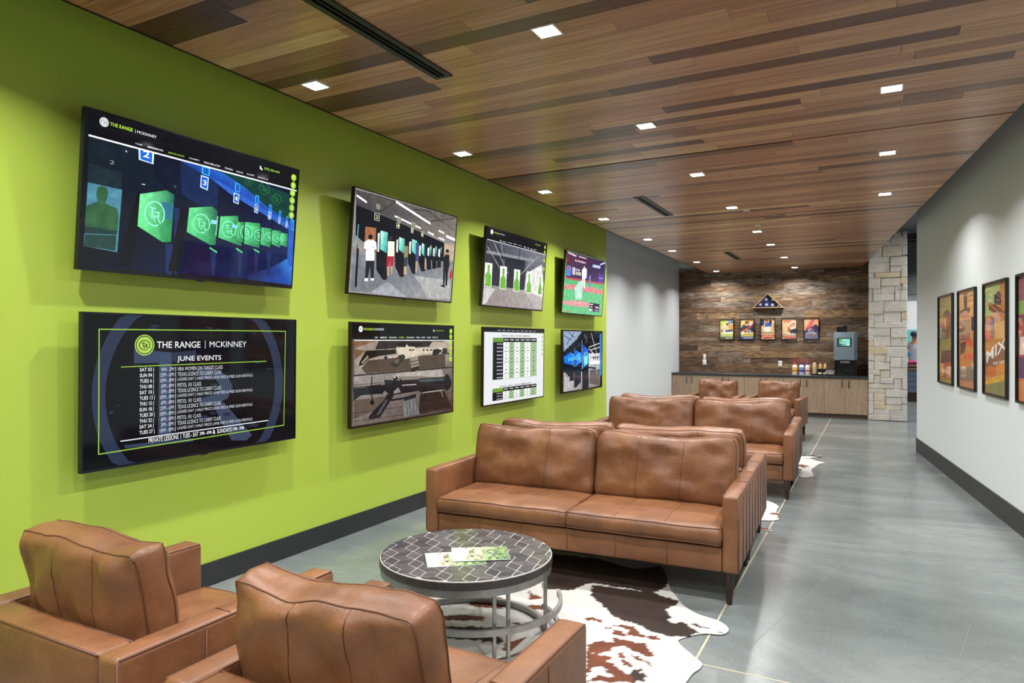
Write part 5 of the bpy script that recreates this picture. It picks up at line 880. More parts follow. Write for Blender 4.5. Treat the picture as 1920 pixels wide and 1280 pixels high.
floor = struct('floor', MB().box(-4.6, 7.0, -4.0, 27.0, -0.12, 0.0), M['concrete'], label='polished grey concrete floor')
def strip(name, a, b, w, m):
    a = Vector(a); b = Vector(b); d = (b - a).normalized(); q = Vector((-d.y, d.x)) * w / 2
    MB().prism([tuple(a + q), tuple(b + q), tuple(b - q), tuple(a - q)], -0.004, 0.0006).build(name, m, floor)
strip('joint', (-0.812, -4.0), (-0.845, 16.2), 0.012, M['joint'])
strip('joint', (-3.96, 3.545), (1.5, 3.545), 0.010, M['joint'])
strip('joint', (-3.96, 9.6), (0.8, 9.6), 0.006, M['crack'])
strip('joint', (-0.62, 3.78), (0.1, 7.1), 0.004, M['crack'])
strip('joint', (0.19, 7.55), (0.43, 9.35), 0.005, M['crack'])
strip('joint', (0.385, 4.22), (0.49, 4.79), 0.005, M['crack'])
strip('joint', (0.3, 3.86), (0.53, 4.28), 0.005, M['crack'])

struct('wall_left', MB().box(-4.30, WL, -4.0, 10.85, 0, ROOF), M['green'], label='lime green painted wall behind the screens')
struct('wall_left_rear', MB().box(-4.46, -4.30, 10.7, 17.1, 0, ROOF), M['grey_paint'], label='pale grey wall beyond the green wall')
wall_back = struct('wall_back', MB().box(-4.30, -0.10, 16.93, 17.1, 0, ROOF), M['grey_paint'], label='far wall clad in reclaimed wood boards')
def wall_pts(off0, off1, y0, y1):
    return [(rw(y0) + off0, y0), (rw(y1) + off0, y1), (rw(y1) + off1, y1), (rw(y0) + off1, y0)]
struct('wall_right', MB().prism(wall_pts(0, 0.18, -4.0, 11.98), 0, ROOF), M['grey_paint'], label='pale grey wall hung with framed posters')
struct('baseboard_left', MB().box(WL, WL + 0.014, -4.0, 10.85, 0, 0.158), M['base'], label='dark rubber baseboard along the green wall')
struct('baseboard_left_rear', MB().box(-4.30, -4.286, 10.86, 16.2, 0, 0.158), M['base'])
struct('baseboard_right', MB().prism(wall_pts(-0.014, 0.0, -4.0, 11.98), 0, 0.2), M['base'], label='dark rubber baseboard along the pale right wall')
struct('ceiling_roof', MB().box(-4.6, 7.0, -4.0, 27.0, ROOF, ROOF + 0.1), M['dark_paint'])

# hung ceiling of cedar boards
CZ = 3.295
ceil = struct('ceiling', MB().prism([(ce_l(-4), -4.0), (ce_r(-4), -4.0), (ce_r(16.93), 16.93), (ce_l(16.93), 16.93)], CZ + 0.02, CZ + 0.16), M['dark_wood'], label='hung ceiling of cedar boards')
def plank_mesh(x0, x0b, x1, x1b, y0, y1, dz):
    z0, z1 = CZ + dz, CZ + 0.02
    return [(x0, y0, z0), (x1, y0, z0), (x1b, y1, z0), (x0b, y1, z0), (x0, y0, z1), (x1, y0, z1), (x1b, y1, z1), (x0b, y1, z1)], [(0, 3, 2, 1), (4, 5, 6, 7), (0, 1, 5, 4), (1, 2, 6, 5), (2, 3, 7, 6), (3, 0, 4, 7)]
PW = 0.1265
rest = MB()
y = -3.98; row = 0
while y < 16.9:
    y1 = min(y + PW, 16.925)
    if abs(y - 6.0) < PW / 2 or abs(y - 11.58) < PW / 2:
        y += 0.028; y1 = y + PW
    ya, yb = y + 0.0012, y1 - 0.0012
    xl, xr = ce_l(y), ce_r(y)
    n = 3 if y < 7.6 else 2
    cuts = []
    L = xr - xl
    ph = rnd.random()
    if n == 3:
        c0 = xl + L * (0.12 + 0.42 * ph); cuts = [c0, c0 + L * (0.26 + 0.2 * rnd.random())]
    else:
        cuts = [xl + L * (0.15 + 0.7 * ph)]
    xs = [None] + cuts + [None]
    for a, b in zip(xs, xs[1:]):
        x0, x0b = (ce_l(ya), ce_l(yb)) if a is None else (a + 0.001, a + 0.001)
        x1, x1b = (ce_r(ya), ce_r(yb)) if b is None else (b - 0.001, b - 0.001)
        vs, fs = plank_mesh(x0, x0b, x1, x1b, ya, yb, rnd.uniform(0, 0.0012))
        if y < 1.75: rest.add(vs, fs)
        else: MB().add(vs, fs).build('plank', M['cedar'], ceil)
    y = y1; row += 1
rest_o = rest.build('plank_field', M['cedar'], ceil); rest_o['kind'] = 'stuff'
struct('trim_1', MB().prism([(ce_l(-4) - 0.012, -4.0), (ce_l(-4), -4.0), (ce_l(16.92), 16.92), (ce_l(16.92) - 0.012, 16.92)], CZ - 0.004, CZ + 0.16), M['black_metal'], label='thin black edge of the cedar ceiling')

# reclaimed boards on the far wall
z = 0.90
WB0, WB1 = -4.30, -0.137
while z < 3.43:
    h = rnd.choice([0.085, 0.11, 0.13, 0.13, 0.155])
    z1 = min(z + h, 3.44)
    if 3.44 - z1 < 0.05: z1 = 3.44
    x = WB0; first = True
    while x < WB1 - 0.001:
        w = rnd.uniform(0.25, 1.1) if first else rnd.uniform(0.7, 1.7)
        first = False
        x1 = x + w
        if WB1 - x1 < 0.25: x1 = WB1
        d = rnd.uniform(0, 0.009)
        MB().box(x + 0.0012, x1 - 0.0012, 16.905 - d, 16.93, z + 0.0012, z1 - 0.0012).build('plank', M['barn'], wall_back)
        x = x1
    z = z1

# stone pier right of the cabinets (stones listed as x0, x1 across and y0, y1 down the face, in drawing units)
pier = struct('wall_stone_pier', MB().box(-0.132, 0.568, 16.25, 17.1, 0, 3.92), M['mortar'], label='pale limestone pier at the end of the cabinets')
SA = [(100,350,308,450),(380,465,308,360),(478,528,308,360),(352,528,362,450),(100,245,455,575),(258,465,455,575),(470,528,455,562),(100,335,578,636),(345,528,584,684),(100,335,640,748),(345,458,690,748),(462,528,686,804),
      (100,165,752,808),(172,460,752,806),(100,235,812,925),(242,455,818,900),(458,528,808,880),(100,150,928,1066),(154,236,928,984),(242,388,902,984),(392,470,902,950),(472,528,885,948),(158,385,988,1066),(396,455,952,1066),(458,528,952,1066),(100,268,1070,1210),(274,528,1072,1186)]
SB = [(100,158,50,108),(162,268,50,138),(272,460,25,138),(465,528,25,112),(100,160,112,196),(168,466,141,199),(470,528,115,199),(100,342,201,289),(350,528,203,309),(100,158,292,342),(100,155,345,404),(162,344,291,402),(350,466,312,402),(470,528,312,402),(100,298,406,490),(302,528,408,521),
      (100,160,493,560),(165,292,493,579),(100,162,563,662),(168,338,583,662),(296,342,525,580),(346,468,525,638),(474,528,525,638),(100,230,665,723),(235,340,666,751),(346,528,642,757),(100,160,726,813),(165,230,726,813),(235,376,755,813),(382,468,762,875),(474,528,762,875),(100,376,817,870),(100,290,873,928),(295,528,879,961),
      (100,155,932,1011),(160,290,932,1017),(298,470,965,1045),(474,528,965,1030),(100,158,1015,1157),(162,288,1021,1100),(292,464,1049,1108),(468,528,1034,1108),(162,338,1103,1158),(344,528,1112,1229),(100,338,1162,1229)]
for lst, y0px in ((SA, 380.0), (SB, 580.0)):
    for a, b, t0, t1 in lst:
        xa = -0.135 + (a - 100) / 428 * 0.709; xb = -0.135 + (b - 100) / 428 * 0.709
        za = max(0.004, (790.9 - (y0px + t1 * 0.1719)) * 0.01094); zb = (790.9 - (y0px + t0 * 0.1719)) * 0.01094
        d = rnd.uniform(-0.014, 0.016)
        mb = MB().box(max(xa - 0.003, -0.131), min(xb + 0.003, 0.576), 16.2 - d, 16.26, max(0.004, za - 0.003), zb + 0.003, bev=min(0.012, (zb - za) * 0.2), seg=1)
        mb.v = [(vx + rnd.uniform(-.003, .003), vy + rnd.uniform(-.004, .004), vz + rnd.uniform(-.003, .003)) for vx, vy, vz in mb.v]
        mb.build('stone', M['limestone'], pier)

# the next room, seen past the pier
far = struct('wall_far', MB().box(-1.0, 7.0, 26.0, 26.2, 0, ROOF), M['white_paint'], label='white wall of the shop beyond the pier')
struct('trim_2', MB().box(-1.0, 7.0, 25.6, 26.0, 3.18, 5.1), M['slate_paint'], label='slate grey bulkhead above the shop')
struct('wall_far_right', MB().box(6.9, 7.0, -4.0, 26.0, 0, ROOF), M['white_paint'])
struct('wall_far_left', MB().box(-1.1, -1.0, 17.1, 26.0, 0, ROOF), M['white_paint'])
for i, zz in enumerate((4.83, 4.95, 5.05)):
    tag(MB().tube([(-0.9, 25.2, zz), (6.8, 25.2, zz)], 0.03, 8).build('conduit_pipe', M['black_metal'], None, True), ['lowest', 'middle', 'highest'][i] + ' black pipe under the dark roof beyond the pier', 'pipe', 'pipes under the dark roof')

# ------------------------------------------------------------------ downlights and ceiling slots
ORD = ['nearest', 'second', 'third', 'fourth', 'fifth', 'sixth', 'seventh', 'farthest']
def downlight(x, y, label):
    r = thing('recessed_downlight', label, 'downlight', (x, y, CZ - 0.006), 0, 'recessed ceiling downlights')
    s_ = 0.058
    mb = MB()
    for b in ((-s_ - .008, s_ + .008, -s_ - .008, -s_), (-s_ - .008, s_ + .008, s_, s_ + .008), (-s_ - .008, -s_, -s_, s_), (s_, s_ + .008, -s_, s_)):
        mb.box(*b, 0.0, 0.006)
    mb.build('frame', M['trim_white'], r)
    MB().box(-s_, s_, -s_, s_, 0.001, 0.006).build('lens', M['lens'], r)
    ld = bpy.data.lights.new('downlight_lamp', 'AREA')
    ld.shape = 'SQUARE'; ld.size = 0.07; ld.energy = LAMP_POWER; ld.color = LAMP_COLOR; ld.spread = R(142)
    lo = bpy.data.objects.new('downlight_lamp', ld); link(lo, r); lo.location = (0, 0, -0.004)
    return r
YS = [3.285, 5.08, 6.80, 8.68, 10.75, 12.30, 14.29, 16.34]
for i, yy in enumerate(YS):
    downlight(-3.176 - 0.0083 * (yy - 3.28), yy, f'square recessed downlight, {ORD[i]} in the ceiling row along the green wall')
    downlight(-1.537 - 0.0037 * (yy - 3.28), yy, f'square recessed downlight, {ORD[i]} in the middle ceiling row')
for i, yy in enumerate(YS[1:4]):
    downlight(0.092, yy, f'square recessed downlight, {["nearest", "middle", "farthest"][i]} of the three toward the pale right wall')
for yy in (1.5, -0.3, -2.1):  # rows carried on out of view, added to light the near chairs
    for xx in (-3.16, -1.53, 0.095): downlight(xx, yy, 'unseen square recessed downlight added above the viewer, carrying on the rows')
downlight(0.095, 3.285, 'unseen square recessed downlight added above the viewer, carrying on the rows')
for xx, yy in ((1.35, 13.6), (2.4, 15.6), (1.9, 18.5), (1.9, 21.2), (3.8, 20.5), (1.9, 24.2)):  # unseen lamps, added to light the pier front and the shop
    r = thing('unseen_fill_lamp', 'unseen hanging lamp added to brighten the pier and the shop', 'lamp', (xx, yy, 3.9), 0, 'unseen lamps added beyond the pier')
    MB().lathe([(0.02, 0.3), (0.05, 0.28), (0.19, 0.0), (0.185, 0.0), (0.04, 0.27), (0.015, 0.29)], 20).build('shade', M['trim_white'], r, True)
    MB().tube([(0, 0, 0.28), (0, 0, 2.1)], 0.006, 6).build('cord', M['black'], r)
    MB().lathe([(0.02, 0.1), (0.06, 0.14), (0.05, 0.2), (0.02, 0.25)], 12).build('bulb', M['lens'], r, True)
    ld = bpy.data.lights.new('fill_lamp_light', 'AREA'); ld.shape = 'DISK'; ld.size = 0.3; ld.energy = 75; ld.color = LAMP_COLOR
    lo = bpy.data.objects.new('fill_lamp_light', ld); link(lo, r); lo.location = (0, 0, -0.01)

def slot(xc, y0, y1, label):
    r = thing('air_slot_diffuser', label, 'vent', (xc, y0, CZ - 0.007), 0, 'linear air diffusers in the ceiling')
    L = y1 - y0; w = 0.0625
    mb = MB().box(-w, -w + 0.036, 0, L, 0, 0.007).box(w - 0.036, w, 0, L, 0, 0.007).box(-w + 0.036, w - 0.036, 0, 0.03, 0, 0.007).box(-w + 0.036, w - 0.036, L - 0.03, L, 0, 0.007)
    mb.build('frame', M['black_metal'], r)
    MB().box(-w + 0.036, w - 0.036, 0.03, L - 0.03, 0.005, 0.007).build('slot', M['slot'], r)
    MB().box(-0.004, 0.004, 0.03, L - 0.03, 0.001, 0.005).build('blade', M['black_metal'], r)
slot(-2.37, 2.25, 3.56, 'long black air slot in the cedar ceiling, nearest the viewer')
slot(-2.385, 7.55, 8.85, 'black air slot midway along the cedar ceiling')
slot(-2.42, 12.97, 14.18, 'farthest black air slot near the wood wall')
for i, (xx, yy) in enumerate(((-1.43, 8.95), (-1.48, 10.2), (-1.5, 13.4))):
    r = thing('sprinkler_head', ['small white sprinkler beside the fourth middle downlight', 'small white sprinkler before the fifth middle downlight', 'small white sprinkler beyond the sixth middle downlight'][i], 'sprinkler', (xx, yy, CZ - 0.012), 0, 'ceiling sprinklers')
    MB().lathe([(0.015, 0.0), (0.04, 0.004), (0.042, 0.012)], 16).build('cover_plate', M['trim_white'], r, True)
    MB().lathe([(0.012, -0.025), (0.014, -0.02), (0.006, -0.018), (0.006, 0.002)], 10).build('nozzle', M['steel'], r, True)

# ------------------------------------------------------------------ screens on the green wall
BAS = Matrix(((0, 0, 1), (1, 0, 0), (0, 1, 0)))
def television(y0, y1, z0, z1, tilt, pic, label, bez, xc=-3.86, grp='wall screens'):
    w, h = y1 - y0, z1 - z0
    r = thing('wall_television', label, 'television', (xc, (y0 + y1) / 2, (z0 + z1) / 2), 0, grp)
    r.rotation_euler = (BAS @ Matrix.Rotation(R(tilt), 3, 'X')).to_euler()
    b = 0.009; W, H = w / 2, h / 2
    mb = MB()
    for q in ((-W, W, H - b, H), (-W, W, -H, -H + b * 1.6), (-W, -W + b, -H + b * 1.6, H - b), (W - b, W, -H + b * 1.6, H - b)):
        mb.box(*q, -0.03, 0.0045)
    mb.build('bezel', bez, r)
    MB().box(-W + b, W - b, -H + b * 1.6, H - b, -0.03, -0.001).build('panel', M['black'], r)
    MB().box(-W * 0.75, W * 0.75, -H * 0.75, H * 0.55, -0.06, -0.03, 0.012, 2).build('rear_housing', M['black'], r)
    MB().box(-0.22, 0.22, -0.2, 0.2, -0.078, -0.06).box(-0.16, -0.12, -0.05, 0.05, WL - xc + 0.012, -0.06).box(0.12, 0.16, -0.05, 0.05, WL - xc + 0.012, -0.06).build('wall_bracket', M['black_metal'], r)
    MB().box(-0.025, 0.025, -H - 0.008, -H + 0.001, -0.012, 0.003, 0.002, 1).build('sensor', M['black'], r)
    Pic(w - 2 * b, h - 2.6 * b).run(PICS[pic]).build('screen', M['screen'] if pic in ('events', 'prices') else M['screen_photo'], r, (0, b * 0.3, 0.0))
TV = [(2.21, 3.785), (4.395, 5.965), (6.575, 8.15), (8.755, 10.33)]
TVU = [(2.193, 3.759), (4.372, 5.942), (6.545, 8.12), (8.747, 10.34)]
bb, bw = M['bezel_blue'], M['bezel_brown']
for col, row, pic, lab, bz in (
    (0, 1, 'lanes', 'large black television showing dark shooting lanes with green panels', bb),
    (0, 0, 'events', 'large black television listing June events in white text', bb),
    (1, 1, 'shooters', 'wall television showing people standing at bright shooting lanes', bw),
    (1, 0, 'rifles', 'wall television showing two rifles laid on wood', bw),
    (2, 1, 'targets', 'wall television showing a row of green silhouette targets', bw),
    (2, 0, 'prices', 'wall television showing a white and green membership price table', bw),
    (3, 1, 'ballgame', 'wall television showing a baseball game', bw),
    (3, 0, 'bluelanes', 'wall television showing glowing blue lane dividers', bw)):
    y0, y1 = TV[col]
    if row: television(*TVU[col], 2.044, 2.932, 5.0, pic, lab, bz, -3.835)
    else: television(y0, y1, 0.92, 1.815, 0.6, pic, lab, bz)

# ------------------------------------------------------------------ framed posters
def poster(name, label, loc, rot, w, h, pic, fw, fd, grp, mat_frame):
    r = thing(name, label, 'poster', loc, 0, grp)
    r.rotation_euler = rot
    W, H = w / 2, h / 2
    mb = MB()
    for q in ((-W, W, H - fw, H), (-W, W, -H, -H + fw), (-W, -W + fw, -H + fw, H - fw), (W - fw, W, -H + fw, H - fw)):
        mb.box(*q, 0.0, fd, 0.003, 1)
    mb.build('frame', mat_frame, r)
    MB().box(-W + 0.004, W - 0.004, -H + 0.004, H - 0.004, 0.0, 0.004).build('backing', M['black'], r)
    Pic(w - 2 * fw, h - 2 * fw, 4e-5).run(PICS[pic]).build('print', M['print'], r, (0, 0, 0.005))
    MB().box(-W + fw, W - fw, -H + fw, H - fw, fd * 0.55, fd * 0.55 + 0.002).build('glass_pane', M['glass'], r)
M['frame_black'] = plain('black_lacquer_frame', rgb(18, 18, 24), 0.22)
for i, (pic, lab) in enumerate((('west_yellow', 'small framed yellow and green western poster, leftmost on the wood wall'), ('west_orange', 'small framed orange western poster with a rider, second on the wood wall'), ('west_blue', 'small framed western poster with a blue-shirted rider under the flag case'), ('west_tan', 'small framed tan western poster with a white-hatted man'), ('west_sunset', 'small framed pink and purple western poster beside the drink dispenser'))):
    xc = -3.148 + i * 0.4648
    poster('framed_poster', lab, (xc, 16.893, 1.938), (PI / 2, 0, 0), 0.328, 0.494, pic, 0.014, 0.022, 'western posters on the wood wall', M['frame_black'])
wa = math.atan(0.115)
for i, (y0, y1, pic, lab) in enumerate(((10.39, 9.608, 'trail_olive', 'olive framed western poster, farthest on the pale right wall'), (9.351, 8.60, 'fight_orange', 'orange framed western poster with red lettering on the right wall'), (8.302, 7.531, 'hat_green', 'framed western poster with big white slanted letters and cowboy hat'), (7.267, 6.49, 'ride_red', 'red framed western poster cut off by the right edge'))):
    ym = (y0 + y1) / 2; w = (y0 - y1) * math.sqrt(1 + 0.115 ** 2)
    # x right along the wall towards the viewer, y up, z out of the wall
    B = Matrix(((math.sin(wa), 0, -math.cos(wa)), (-math.cos(wa), 0, -math.sin(wa)), (0, 1, 0)))
    poster('framed_poster', lab, (rw(ym) - 0.001, ym, 1.675), B.to_euler(), w, 1.105, pic, 0.022, 0.028, 'western posters on the pale right wall', M['frame_black'])

# ------------------------------------------------------------------ leather seating
def cushion(parent, w, h, t, Mx, seed, name, seams=(), edge=0.6, wr=0.008, sag=0.02, crease=0.006, rc=0.03):
    nu, nv = 30, 18
    off = Vector((seed * 3.7, seed * 1.3, seed * 5.1))
    rr = random.Random(seed); ph = [rr.uniform(0, 6.28) for _ in range(4)]; fq = [rr.uniform(7, 11), rr.uniform(14, 20)]
    def surf(u, v, side):
        T = t / 2 * (edge + (1 - edge) * math.sqrt(max(0, (1 - abs(u) ** 3.5) * (1 - abs(v) ** 3.5))))
        x = w / 2 * u * (1 - rc * abs(v) ** 7 * (0.5 if v < 0 else 1) - 0.008 * (1 - v * v))
        z = h / 2 * v * (1 - rc * 1.3 * abs(u) ** 8 * (0.3 if v < 0 else 1))
        if v > 0: z -= sag * v * v * (1 - u * u) * (0.7 + 0.5 * math.sin(2.1 * u + ph[3]))
        z += 0.35 * wr * noise.noise(Vector((u * 3.1, side * 2.0, 0.3)) + off) * abs(v)
        d = wr * noise.noise(Vector((u * 2.3, v * 1.8, side * 3.0)) + off) + 0.4 * wr * noise.noise(Vector((u * 6.0, v * 4.0, side)) + off)
        k = math.exp(-(1 - v) * 2.6) + 0.35 * math.exp(-(1 - abs(u)) * 5)
        d += crease * k * (math.sin(fq[0] * u + ph[0] + 1.2 * v) * 0.6 + math.sin(fq[1] * u + ph[1] - 1.5 * v) * 0.4) * (1 - abs(v) ** 8)
        return Vector((x, side * (T + d * (1 - 0.5 * max(abs(u), abs(v)) ** 6)), z))
    vs = []; fs = []
    us = [math.sin(PI / 2 * (2 * i / nu - 1) * 0.999) * 0.5 + (2 * i / nu - 1) * 0.5 for i in range(nu + 1)]
    vv = [math.sin(PI / 2 * (2 * j / nv - 1) * 0.999) * 0.5 + (2 * j / nv - 1) * 0.5 for j in range(nv + 1)]
    for side in (-1, 1):
        for j in range(nv + 1):
            for i in range(nu + 1): vs.append(surf(us[i], vv[j], side))
    N = (nu + 1) * (nv + 1)
    for j in range(nv):
        for i in range(nu):
            a = j * (nu + 1) + i
            fs.append((a, a + 1, a + nu + 2, a + nu + 1)); fs.append((N + a, N + a + nu + 1, N + a + nu + 2, N + a + 1))
    per = [(i, 0) for i in range(nu)] + [(nu, j) for j in range(nv)] + [(i, nv) for i in range(nu, 0, -1)] + [(0, j) for j in range(nv, 0, -1)]
    mid = []
    for i, j in per:
        f = vs[j * (nu + 1) + i]; b = vs[N + j * (nu + 1) + i]
        m = (f + b) / 2
        out = Vector((f.x / (w / 2) * (1 if i in (0, nu) else 0), 0, f.z / (h / 2) * (1 if j in (0, nv) else 0)))
        if out.length > 0: out.normalize()
        pl = 0.010 + 0.006 * noise.noise(Vector((i * 0.7, j * 0.9, 1.0)) + off)
        mid.append(len(vs)); vs.append(m + out * pl)
    n = len(per)
    for k in range(n):
        l = (k + 1) % n
        fa = per[k][1] * (nu + 1) + per[k][0]; fb = per[l][1] * (nu + 1) + per[l][0]
        fs.append((fa, mid[k], mid[l], fb)); fs.append((mid[k], N + fa, N + fb, mid[l]))
    mb = MB(); mb.add([Mx @ v for v in vs], fs)
    o = mb.build(name, M['leather'], parent, 'all')
    sm = MB()
    for side in (-1, 1):
        loop = [Mx @ (vs[(0 if side < 0 else N) + j * (nu + 1) + i]) for i, j in per]
        sm.tube(loop, 0.0032, 5, True)
        for u in seams:
            sm.tube([Mx @ (surf(u + 0.02 * math.sin(v * 2), v, side)) for v in vv], 0.0019, 4)
    sm.build('seam', M['seam'], o, 'all')
    return o

def lean(c, deg):
    return Matrix.Translation(c) @ Matrix.Rotation(R(-deg), 4, 'X')

def seat_m(c):
    return Matrix.Translation(c) @ Matrix(((1, 0, 0, 0), (0, 0, 1, 0), (0, -1, 0, 0), (0, 0, 0, 1)))

def seating(name, label, cat, w, d, nseat, loc, rotz, grp, seed, backh=0.50, side_seams=4):
    r = thing(name, label, cat, loc, rotz, grp)
    aw = 0.105; H = 0.685; z0 = 0.20; W = w / 2
    for sx in (-1, 1):
        xa, xb = (-W, -W + aw) if sx < 0 else (W - aw, W)
        o = MB().box(xa, xb, 0.0, d, z0, H, 0.02, 3).build('arm', M['leather'], r, True)
        s_ = MB(); xo = xa if sx < 0 else xb; xi = xb if sx < 0 else xa
        e = 0.0015
        s_.tube([(xo - sx * 0.006, 0.012, H - 0.006), (xo - sx * 0.006, d - 0.012, H - 0.006)], 0.0045, 5)
        s_.tube([(xi + sx * 0.006, 0.012, H - 0.006), (xi + sx * 0.006, d - 0.13, H - 0.006)], 0.0035, 5)
        s_.tube([(xo - sx * 0.006, 0.006, z0 + 0.02), (xo - sx * 0.006, 0.006, H - 0.014)], 0.0035, 5)
        s_.tube([(xo - sx * 0.006, d - 0.006, z0 + 0.02), (xo - sx * 0.006, d - 0.006, H - 0.014)], 0.0035, 5)
        for k in range(1, side_seams + 1):
            yy = d * k / (side_seams + 1)
            s_.tube([(xo + sx * e, yy, z0 + 0.02), (xo + sx * e, yy, H - 0.02)], 0.0028, 5)
        s_.tube([(xa + 0.015, d * 0.55, H + 0.001), (xb - 0.015, d * 0.55, H + 0.001)], 0.0025, 5)
        s_.build('seam', M['seam'], o, 'all')
    bk = MB().box(-W + aw, W - aw, d - 0.125, d, z0, H - 0.002, 0.02, 3).build('back_panel', M['leather'], r, True)
    s_ = MB()
    s_.tube([(-W + aw, d - 0.006, H - 0.008), (W - aw, d - 0.006, H - 0.008)], 0.0045, 5)
    s_.tube([(-W + aw, d - 0.119, H - 0.008), (W - aw, d - 0.119, H - 0.008)], 0.0035, 5)
    s_.build('seam', M['seam'], bk, 'all')
    ra = MB().box(-W + aw, W - aw, 0.012, d - 0.12, z0, 0.358, 0.015, 2).build('front_rail', M['leather'], r, True)
    s_ = MB()
    for k in range(1, nseat * 3):
        xx = -W + aw + (w - 2 * aw) * k / (nseat * 3); s_.tube([(xx, 0.0105, z0 + 0.016), (xx, 0.0105, 0.345)], 0.0025, 5)
    s_.build('seam', M['seam'], ra, 'all')
    iw = (w - 2 * aw) / nseat
    for i in range(nseat):
        xc = -W + aw + iw * (i + 0.5)
        dd = d - 0.13
        cushion(r, iw - 0.004, dd + 0.01, 0.145, seat_m((xc, dd / 2 - 0.005, 0.424)), seed + i, 'seat_cushion', (-0.33, 0.33) if nseat > 1 else (-0.4,), 0.70, 0.010, 0.0, 0.003, 0.015)
        tilt = 9 + (seed % 3)
        cushion(r, iw + (0.0 if nseat > 1 else -0.045), backh, 0.225, lean((xc + ((0.012 if i else -0.004) if nseat > 1 else 0.016), d - 0.245, 0.482 + backh * 0.47), tilt), seed + 10 + i, 'back_cushion', (-0.36, 0.28) if nseat > 1 else (-0.42, 0.2), 0.5, 0.026, 0.035 if nseat > 1 else 0.06, 0.019, 0.055)
    for sx in (-1, 1):
        for yy in (0.04, d - 0.055):
            mb = MB(); x = sx * (W - 0.065)
            mb.lathe([(0.016, 0.0), (0.018, 0.004), (0.030, 0.195), (0.030, 0.203)], 14, (x, yy, 0))
            mb.build('leg', M['dark_wood'], r, True)
    return r

SW, SD = 2.285, 0.92
g1 = 'brown leather sofas'
seating('leather_sofa', 'brown leather two-cushion sofa facing the round coffee table', 'sofa', SW, SD, 2, (-1.885, 4.34, 0), R(2.7), g1, 1)
seating('leather_sofa', 'brown leather sofa turned away, backed against the sofa at the coffee table', 'sofa', SW, SD, 2, (-1.974, 6.218, 0), PI + R(2.7), g1, 4)
seating('leather_sofa', 'second-row brown leather sofa facing the viewer, behind the nearest pair', 'sofa', SW, SD, 2, (-1.89, 7.57, 0), R(2.5), g1, 7)
seating('leather_sofa', 'brown leather sofa turned away, backed against the second-row sofa', 'sofa', SW, SD, 2, (-1.972, 9.448, 0), PI + R(2.5), g1, 12)
CW, CD = 0.935, 0.94
g2 = 'brown leather armchairs'
seating('leather_armchair', 'brown leather armchair seen from behind, close to the green wall', 'armchair', CW, CD, 1, (-2.488, 2.2, 0), PI, g2, 21, 0.50, 2)
seating('leather_armchair', 'brown leather armchair seen from behind, nearest the viewer at bottom centre', 'armchair', CW, CD, 1, (-1.343, 2.2, 0), PI, g2, 25, 0.50, 2)
seating('leather_armchair', 'far brown leather armchair before the cabinets, nearer the grey wall', 'armchair', CW, CD, 1, (-2.56, 12.22, 0), R(1.5), g2, 31, 0.49, 2)
seating('leather_armchair', 'far brown leather armchair before the cabinets, beside the walkway', 'armchair', CW, CD, 1, (-1.555, 12.22, 0), R(-2), g2, 36, 0.49, 2)

# ------------------------------------------------------------------ coffee table
TC = (-2.04, 3.29); TR = 0.485; TZ = 0.462
tab = thing('coffee_table', 'round coffee table with dark rhombus-tiled top on steel rings', 'table', (TC[0], TC[1], 0.012))
zt = TZ - 0.012
top = MB().lathe([(TR - 0.004, zt - 0.045), (TR, zt - 0.041), (TR, zt - 0.006), (TR - 0.004, zt - 0.003)], 72).build('table_top', M['slate'], tab, True)
MB().lathe([(TR - 0.004, zt - 0.003), (TR - 0.006, zt - 0.0012)], 72).build('inlay_lines', M['grout'], top)
def clip_poly(poly, clipper):
    out = poly
    n = len(clipper)
    for i in range(n):
        a, b = clipper[i], clipper[(i + 1) % n]
        inp = out; out = []
        if not inp: break
        def ins(p): return (b[0] - a[0]) * (p[1] - a[1]) - (b[1] - a[1]) * (p[0] - a[0]) >= -1e-9
        for k in range(len(inp)):
            p, q = inp[k - 1], inp[k]
            pi_, qi = ins(p), ins(q)
            if pi_ != qi:
                d1 = (b[0] - a[0]) * (p[1] - a[1]) - (b[1] - a[1]) * (p[0] - a[0]); d2 = (b[0] - a[0]) * (q[1] - a[1]) - (b[1] - a[1]) * (q[0] - a[0])
                s_ = d1 / (d1 - d2); out.append((p[0] + (q[0] - p[0]) * s_, p[1] + (q[1] - p[1]) * s_))
            if qi: out.append(q)
    return out
circ = [((TR - 0.008) * math.cos(2 * PI * i / 64), (TR - 0.008) * math.sin(2 * PI * i / 64)) for i in range(64)]
E_ = 0.084; ang = R(40)
dirs = [Vector((math.cos(ang + k * PI / 3), math.sin(ang + k * PI / 3))) * E_ for k in range(6)]
e1 = dirs[0] - dirs[2]; e2 = dirs[1] - dirs[3]
for i in range(-9, 10):
    for j in range(-9, 10):
        c = e1 * i + (dirs[2] - dirs[4]) * j
        if c.length > TR + 0.15: continue
        for k in (0, 2, 4):
            q = [c, c + dirs[k], c + dirs[k] + dirs[(k + 2) % 6], c + dirs[(k + 2) % 6]]
            m = sum(q, Vector((0, 0))) / 4
            q = [tuple(m + (p - m) * (1 - 0.0023 / (0.042 * 0.866))) for p in q]
            pl = clip_poly(q, circ)
            if len(pl) < 3: continue
            ar = abs(sum(pl[a][0] * pl[(a + 1) % len(pl)][1] - pl[(a + 1) % len(pl)][0] * pl[a][1] for a in range(len(pl)))) / 2
            if ar < 2e-4: continue
            MB().prism(pl, zt - 0.0015, zt + rnd.uniform(-0.0002, 0.0003)).build('tile', M['tile'], top)
MB().ringband((0, 0, 0), TR - 0.03, TR - 0.006, zt - 0.085, zt - 0.047, n=72).build('rim_ring', M['steel'], tab, True)
MB().ringband((0, 0, 0), TR - 0.05, TR - 0.028, 0.0, 0.03, n=72).build('base_ring', M['steel'], tab, True)
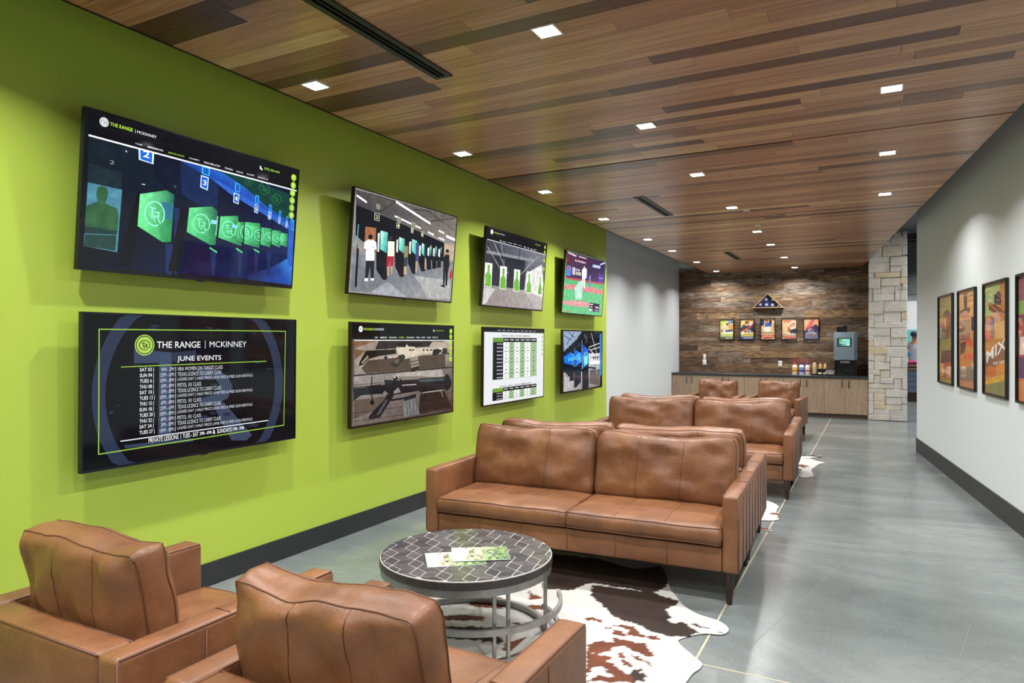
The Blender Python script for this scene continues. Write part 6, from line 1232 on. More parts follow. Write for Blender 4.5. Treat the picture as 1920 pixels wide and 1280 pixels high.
MB().ringband((0.05, 0.03, 0), TR - 0.022, TR - 0.002, 0.172, 0.204, R(-150), R(38), 48).build('middle_arc', M['steel'], tab, True)
MB().ringband((0.03, 0.02, 0), TR - 0.016, TR + 0.004, 0.03, 0.06, R(-20), R(60), 24).build('lower_arc', M['steel'], tab, True)
for a in (-118, -107, -40, -30, 22, 34, 100, 112, 165, 176):
    x, y_ = (TR - 0.038) * math.cos(R(a)), (TR - 0.038) * math.sin(R(a))
    MB().box(-0.008, 0.008, -0.008, 0.008, 0.0, zt - 0.047).xf(Matrix.Translation((x, y_, 0)) @ Matrix.Rotation(R(a), 4, 'Z')).build('upright', M['steel'], tab)

def brochure(label, loc, rz):
    r = thing('brochure', label, 'brochure', loc, rz, 'brochures on the coffee table')
    MB().box(-0.157, 0.157, -0.12, 0.12, 0, 0.0016).build('paper', M['white_plastic'], r)
    P_ = Pic(0.312, 0.238, 2e-5)
    rd = random.Random(5)
    P_.run([('r', 'd4d6da', 0, 0, 1, 1), ('q', ['ccccc4', '6c8448', '4f7244', 'b8baa8'], [(0.25, 0), (1, 0), (1, 1), (0.2, 1)])])
    for i in range(130):
        u = 0.22 + 0.78 * rd.random() ** 0.8; v = rd.random() ** 0.7
        cc = rd.choice(['4c6a40', '64864a', '86a058', '3f6450', '38584a', 'a4b47c', '748c80'] if u > 0.55 else ['b0ac98', 'c4c0ac', '7a785e', '969a7a', '848064'])
        P_.L = 4 + i // 10; P_.run([('p', cc, [(u + (0.02 + 0.02 * rd.random()) * math.cos(k * PI / 3), v + (0.03 + 0.03 * rd.random()) * math.sin(k * PI / 3)) for k in range(6)])])
    P_.run([('r', 'd6d8de', 0, 0, 0.2, 1), ('p', '7a6a4c', [(0.3, 0.3), (0.36, 0.22), (0.4, 0.34), (0.36, 0.46), (0.31, 0.44)]), ('t', 'b8bcd0', '~ABCDEF', 0.06, 0.2, 0.15, 0.32, 0), ('t', 'b8bcd0', '~ABCDEF', 0.06, 0.4, 0.15, 0.52, 0), ('t', 'c8c8b8', '~ABCDEF', 0.07, 0.62, 0.15, 0.72, 0)])
    P_.build('printed_cover', M['gloss_print'], r, (0, 0, 0.0018))
brochure('green and white brochure lying beneath the other on the coffee table', (-2.03, 3.155, TZ + 0.0006), R(38.5))
brochure('green and white brochure lying on top of the other on the coffee table', (-1.945, 3.28, TZ + 0.0058), R(34.5))

# ------------------------------------------------------------------ cowhide rugs
def inpoly(x, y_, P_):
    c = False; j = len(P_) - 1
    for i in range(len(P_)):
        if (P_[i][1] > y_) != (P_[j][1] > y_) and x < (P_[j][0] - P_[i][0]) * (y_ - P_[i][1]) / (P_[j][1] - P_[i][1] + 1e-12) + P_[i][0]: c = not c
        j = i
    return c
def rug(label, outline, spots, cell, extra, seed, zbase=0.004):
    pts = []
    n = len(outline)
    for i in range(n):                      # Catmull-Rom smoothing of the outline
        p0, p1, p2, p3 = [Vector(outline[(i + k) % n]) for k in (-1, 0, 1, 2)]
        for s_ in (0, 0.25, 0.5, 0.75):
            pts.append(0.5 * ((2 * p1) + (p2 - p0) * s_ + (2 * p0 - 5 * p1 + 4 * p2 - p3) * s_ ** 2 + (3 * p1 - p0 - 3 * p2 + p3) * s_ ** 3))
    bm = bmesh.new()
    bm.faces.new([bm.verts.new((p.x, p.y, zbase)) for p in pts])
    xs = [p.x for p in pts]; ys = [p.y for p in pts]
    def cut(co, no):
        bmesh.ops.bisect_plane(bm, geom=bm.verts[:] + bm.edges[:] + bm.faces[:], dist=1e-6, plane_co=co, plane_no=no)
    x = min(xs) + cell
    while x < max(xs): cut((x, 0, 0), (1, 0, 0)); x += cell
    yy = min(ys) + cell
    while yy < max(ys): cut((0, yy, 0), (0, 1, 0)); yy += cell
    bmesh.ops.recalc_face_normals(bm, faces=bm.faces[:])
    me = bpy.data.meshes.new('cowhide_rug')
    cols = []
    white = rgb(200, 198, 194)
    boxes = [(k, P_, min(q[0] for q in P_) - .04, max(q[0] for q in P_) + .04, min(q[1] for q in P_) - .04, max(q[1] for q in P_) + .04) for k, P_ in spots]
    bnd = set(v.index for v in bm.verts if v.is_boundary)
    bm.verts.index_update()
    for v in bm.verts:
        x, yy = v.co.x, v.co.y
        q = Vector((x * 14, yy * 14, seed)); jx = 0.018 * noise.noise(q) + 0.016 * noise.noise(q * 2.7); jy = 0.016 * noise.noise(q + Vector((9, 3, 1))) + 0.016 * noise.noise(q * 2.7 + Vector((4, 4, 4)))
        c = white
        for k, P_, a, b, c_, d_ in boxes:
            if a < x < b and c_ < yy < d_ and inpoly(x + jx, yy + jy, P_):
                m = 0.5 + 0.5 * noise.noise(Vector((x * 6, yy * 6, seed + 3)))
                lo, hi = (rgb(30, 22, 20), rgb(58, 42, 36)) if k == 'd' else (rgb(58, 30, 18), rgb(122, 64, 38))
                c = tuple(lo[i] + (hi[i] - lo[i]) * m for i in range(4))
                break
        if c is white and extra > 0:
            m = noise.noise(Vector((x * 2.2, yy * 2.2, seed + 8))) + 0.35 * noise.noise(Vector((x * 8, yy * 8, seed)))
            if m > extra: c = rgb(96, 54, 34)
        cols += c
        v.co.z = zbase + 0.0035 * (1 + noise.noise(Vector((x * 3, yy * 3, seed))))
    bm.to_mesh(me); bm.free()
    at = me.color_attributes.new('Col', 'FLOAT_COLOR', 'POINT'); at.data.foreach_set('color', cols)
    if me.polygons and me.polygons[0].normal.z < 0: me.flip_normals()
    me.polygons.foreach_set('use_smooth', [True] * len(me.polygons))
    me.materials.append(M['cowhide'])
    o = bpy.data.objects.new('cowhide_rug', me); link(o)
    so = o.modifiers.new('thickness', 'SOLIDIFY'); so.thickness = 0.0038; so.offset = -1
    return tag(o, label, 'rug', 'cowhide rugs')
OUT1 = [(-1.43,4.89),(-1.38,4.92),(-1.26,4.66),(-1.21,4.52),(-1.12,4.37),(-1.06,4.27),(-0.95,4.17),(-0.81,4.12),(-0.74,4.03),(-0.76,3.94),(-0.86,3.9),(-0.95,3.78),(-0.94,3.71),(-0.81,3.57),(-0.78,3.53),(-0.78,3.47),(-0.8,3.40),(-0.82,3.2),(-0.9,3.0),(-1.0,2.82),(-0.98,2.6),(-1.05,2.45),(-1.25,2.42),(-1.4,2.6),(-1.8,2.66),(-2.2,2.62),(-2.5,2.5),(-2.72,2.44),(-2.8,2.6),(-2.68,2.85),(-2.62,3.2),(-2.66,3.5),(-2.82,3.72),(-2.86,3.86),(-2.7,3.92),(-2.52,3.9),(-2.4,4.1),(-2.32,4.5),(-2.36,4.8),(-2.2,4.9),(-1.8,4.86),(-1.55,4.78)]
DARK = [[(-2.05,4.34),(-1.7,4.37),(-1.76,4.25),(-1.76,4.17),(-1.9,4.13),(-1.94,4.1)],[(-2.28,4.82),(-1.31,4.93),(-1.23,4.53),(-1.29,4.38),(-1.7,4.37),(-2.05,4.34)],[(-1.69,4.34),(-1.29,4.38),(-1.09,4.31),(-1.12,4.2),(-1.13,4.12),(-1.07,4.02),(-1.08,3.96),(-1.0,4.0),(-0.91,3.93),(-0.86,3.9),(-0.94,3.81),(-1.0,3.78),(-1.13,3.79),(-1.25,3.85),(-1.34,3.88),(-1.47,3.99),(-1.52,4.05),(-1.63,4.14)],[(-1.01,3.99),(-0.96,3.99),(-0.95,3.96),(-0.99,3.95)],[(-0.95,4.0),(-0.92,4.02),(-0.84,3.98),(-0.9,3.97)],[(-0.8,3.96),(-0.76,3.98),(-0.76,3.96),(-0.79,3.95)],[(-1.07,3.29),(-1.04,3.33),(-1.0,3.27),(-0.99,3.22),(-1.03,3.19)],[(-2.37,3.23),(-1.96,3.42),(-1.86,3.46),(-1.84,3.4),(-1.9,3.36),(-1.82,3.3),(-1.79,3.25),(-1.88,3.24),(-1.97,3.21),(-2.28,3.1)]]
BROWN = [[(-1.34,3.77),(-1.28,3.81),(-1.19,3.78),(-1.13,3.71),(-1.08,3.74),(-1.05,3.7),(-1.1,3.69),(-1.17,3.69),(-1.22,3.68),(-1.26,3.76)],[(-1.32,3.71),(-1.28,3.73),(-1.23,3.68),(-1.25,3.65),(-1.3,3.67)],[(-1.3,3.62),(-1.21,3.61),(-1.11,3.62),(-1.06,3.56),(-1.01,3.51),(-1.05,3.48),(-1.18,3.52),(-1.27,3.58)],[(-1.39,3.47),(-1.32,3.55),(-1.23,3.56),(-1.21,3.53),(-1.27,3.5),(-1.25,3.45),(-1.29,3.38),(-1.36,3.41)],[(-1.36,3.39),(-1.29,3.38),(-1.21,3.39),(-1.2,3.37),(-1.22,3.34),(-1.16,3.31),(-1.09,3.25),(-1.0,3.27),(-0.99,3.22),(-1.11,3.15),(-1.15,3.22),(-1.21,3.27),(-1.26,3.24),(-1.25,3.2),(-1.26,3.13)],[(-1.53,3.8),(-1.52,3.84),(-1.42,3.81),(-1.41,3.78),(-1.51,3.77)],[(-1.39,3.71),(-1.35,3.74),(-1.34,3.72),(-1.37,3.7)],[(-1.21,3.45),(-1.18,3.47),(-1.14,3.42),(-1.17,3.4)],[(-1.14,3.46),(-1.08,3.46),(-1.02,3.42),(-1.02,3.4),(-1.1,3.42)],[(-1.16,3.38),(-1.13,3.4),(-1.09,3.37),(-1.08,3.33),(-1.14,3.35)],[(-1.02,3.4),(-0.98,3.39),(-1.0,3.38)],[(-1.25,3.08),(-1.2,3.17),(-1.12,3.19),(-1.11,3.15)],[(-2.42,3.71),(-2.37,3.77),(-2.23,3.85),(-2.1,3.84),(-2.07,3.8),(-2.13,3.77),(-2.1,3.74),(-2.04,3.73),(-2.03,3.67),(-2.14,3.65),(-2.22,3.64),(-2.27,3.68),(-2.34,3.63),(-2.34,3.71)],[(-2.51,3.54),(-2.46,3.61),(-2.39,3.62),(-2.37,3.58),(-2.44,3.54)],[(-2.3,3.4),(-2.18,3.51),(-2.05,3.52),(-2.04,3.48),(-2.15,3.42),(-2.27,3.37)],[(-1.88,3.51),(-1.87,3.54),(-1.79,3.54),(-1.79,3.5)],[(-1.92,3.77),(-1.89,3.83),(-1.8,3.85),(-1.77,3.79),(-1.89,3.76)],[(-2.02,4.04),(-1.89,3.95),(-1.94,3.89)],[(-1.77,3.19),(-1.78,3.28),(-1.71,3.4),(-1.71,3.18)],[(-2.36,3.57),(-2.32,3.58),(-2.33,3.56)],[(-2.62,3.56),(-2.59,3.59),(-2.58,3.56)],[(-1.4,3.0),(-1.2,3.05),(-1.1,2.9),(-1.3,2.8)],[(-1.9,3.0),(-1.6,3.05),(-1.5,2.8),(-1.8,2.75)]]
rug('brown and white cowhide rug under the round coffee table', OUT1, [('d', q) for q in DARK] + [('b', q) for q in BROWN], 0.0125, 0, 2.0)
OUT2 = [(-0.79,6.31),(-0.845,6.275),(-1.0,6.35),(-1.2,6.2),(-2.4,6.15),(-2.8,5.95),(-2.95,6.1),(-2.7,6.4),(-2.7,7.4),(-2.95,7.75),(-2.75,7.85),(-2.4,7.7),(-1.3,7.72),(-1.0,7.5),(-0.86,7.3),(-0.85,7.15),(-0.84,7.0),(-0.79,6.85),(-0.79,6.73),(-0.84,6.66),(-0.93,6.62),(-1.0,6.5),(-0.93,6.4),(-0.83,6.35)]
rug('cowhide rug between the two middle sofas, white edge showing past the armrest', OUT2, [('b', [(-0.98,6.42),(-0.78,6.36),(-0.80,6.32),(-0.95,6.28)])], 0.04, 0.28, 5.0)
OUT3 = [(-0.82,9.0),(-0.76,8.95),(-0.70,9.05),(-0.67,9.15),(-0.72,9.5),(-0.70,9.8),(-0.66,10.05),(-0.60,10.2),(-0.72,10.3),(-0.80,10.5),(-0.68,10.7),(-0.74,10.78),(-0.95,10.75),(-1.2,10.95),(-2.4,11.0),(-2.8,11.3),(-2.95,11.15),(-2.7,10.8),(-2.7,9.6),(-2.8,9.6),(-2.3,9.58),(-1.2,9.58),(-0.92,9.56),(-0.84,9.5),(-0.83,9.38),(-0.82,9.2)]
rug('cowhide rug before the far armchairs, white edge reaching into the walkway', OUT3, [('d', [(-1.0,10.62),(-0.66,10.66),(-0.66,10.74),(-1.0,10.74)])], 0.04, 0.28, 9.0)

# ------------------------------------------------------------------ cabinets and worktop
CX0, CX1 = -4.296, -0.150
UW = (CX1 - CX0) / 5
WORDS = ['first', 'second', 'third', 'fourth', 'fifth']
for i in range(5):
    r = thing('base_cabinet', f'grey oak base cabinet with two doors, {WORDS[i]} from the grey wall', 'cabinet', (CX0 + UW * i, 16.22, 0), 0, 'cabinets along the wood wall')
    MB().box(0.001, UW - 0.001, 0.02, 0.66, 0.095, 0.868).build('body', M['oak'], r)
    MB().box(0.0, UW, 0.05, 0.6, 0, 0.094).build('toe_kick', M['toe'], r)
    for k in (0, 1):
        xa = 0.002 + k * UW / 2; xb = UW / 2 - 0.002 + k * UW / 2
        dn = MB().box(xa, xb, 0.0, 0.019, 0.098, 0.864, 0.0015, 1).build('door', M['oak'], r)
        hx = (xb - 0.062) if k == 0 else (xa + 0.062)
        MB().box(hx - 0.006, hx + 0.006, -0.030, -0.018, 0.66, 0.82, 0.002, 1).box(hx - 0.004, hx + 0.004, -0.02, 0.001, 0.67, 0.68).box(hx - 0.004, hx + 0.004, -0.02, 0.001, 0.80, 0.81).build('handle', M['black_metal'], dn)
tag(MB().box(CX0 + 0.002, -0.138, 16.185, 16.893, 0.87, 0.91, 0.003, 1).build('worktop', M['counter']), 'dark grey stone worktop along the wood wall', 'worktop')
tag(MB().box(-0.149, -0.138, 16.22, 16.89, 0.0, 0.868).build('end_panel', M['oak']), 'narrow oak end panel between cabinets and stone pier', 'panel')
WZ = 0.911

# flag case
r = thing('flag_display_case', 'triangular oak case holding a folded starred blue flag on the wood wall', 'flag case', (-2.213, 16.892, 2.43))
def tri(k, z0=0.0):
    A = [(-0.345, 0.0), (0.345, 0.0), (0.0, 0.345)]; c = (0, 0.345 * 0.414)
    in_ = 0.1430
    return [(c[0] + (x - c[0]) * k, c[1] + (y_ - c[1]) * k) for x, y_ in A]
o_, i_ = tri(1.0), tri(0.87)
mb = MB(); vs = []; fs = []
for z_ in (0.0, 0.085):
    vs += [(x, -z_, y_) for x, y_ in o_] + [(x, -z_, y_) for x, y_ in i_]
for k in range(3):
    l = (k + 1) % 3
    fs += [(6 + k, 6 + l, 9 + l, 9 + k), (k, 3 + k, 3 + l, l), (k, l, 6 + l, 6 + k), (3 + k, 9 + k, 9 + l, 3 + l)]
mb.add(vs, fs).build('case_frame', M['gold'], r)
fl_ = MB(); f_ = tri(0.875)
fl_.add([(x, -0.03, y_) for x, y_ in f_] + [(x, 0.0, y_) for x, y_ in f_], [(0, 1, 2), (3, 5, 4), (0, 3, 4, 1), (1, 4, 5, 2), (2, 5, 3, 0)])
flg = fl_.build('folded_flag', M['flag'], r)
for sx, sz in ((-0.035, 0.205), (0.105, 0.19), (-0.165, 0.085), (-0.03, 0.08), (0.105, 0.075), (0.225, 0.052)):
    pts = []
    R0 = 0.045 if sx < 0.2 else 0.03
    for k in range(10):
        a = PI / 2 + k * PI / 5 + 0.15; rr_ = R0 if k % 2 == 0 else R0 * 0.4
        pts.append((sx + rr_ * math.cos(a), sz + rr_ * math.sin(a)))
    MB().prism(pts, 0.0305, 0.033).xf(Matrix(((1, 0, 0, 0), (0, 0, -1, 0), (0, 1, 0, 0), (0, 0, 0, 1)))).build('star', M['star'], flg)
gp = tri(0.875)
MB().add([(x, -0.075, y_) for x, y_ in gp] + [(x, -0.073, y_) for x, y_ in gp], [(0, 1, 2), (3, 5, 4), (0, 3, 4, 1), (1, 4, 5, 2), (2, 5, 3, 0)]).build('glass_pane', M['glass'], r)

# drink dispenser
M['grey_metal'] = plain('grey_blue_panel', rgb(136, 152, 164), 0.4, 0.2)
M['grey_dark'] = plain('grey_side_panel', rgb(96, 110, 122), 0.4, 0.2)
r = thing('drink_dispenser', 'tall grey and black hot drink dispenser on the worktop by the stone pier', 'dispenser', (-0.57, 16.3, WZ))
MB().box(-0.225, 0.175, 0.0, 0.42, 0.335, 0.938, 0.012, 2).build('upper_cabinet', M['grey_metal'], r, True)
MB().box(0.176, 0.228, 0.015, 0.42, 0.335, 0.936, 0.008, 2).build('side_panel', M['grey_dark'], r, True)
MB().box(-0.215, 0.22, 0.12, 0.42, 0.0, 0.334).build('rear_housing', M['black'], r)
MB().box(-0.215, -0.195, 0.0, 0.12, 0.0, 0.334).build('cheek', M['black'], r)
MB().box(0.20, 0.22, 0.0, 0.12, 0.0, 0.334).build('cheek', M['black'], r)
MB().box(-0.2, 0.205, -0.02, 0.12, 0.0, 0.05, 0.006, 1).build('drip_tray', M['black'], r)
MB().box(-0.12, 0.10, -0.012, 0.1, 0.30, 0.345, 0.006, 1).build('dispensing_head', M['black'], r)
MB().box(-0.10, 0.085, -0.022, -0.012, 0.275, 0.315, 0.003, 1).build('badge_plate', M['steel'], r)
for x in (-0.13, 0.03, 0.11): MB().lathe([(0.008, 0), (0.008, 0.012)], 10, (0, 0, 0)).xf(Matrix.Translation((x, 0.12, 0.1)) @ Matrix.Rotation(PI / 2, 4, 'X')).build('button', M['steel'], r)
sc = MB().box(-0.16, 0.115, -0.008, 0.002, 0.63, 0.81, 0.003, 1).build('screen', M['black'], r)
Pp = Pic(0.22, 0.15, 4e-5).run([('r', '2a8a7a', 0, 0, 1, 1), ('q', ['4ab868', '8af0e0', '6ae0c8', '2a7a6a'], [(0, 0), (1, 0), (1, 1), (0, 1)]), ('t', 'f0fff8', '~ABCDE', 0.3, 0.06, 0.72, 0.26, 1), ('t', 'e0fff4', '~ABCDEFGHI', 0.08, 0.4, 0.92, 0.5, 1), ('t', 'e0fff4', '~ABCDEFGH', 0.12, 0.58, 0.9, 0.68, 1), ('r', '2a5a4a', 0.06, 0.74, 0.24, 0.9), ('r', 'c08a9a', 0.4, 0.85, 0.6, 0.95), ('r', 'f0f4c8', 0.7, 0.78, 0.94, 0.94)])
Pp.build('display', M['screen'], sc, (-0.022, -0.0085, 0.72)).rotation_euler = (PI / 2, 0, 0)
MB().box(-0.18, -0.07, 0.2, 0.4, 0.938, 1.06, 0.004, 1).box(-0.06, 0.02, 0.2, 0.4, 0.938, 1.08, 0.004, 1).build('hopper', M['black'], r)

# creamer bottles
LABELC = [rgb(232, 190, 90), rgb(120, 150, 214), rgb(226, 206, 200)]
BANDC = [rgb(210, 110, 50), rgb(40, 60, 130), rgb(190, 70, 60)]
M['bottle_red'] = plain('red_cap', rgb(208, 46, 50), 0.35)
M['bottle_purple'] = plain('purple_collar', rgb(74, 40, 120), 0.4)
for i, (x, lab) in enumerate(((-1.588, 'creamer bottle with yellow label and red pump'), (-1.447, 'creamer bottle with blue label and red pump'), (-1.325, 'creamer bottle with pale label and red pump, nearest the cups'))):
    r = thing('creamer_bottle', lab, 'bottle', (x, 16.4, WZ), 0, 'creamer bottles on the worktop')
    bd = MB().lathe([(0.048, 0), (0.052, 0.006), (0.052, 0.15), (0.047, 0.19), (0.03, 0.225), (0.022, 0.232)], 20).build('body', M['white_plastic'], r, True)
    lm = plain('label_%d' % i, LABELC[i], 0.45, var=0.12, scale=40); bm_ = plain('band_%d' % i, BANDC[i], 0.45)
    MB().lathe([(0.0528, 0.05), (0.0528, 0.15), (0.050, 0.172)], 20).build('label', lm, bd, True)
    MB().lathe([(0.0534, 0.075), (0.0534, 0.105)], 20).build('band', bm_, bd, True)
    MB().lathe([(0.03, 0.226), (0.03, 0.262), (0.024, 0.268)], 16).build('collar', M['bottle_red'] if i == 0 else M['bottle_purple'], r, True)
    MB().lathe([(0.022, 0.268), (0.016, 0.30), (0.012, 0.34), (0.016, 0.345), (0.012, 0.372)], 14).box(-0.006, 0.006, -0.045, 0.0, 0.35, 0.362).build('pump_spout', M['bottle_red'], r, True)

# tray, cups, packets and sticks
M['kraft'] = plain('kraft_paper', rgb(206, 170, 120), 0.7, var=0.06)
r = thing('condiment_tray', 'black condiment tray beside the drink dispenser', 'tray', (-1.0, 16.4, WZ))
MB().box(-0.235, 0.185, -0.11, 0.11, 0, 0.012).build('base', M['black'], r)
MB().box(-0.235, 0.185, -0.11, -0.104, 0.012, 0.03).box(-0.235, 0.185, 0.104, 0.11, 0.012, 0.03).box(-0.235, -0.229, -0.104, 0.104, 0.012, 0.03).box(0.179, 0.185, -0.104, 0.104, 0.012, 0.03).build('rim', M['black'], r)
MB().box(-0.13, 0.075, 0.02, 0.1, 0.012, 0.142, 0.003, 1).build('riser', M['black'], r)
MB().box(-0.135, -0.13, -0.1, 0.1, 0.012, 0.06).box(-0.03, -0.025, -0.1, 0.018, 0.012, 0.05).box(0.075, 0.08, -0.1, 0.1, 0.012, 0.06).build('divider', M['black'], r)
def cup(x, yy, z, s_, lab):
    r = thing('paper_cup', lab, 'cup', (x, yy, z), 0, 'paper cups on the tray')
    MB().lathe([(0.046 * s_, 0), (0.047 * s_, 0), (0.032 * s_, 0.118 * s_), (0.030 * s_, 0.12 * s_), (0.001, 0.12 * s_), (0.001, 0.118 * s_), (0.030 * s_, 0.118 * s_)], 18).build('body', M['kraft'], r, True)
    MB().tube([(0.0475 * s_ * math.cos(k * PI / 9), 0.0475 * s_ * math.sin(k * PI / 9), 0.003) for k in range(18)], 0.003 * s_, 5, True).build('rim', M['kraft'], r, True)
for k in range(7): cup(-1.183, 16.37, WZ + 0.0125 + k * 0.027, 0.88, 'tan paper cup in the tall stack beside the creamer bottles')
for k in range(2):
    cup(-1.07, 16.46, WZ + 0.1425 + k * 0.02, 0.75, 'small tan paper cup in the left stack on the tray riser')
    cup(-0.975, 16.46, WZ + 0.1425 + k * 0.02, 0.75, 'small tan paper cup in the right stack on the tray riser')
M['packet_y'] = plain('yellow_packet', rgb(214, 214, 150), 0.6)
for k in range(4):
    tag(MB().box(-0.035, 0.035, 0, 0.006, 0, 0.05, 0.001, 1).build('sugar_packet', M['white_plastic'], None, False, (-1.075, 16.318 + k * 0.012, WZ + 0.0122)), 'white sugar packet standing in the tray', 'packet', 'white packets')
    o = MB().box(-0.035, 0.035, 0, 0.006, 0, 0.045, 0.001, 1).build('sweetener_packet', M['packet_y'], None, False, (-0.972, 16.318 + k * 0.012, WZ + 0.0122))
    tag(o, 'pale yellow sweetener packet standing in the tray', 'packet', 'yellow packets'); o.rotation_euler = (0, R(-6 + 4 * k), 0)
for k in range(9):
    o = MB().box(-0.004, 0.004, -0.002, 0.002, 0, 0.10 + 0.01 * (k % 3)).build('stir_stick', M['white_plastic'], None, False, (-0.905 + k * 0.0095, 16.335 + 0.012 * (k % 4), WZ + 0.014))
    o.rotation_euler = (R(4 * (k % 3 - 1)), R(-38 + 9 * k), 0); tag(o, 'white stir stick fanned out in the tray by the dispenser', 'stick', 'stir sticks')

# things on the wood wall
r = thing('wall_outlet', 'white double wall outlet above the worktop by the creamer bottles', 'outlet', (-1.948, 16.893, 1.138))
MB().box(-0.04, 0.04, -0.008, 0, -0.066, 0.066, 0.003, 1).build('cover_plate', M['white_plastic'], r)
for zz in (-0.03, 0.03): MB().box(-0.018, 0.018, -0.011, -0.008, zz - 0.02, zz + 0.02, 0.001, 1).build('socket', M['trim_white'], r)
r = thing('plug_in_dispenser', 'slim white plug-in dispenser on the wood wall, left above the worktop', 'dispenser', (-3.672, 16.893, 1.08))
MB().box(-0.044, 0.044, -0.03, 0, 0.0, 0.135, 0.01, 2).build('base', M['white_plastic'], r, True)
MB().box(-0.03, 0.03, -0.035, 0, 0.136, 0.262, 0.014, 3).build('column', M['white_plastic'], r, True)
MB().box(-0.022, 0.022, -0.02, 0, -0.03, 0.0, 0.003, 1).build('plug', M['toe'], r)

# ------------------------------------------------------------------ the shop beyond: counter, goods and a person
M['shop_panel'] = plain('blue_grey_slats', rgb(82, 92, 116), 0.4)
M['pink'] = plain('pink_plastic', rgb(206, 52, 122), 0.4)
M['teal_panel'] = plain('teal_panel', rgb(110, 190, 190), 0.5)
r = thing('shop_counter', 'brown-topped shop counter with blue-grey slats beyond the pier', 'counter', (0.6, 21.6, 0))
MB().box(0, 2.4, -0.03, 0.6, 0.86, 0.92, 0.004, 1).build('counter_top', M['toe'], r)
MB().box(0, 2.4, 0.02, 0.58, 0.0, 0.26).build('plinth', M['dark_wood'], r)
for k in range(4): MB().box(0, 2.4, 0.0, 0.02, 0.26 + k * 0.15, 0.40 + k * 0.15).build('slat', M['shop_panel'], r)
MB().box(0, 2.4, 0.02, 0.58, 0.26, 0.86).build('core', M['black'], r)
tag(MB().box(0.3, 3.2, 25.9, 25.99, 1.2, 2.04, 0.004, 1).build('display_board', M['teal_panel']), 'teal display board on the white wall beyond the pier', 'board')
r = thing('display_rack', 'low dark rack of goods on the shop counter', 'rack', (0.92, 21.75, 0.921))
for zz in (0.0, 0.09): MB().box(-0.16, 0.16, 0, 0.2, zz, zz + 0.03, 0.003, 1).build('shelf', M['black_metal'], r)
for xx in (-0.15, 0.13): MB().box(xx, xx + 0.02, 0.0, 0.2, 0.03, 0.09).build('post', M['steel'], r)
r = thing('pink_case', 'bright pink carry case on the rack in the shop', 'case', (0.92, 21.76, 1.043))
MB().box(-0.13, 0.13, 0, 0.16, 0, 0.075, 0.02, 3).build('shell', M['pink'], r, True)
MB().tube([(-0.05, 0.0, 0.04), (-0.045, -0.03, 0.045), (0.045, -0.03, 0.045), (0.05, 0.0, 0.04)], 0.008, 6).build('handle', M['black'], r, True)
tag(MB().box(-0.14, 0.14, 0, 0.17, 0, 0.05, 0.012, 2).build('folded_cloth', plain('maroon_cloth', rgb(96, 30, 44), 0.9), None, True, (0.93, 21.99, 0.921)), 'folded maroon cloth on the shop counter', 'cloth')

M['skin'] = plain('skin', rgb(176, 128, 104), 0.55)
M['shirt'] = plain('grey_shirt', rgb(150, 152, 166), 0.85, var=0.1, scale=20)
M['trousers'] = plain('dark_trousers', rgb(40, 42, 52), 0.85)
M['hair'] = plain('dark_cap', rgb(22, 24, 34), 0.7)
def skinmesh(name, joints, edges, m, parent, sub=2):
    me = bpy.data.meshes.new(name)
    me.from_pydata([j[:3] for j in joints], edges, [])
    o = bpy.data.objects.new(name, me); link(o, parent)
    sk = o.modifiers.new('skin', 'SKIN'); sk.use_smooth_shade = True
    if not me.skin_vertices: me.attributes
    for i, j in enumerate(joints):
        rr_ = j[3] if isinstance(j[3], tuple) else (j[3], j[3])
        me.skin_vertices[0].data[i].radius = rr_
    me.skin_vertices[0].data[0].use_root = True
    ss = o.modifiers.new('subdivision', 'SUBSURF'); ss.levels = sub; ss.render_levels = sub
    me.materials.append(m)
    return o
per_ = thing('person', 'person in a grey shirt and dark cap looking down behind the shop counter', 'person', (0.975, 22.55, 0))
J = [(0, 0, 1.02, (0.16, 0.11)), (0, 0, 1.2, (0.14, 0.10)), (0, 0, 1.42, (0.17, 0.11)), (0, 0.0, 1.57, (0.12, 0.09)), (0, -0.03, 1.66, (0.055, 0.055)), (0, -0.06, 1.75, (0.075, 0.09)), (0, -0.085, 1.83, (0.075, 0.095)),
     (-0.19, 0, 1.53, 0.06), (-0.25, -0.02, 1.26, 0.045), (-0.17, -0.27, 1.40, 0.036), (0.19, 0, 1.53, 0.06), (0.25, -0.02, 1.26, 0.045), (0.19, -0.25, 1.16, 0.036),
     (-0.1, 0, 0.92, 0.1), (-0.11, -0.01, 0.5, 0.065), (-0.11, 0.02, 0.08, 0.045), (-0.11, -0.12, 0.04, 0.035), (0.1, 0, 0.92, 0.1), (0.11, -0.01, 0.5, 0.065), (0.11, 0.02, 0.08, 0.045), (0.11, -0.12, 0.04, 0.035)]
Ed = [(0, 1), (1, 2), (2, 3), (3, 4), (4, 5), (5, 6), (3, 7), (7, 8), (8, 9), (3, 10), (10, 11), (11, 12), (0, 13), (13, 14), (14, 15), (15, 16), (0, 17), (17, 18), (18, 19), (19, 20)]
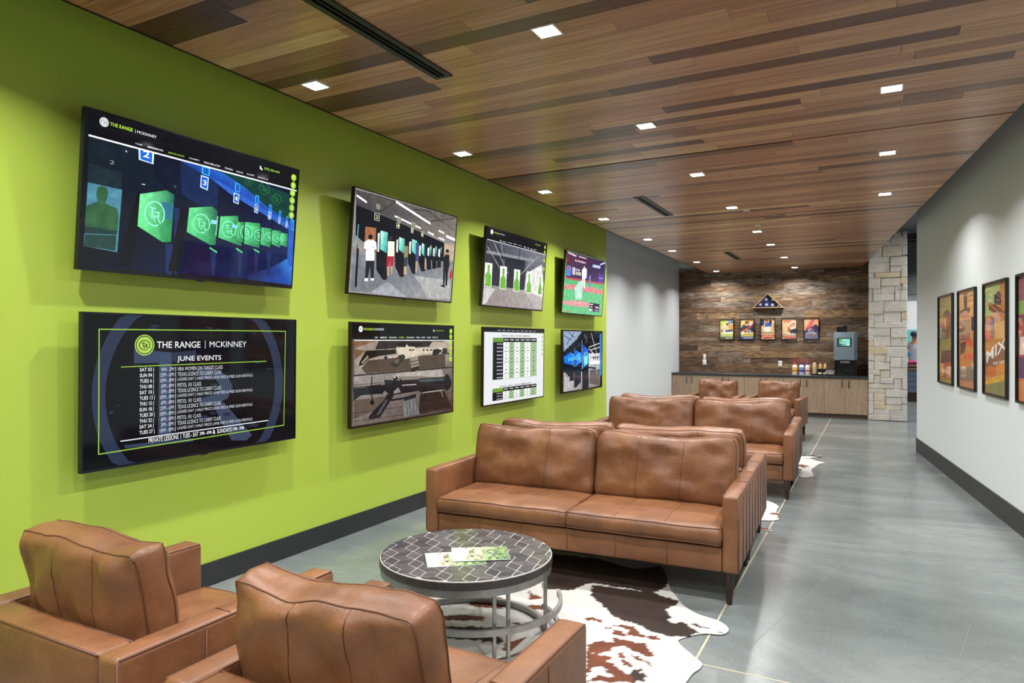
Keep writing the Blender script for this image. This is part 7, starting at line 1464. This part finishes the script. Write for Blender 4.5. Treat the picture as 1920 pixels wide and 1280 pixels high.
for sx, w_ in ((-1, 9), (1, 12)):
    wx, wy, wz, _ = J[w_]
    b0 = len(J); J.append((wx, wy - 0.07, wz - 0.01, (0.034, 0.018))); Ed.append((w_, b0))
    for k in range(4):
        f0 = len(J); ox = (k - 1.5) * 0.019
        J.append((wx + ox, wy - 0.115, wz - 0.015, 0.0095)); J.append((wx + ox, wy - 0.145 - 0.006 * (k in (1, 2)), wz - 0.035, 0.008)); Ed += [(b0, f0), (f0, f0 + 1)]
    f0 = len(J); J.append((wx - sx * 0.035, wy - 0.06, wz - 0.01, 0.010)); J.append((wx - sx * 0.045, wy - 0.095, wz - 0.02, 0.008)); Ed += [(w_, f0), (f0, f0 + 1)]
body = skinmesh('body', J, Ed, M['skin'], per_)
skinmesh('shirt', [(0, 0, 0.98, (0.175, 0.125)), (0, 0, 1.2, (0.16, 0.118)), (0, 0, 1.42, (0.188, 0.128)), (0, 0, 1.56, (0.14, 0.105)), (-0.2, 0, 1.53, 0.074), (-0.24, -0.015, 1.34, 0.062), (0.2, 0, 1.53, 0.074), (0.24, -0.015, 1.34, 0.062)], [(0, 1), (1, 2), (2, 3), (3, 4), (4, 5), (3, 6), (6, 7)], M['shirt'], per_)
skinmesh('trousers', [(0, 0, 1.02, (0.165, 0.12)), (-0.1, 0, 0.9, 0.108), (-0.11, -0.01, 0.5, 0.078), (-0.11, 0.02, 0.1, 0.06), (0.1, 0, 0.9, 0.108), (0.11, -0.01, 0.5, 0.078), (0.11, 0.02, 0.1, 0.06)], [(0, 1), (1, 2), (2, 3), (0, 4), (4, 5), (5, 6)], M['trousers'], per_)
MB().lathe([(0.102, -0.01), (0.106, 0.02), (0.09, 0.075), (0.04, 0.1), (0.005, 0.104)], 18).box(-0.07, 0.07, -0.19, -0.08, -0.01, 0.002, 0.001, 1).xf(Matrix.Translation((0, -0.085, 1.835)) @ Matrix.Rotation(R(18), 4, 'X')).build('cap', M['hair'], per_, True)
MB().box(-0.07, 0.07, -0.195, -0.165, 1.79, 1.815, 0.006, 1).build('glasses', M['black'], per_, True)
MB().lathe([(0.012, 0.0), (0.014, 0.012), (0.004, 0.03)], 8, (0, -0.178, 1.755)).build('nose', M['skin'], per_, True)
MB().box(-0.028, 0.028, -0.165, -0.155, 1.722, 1.73, 0.002, 1).build('mouth', plain('lips', rgb(140, 82, 74), 0.5), per_, True)
tag(MB().box(-0.07, 0.07, -0.03, 0.03, -0.05, 0.05, 0.012, 2).build('blue_pouch', plain('blue_nylon', rgb(54, 110, 150), 0.6), None, True, (0.805, 22.135, 1.312)), 'small blue pouch held by the person behind the counter', 'pouch')
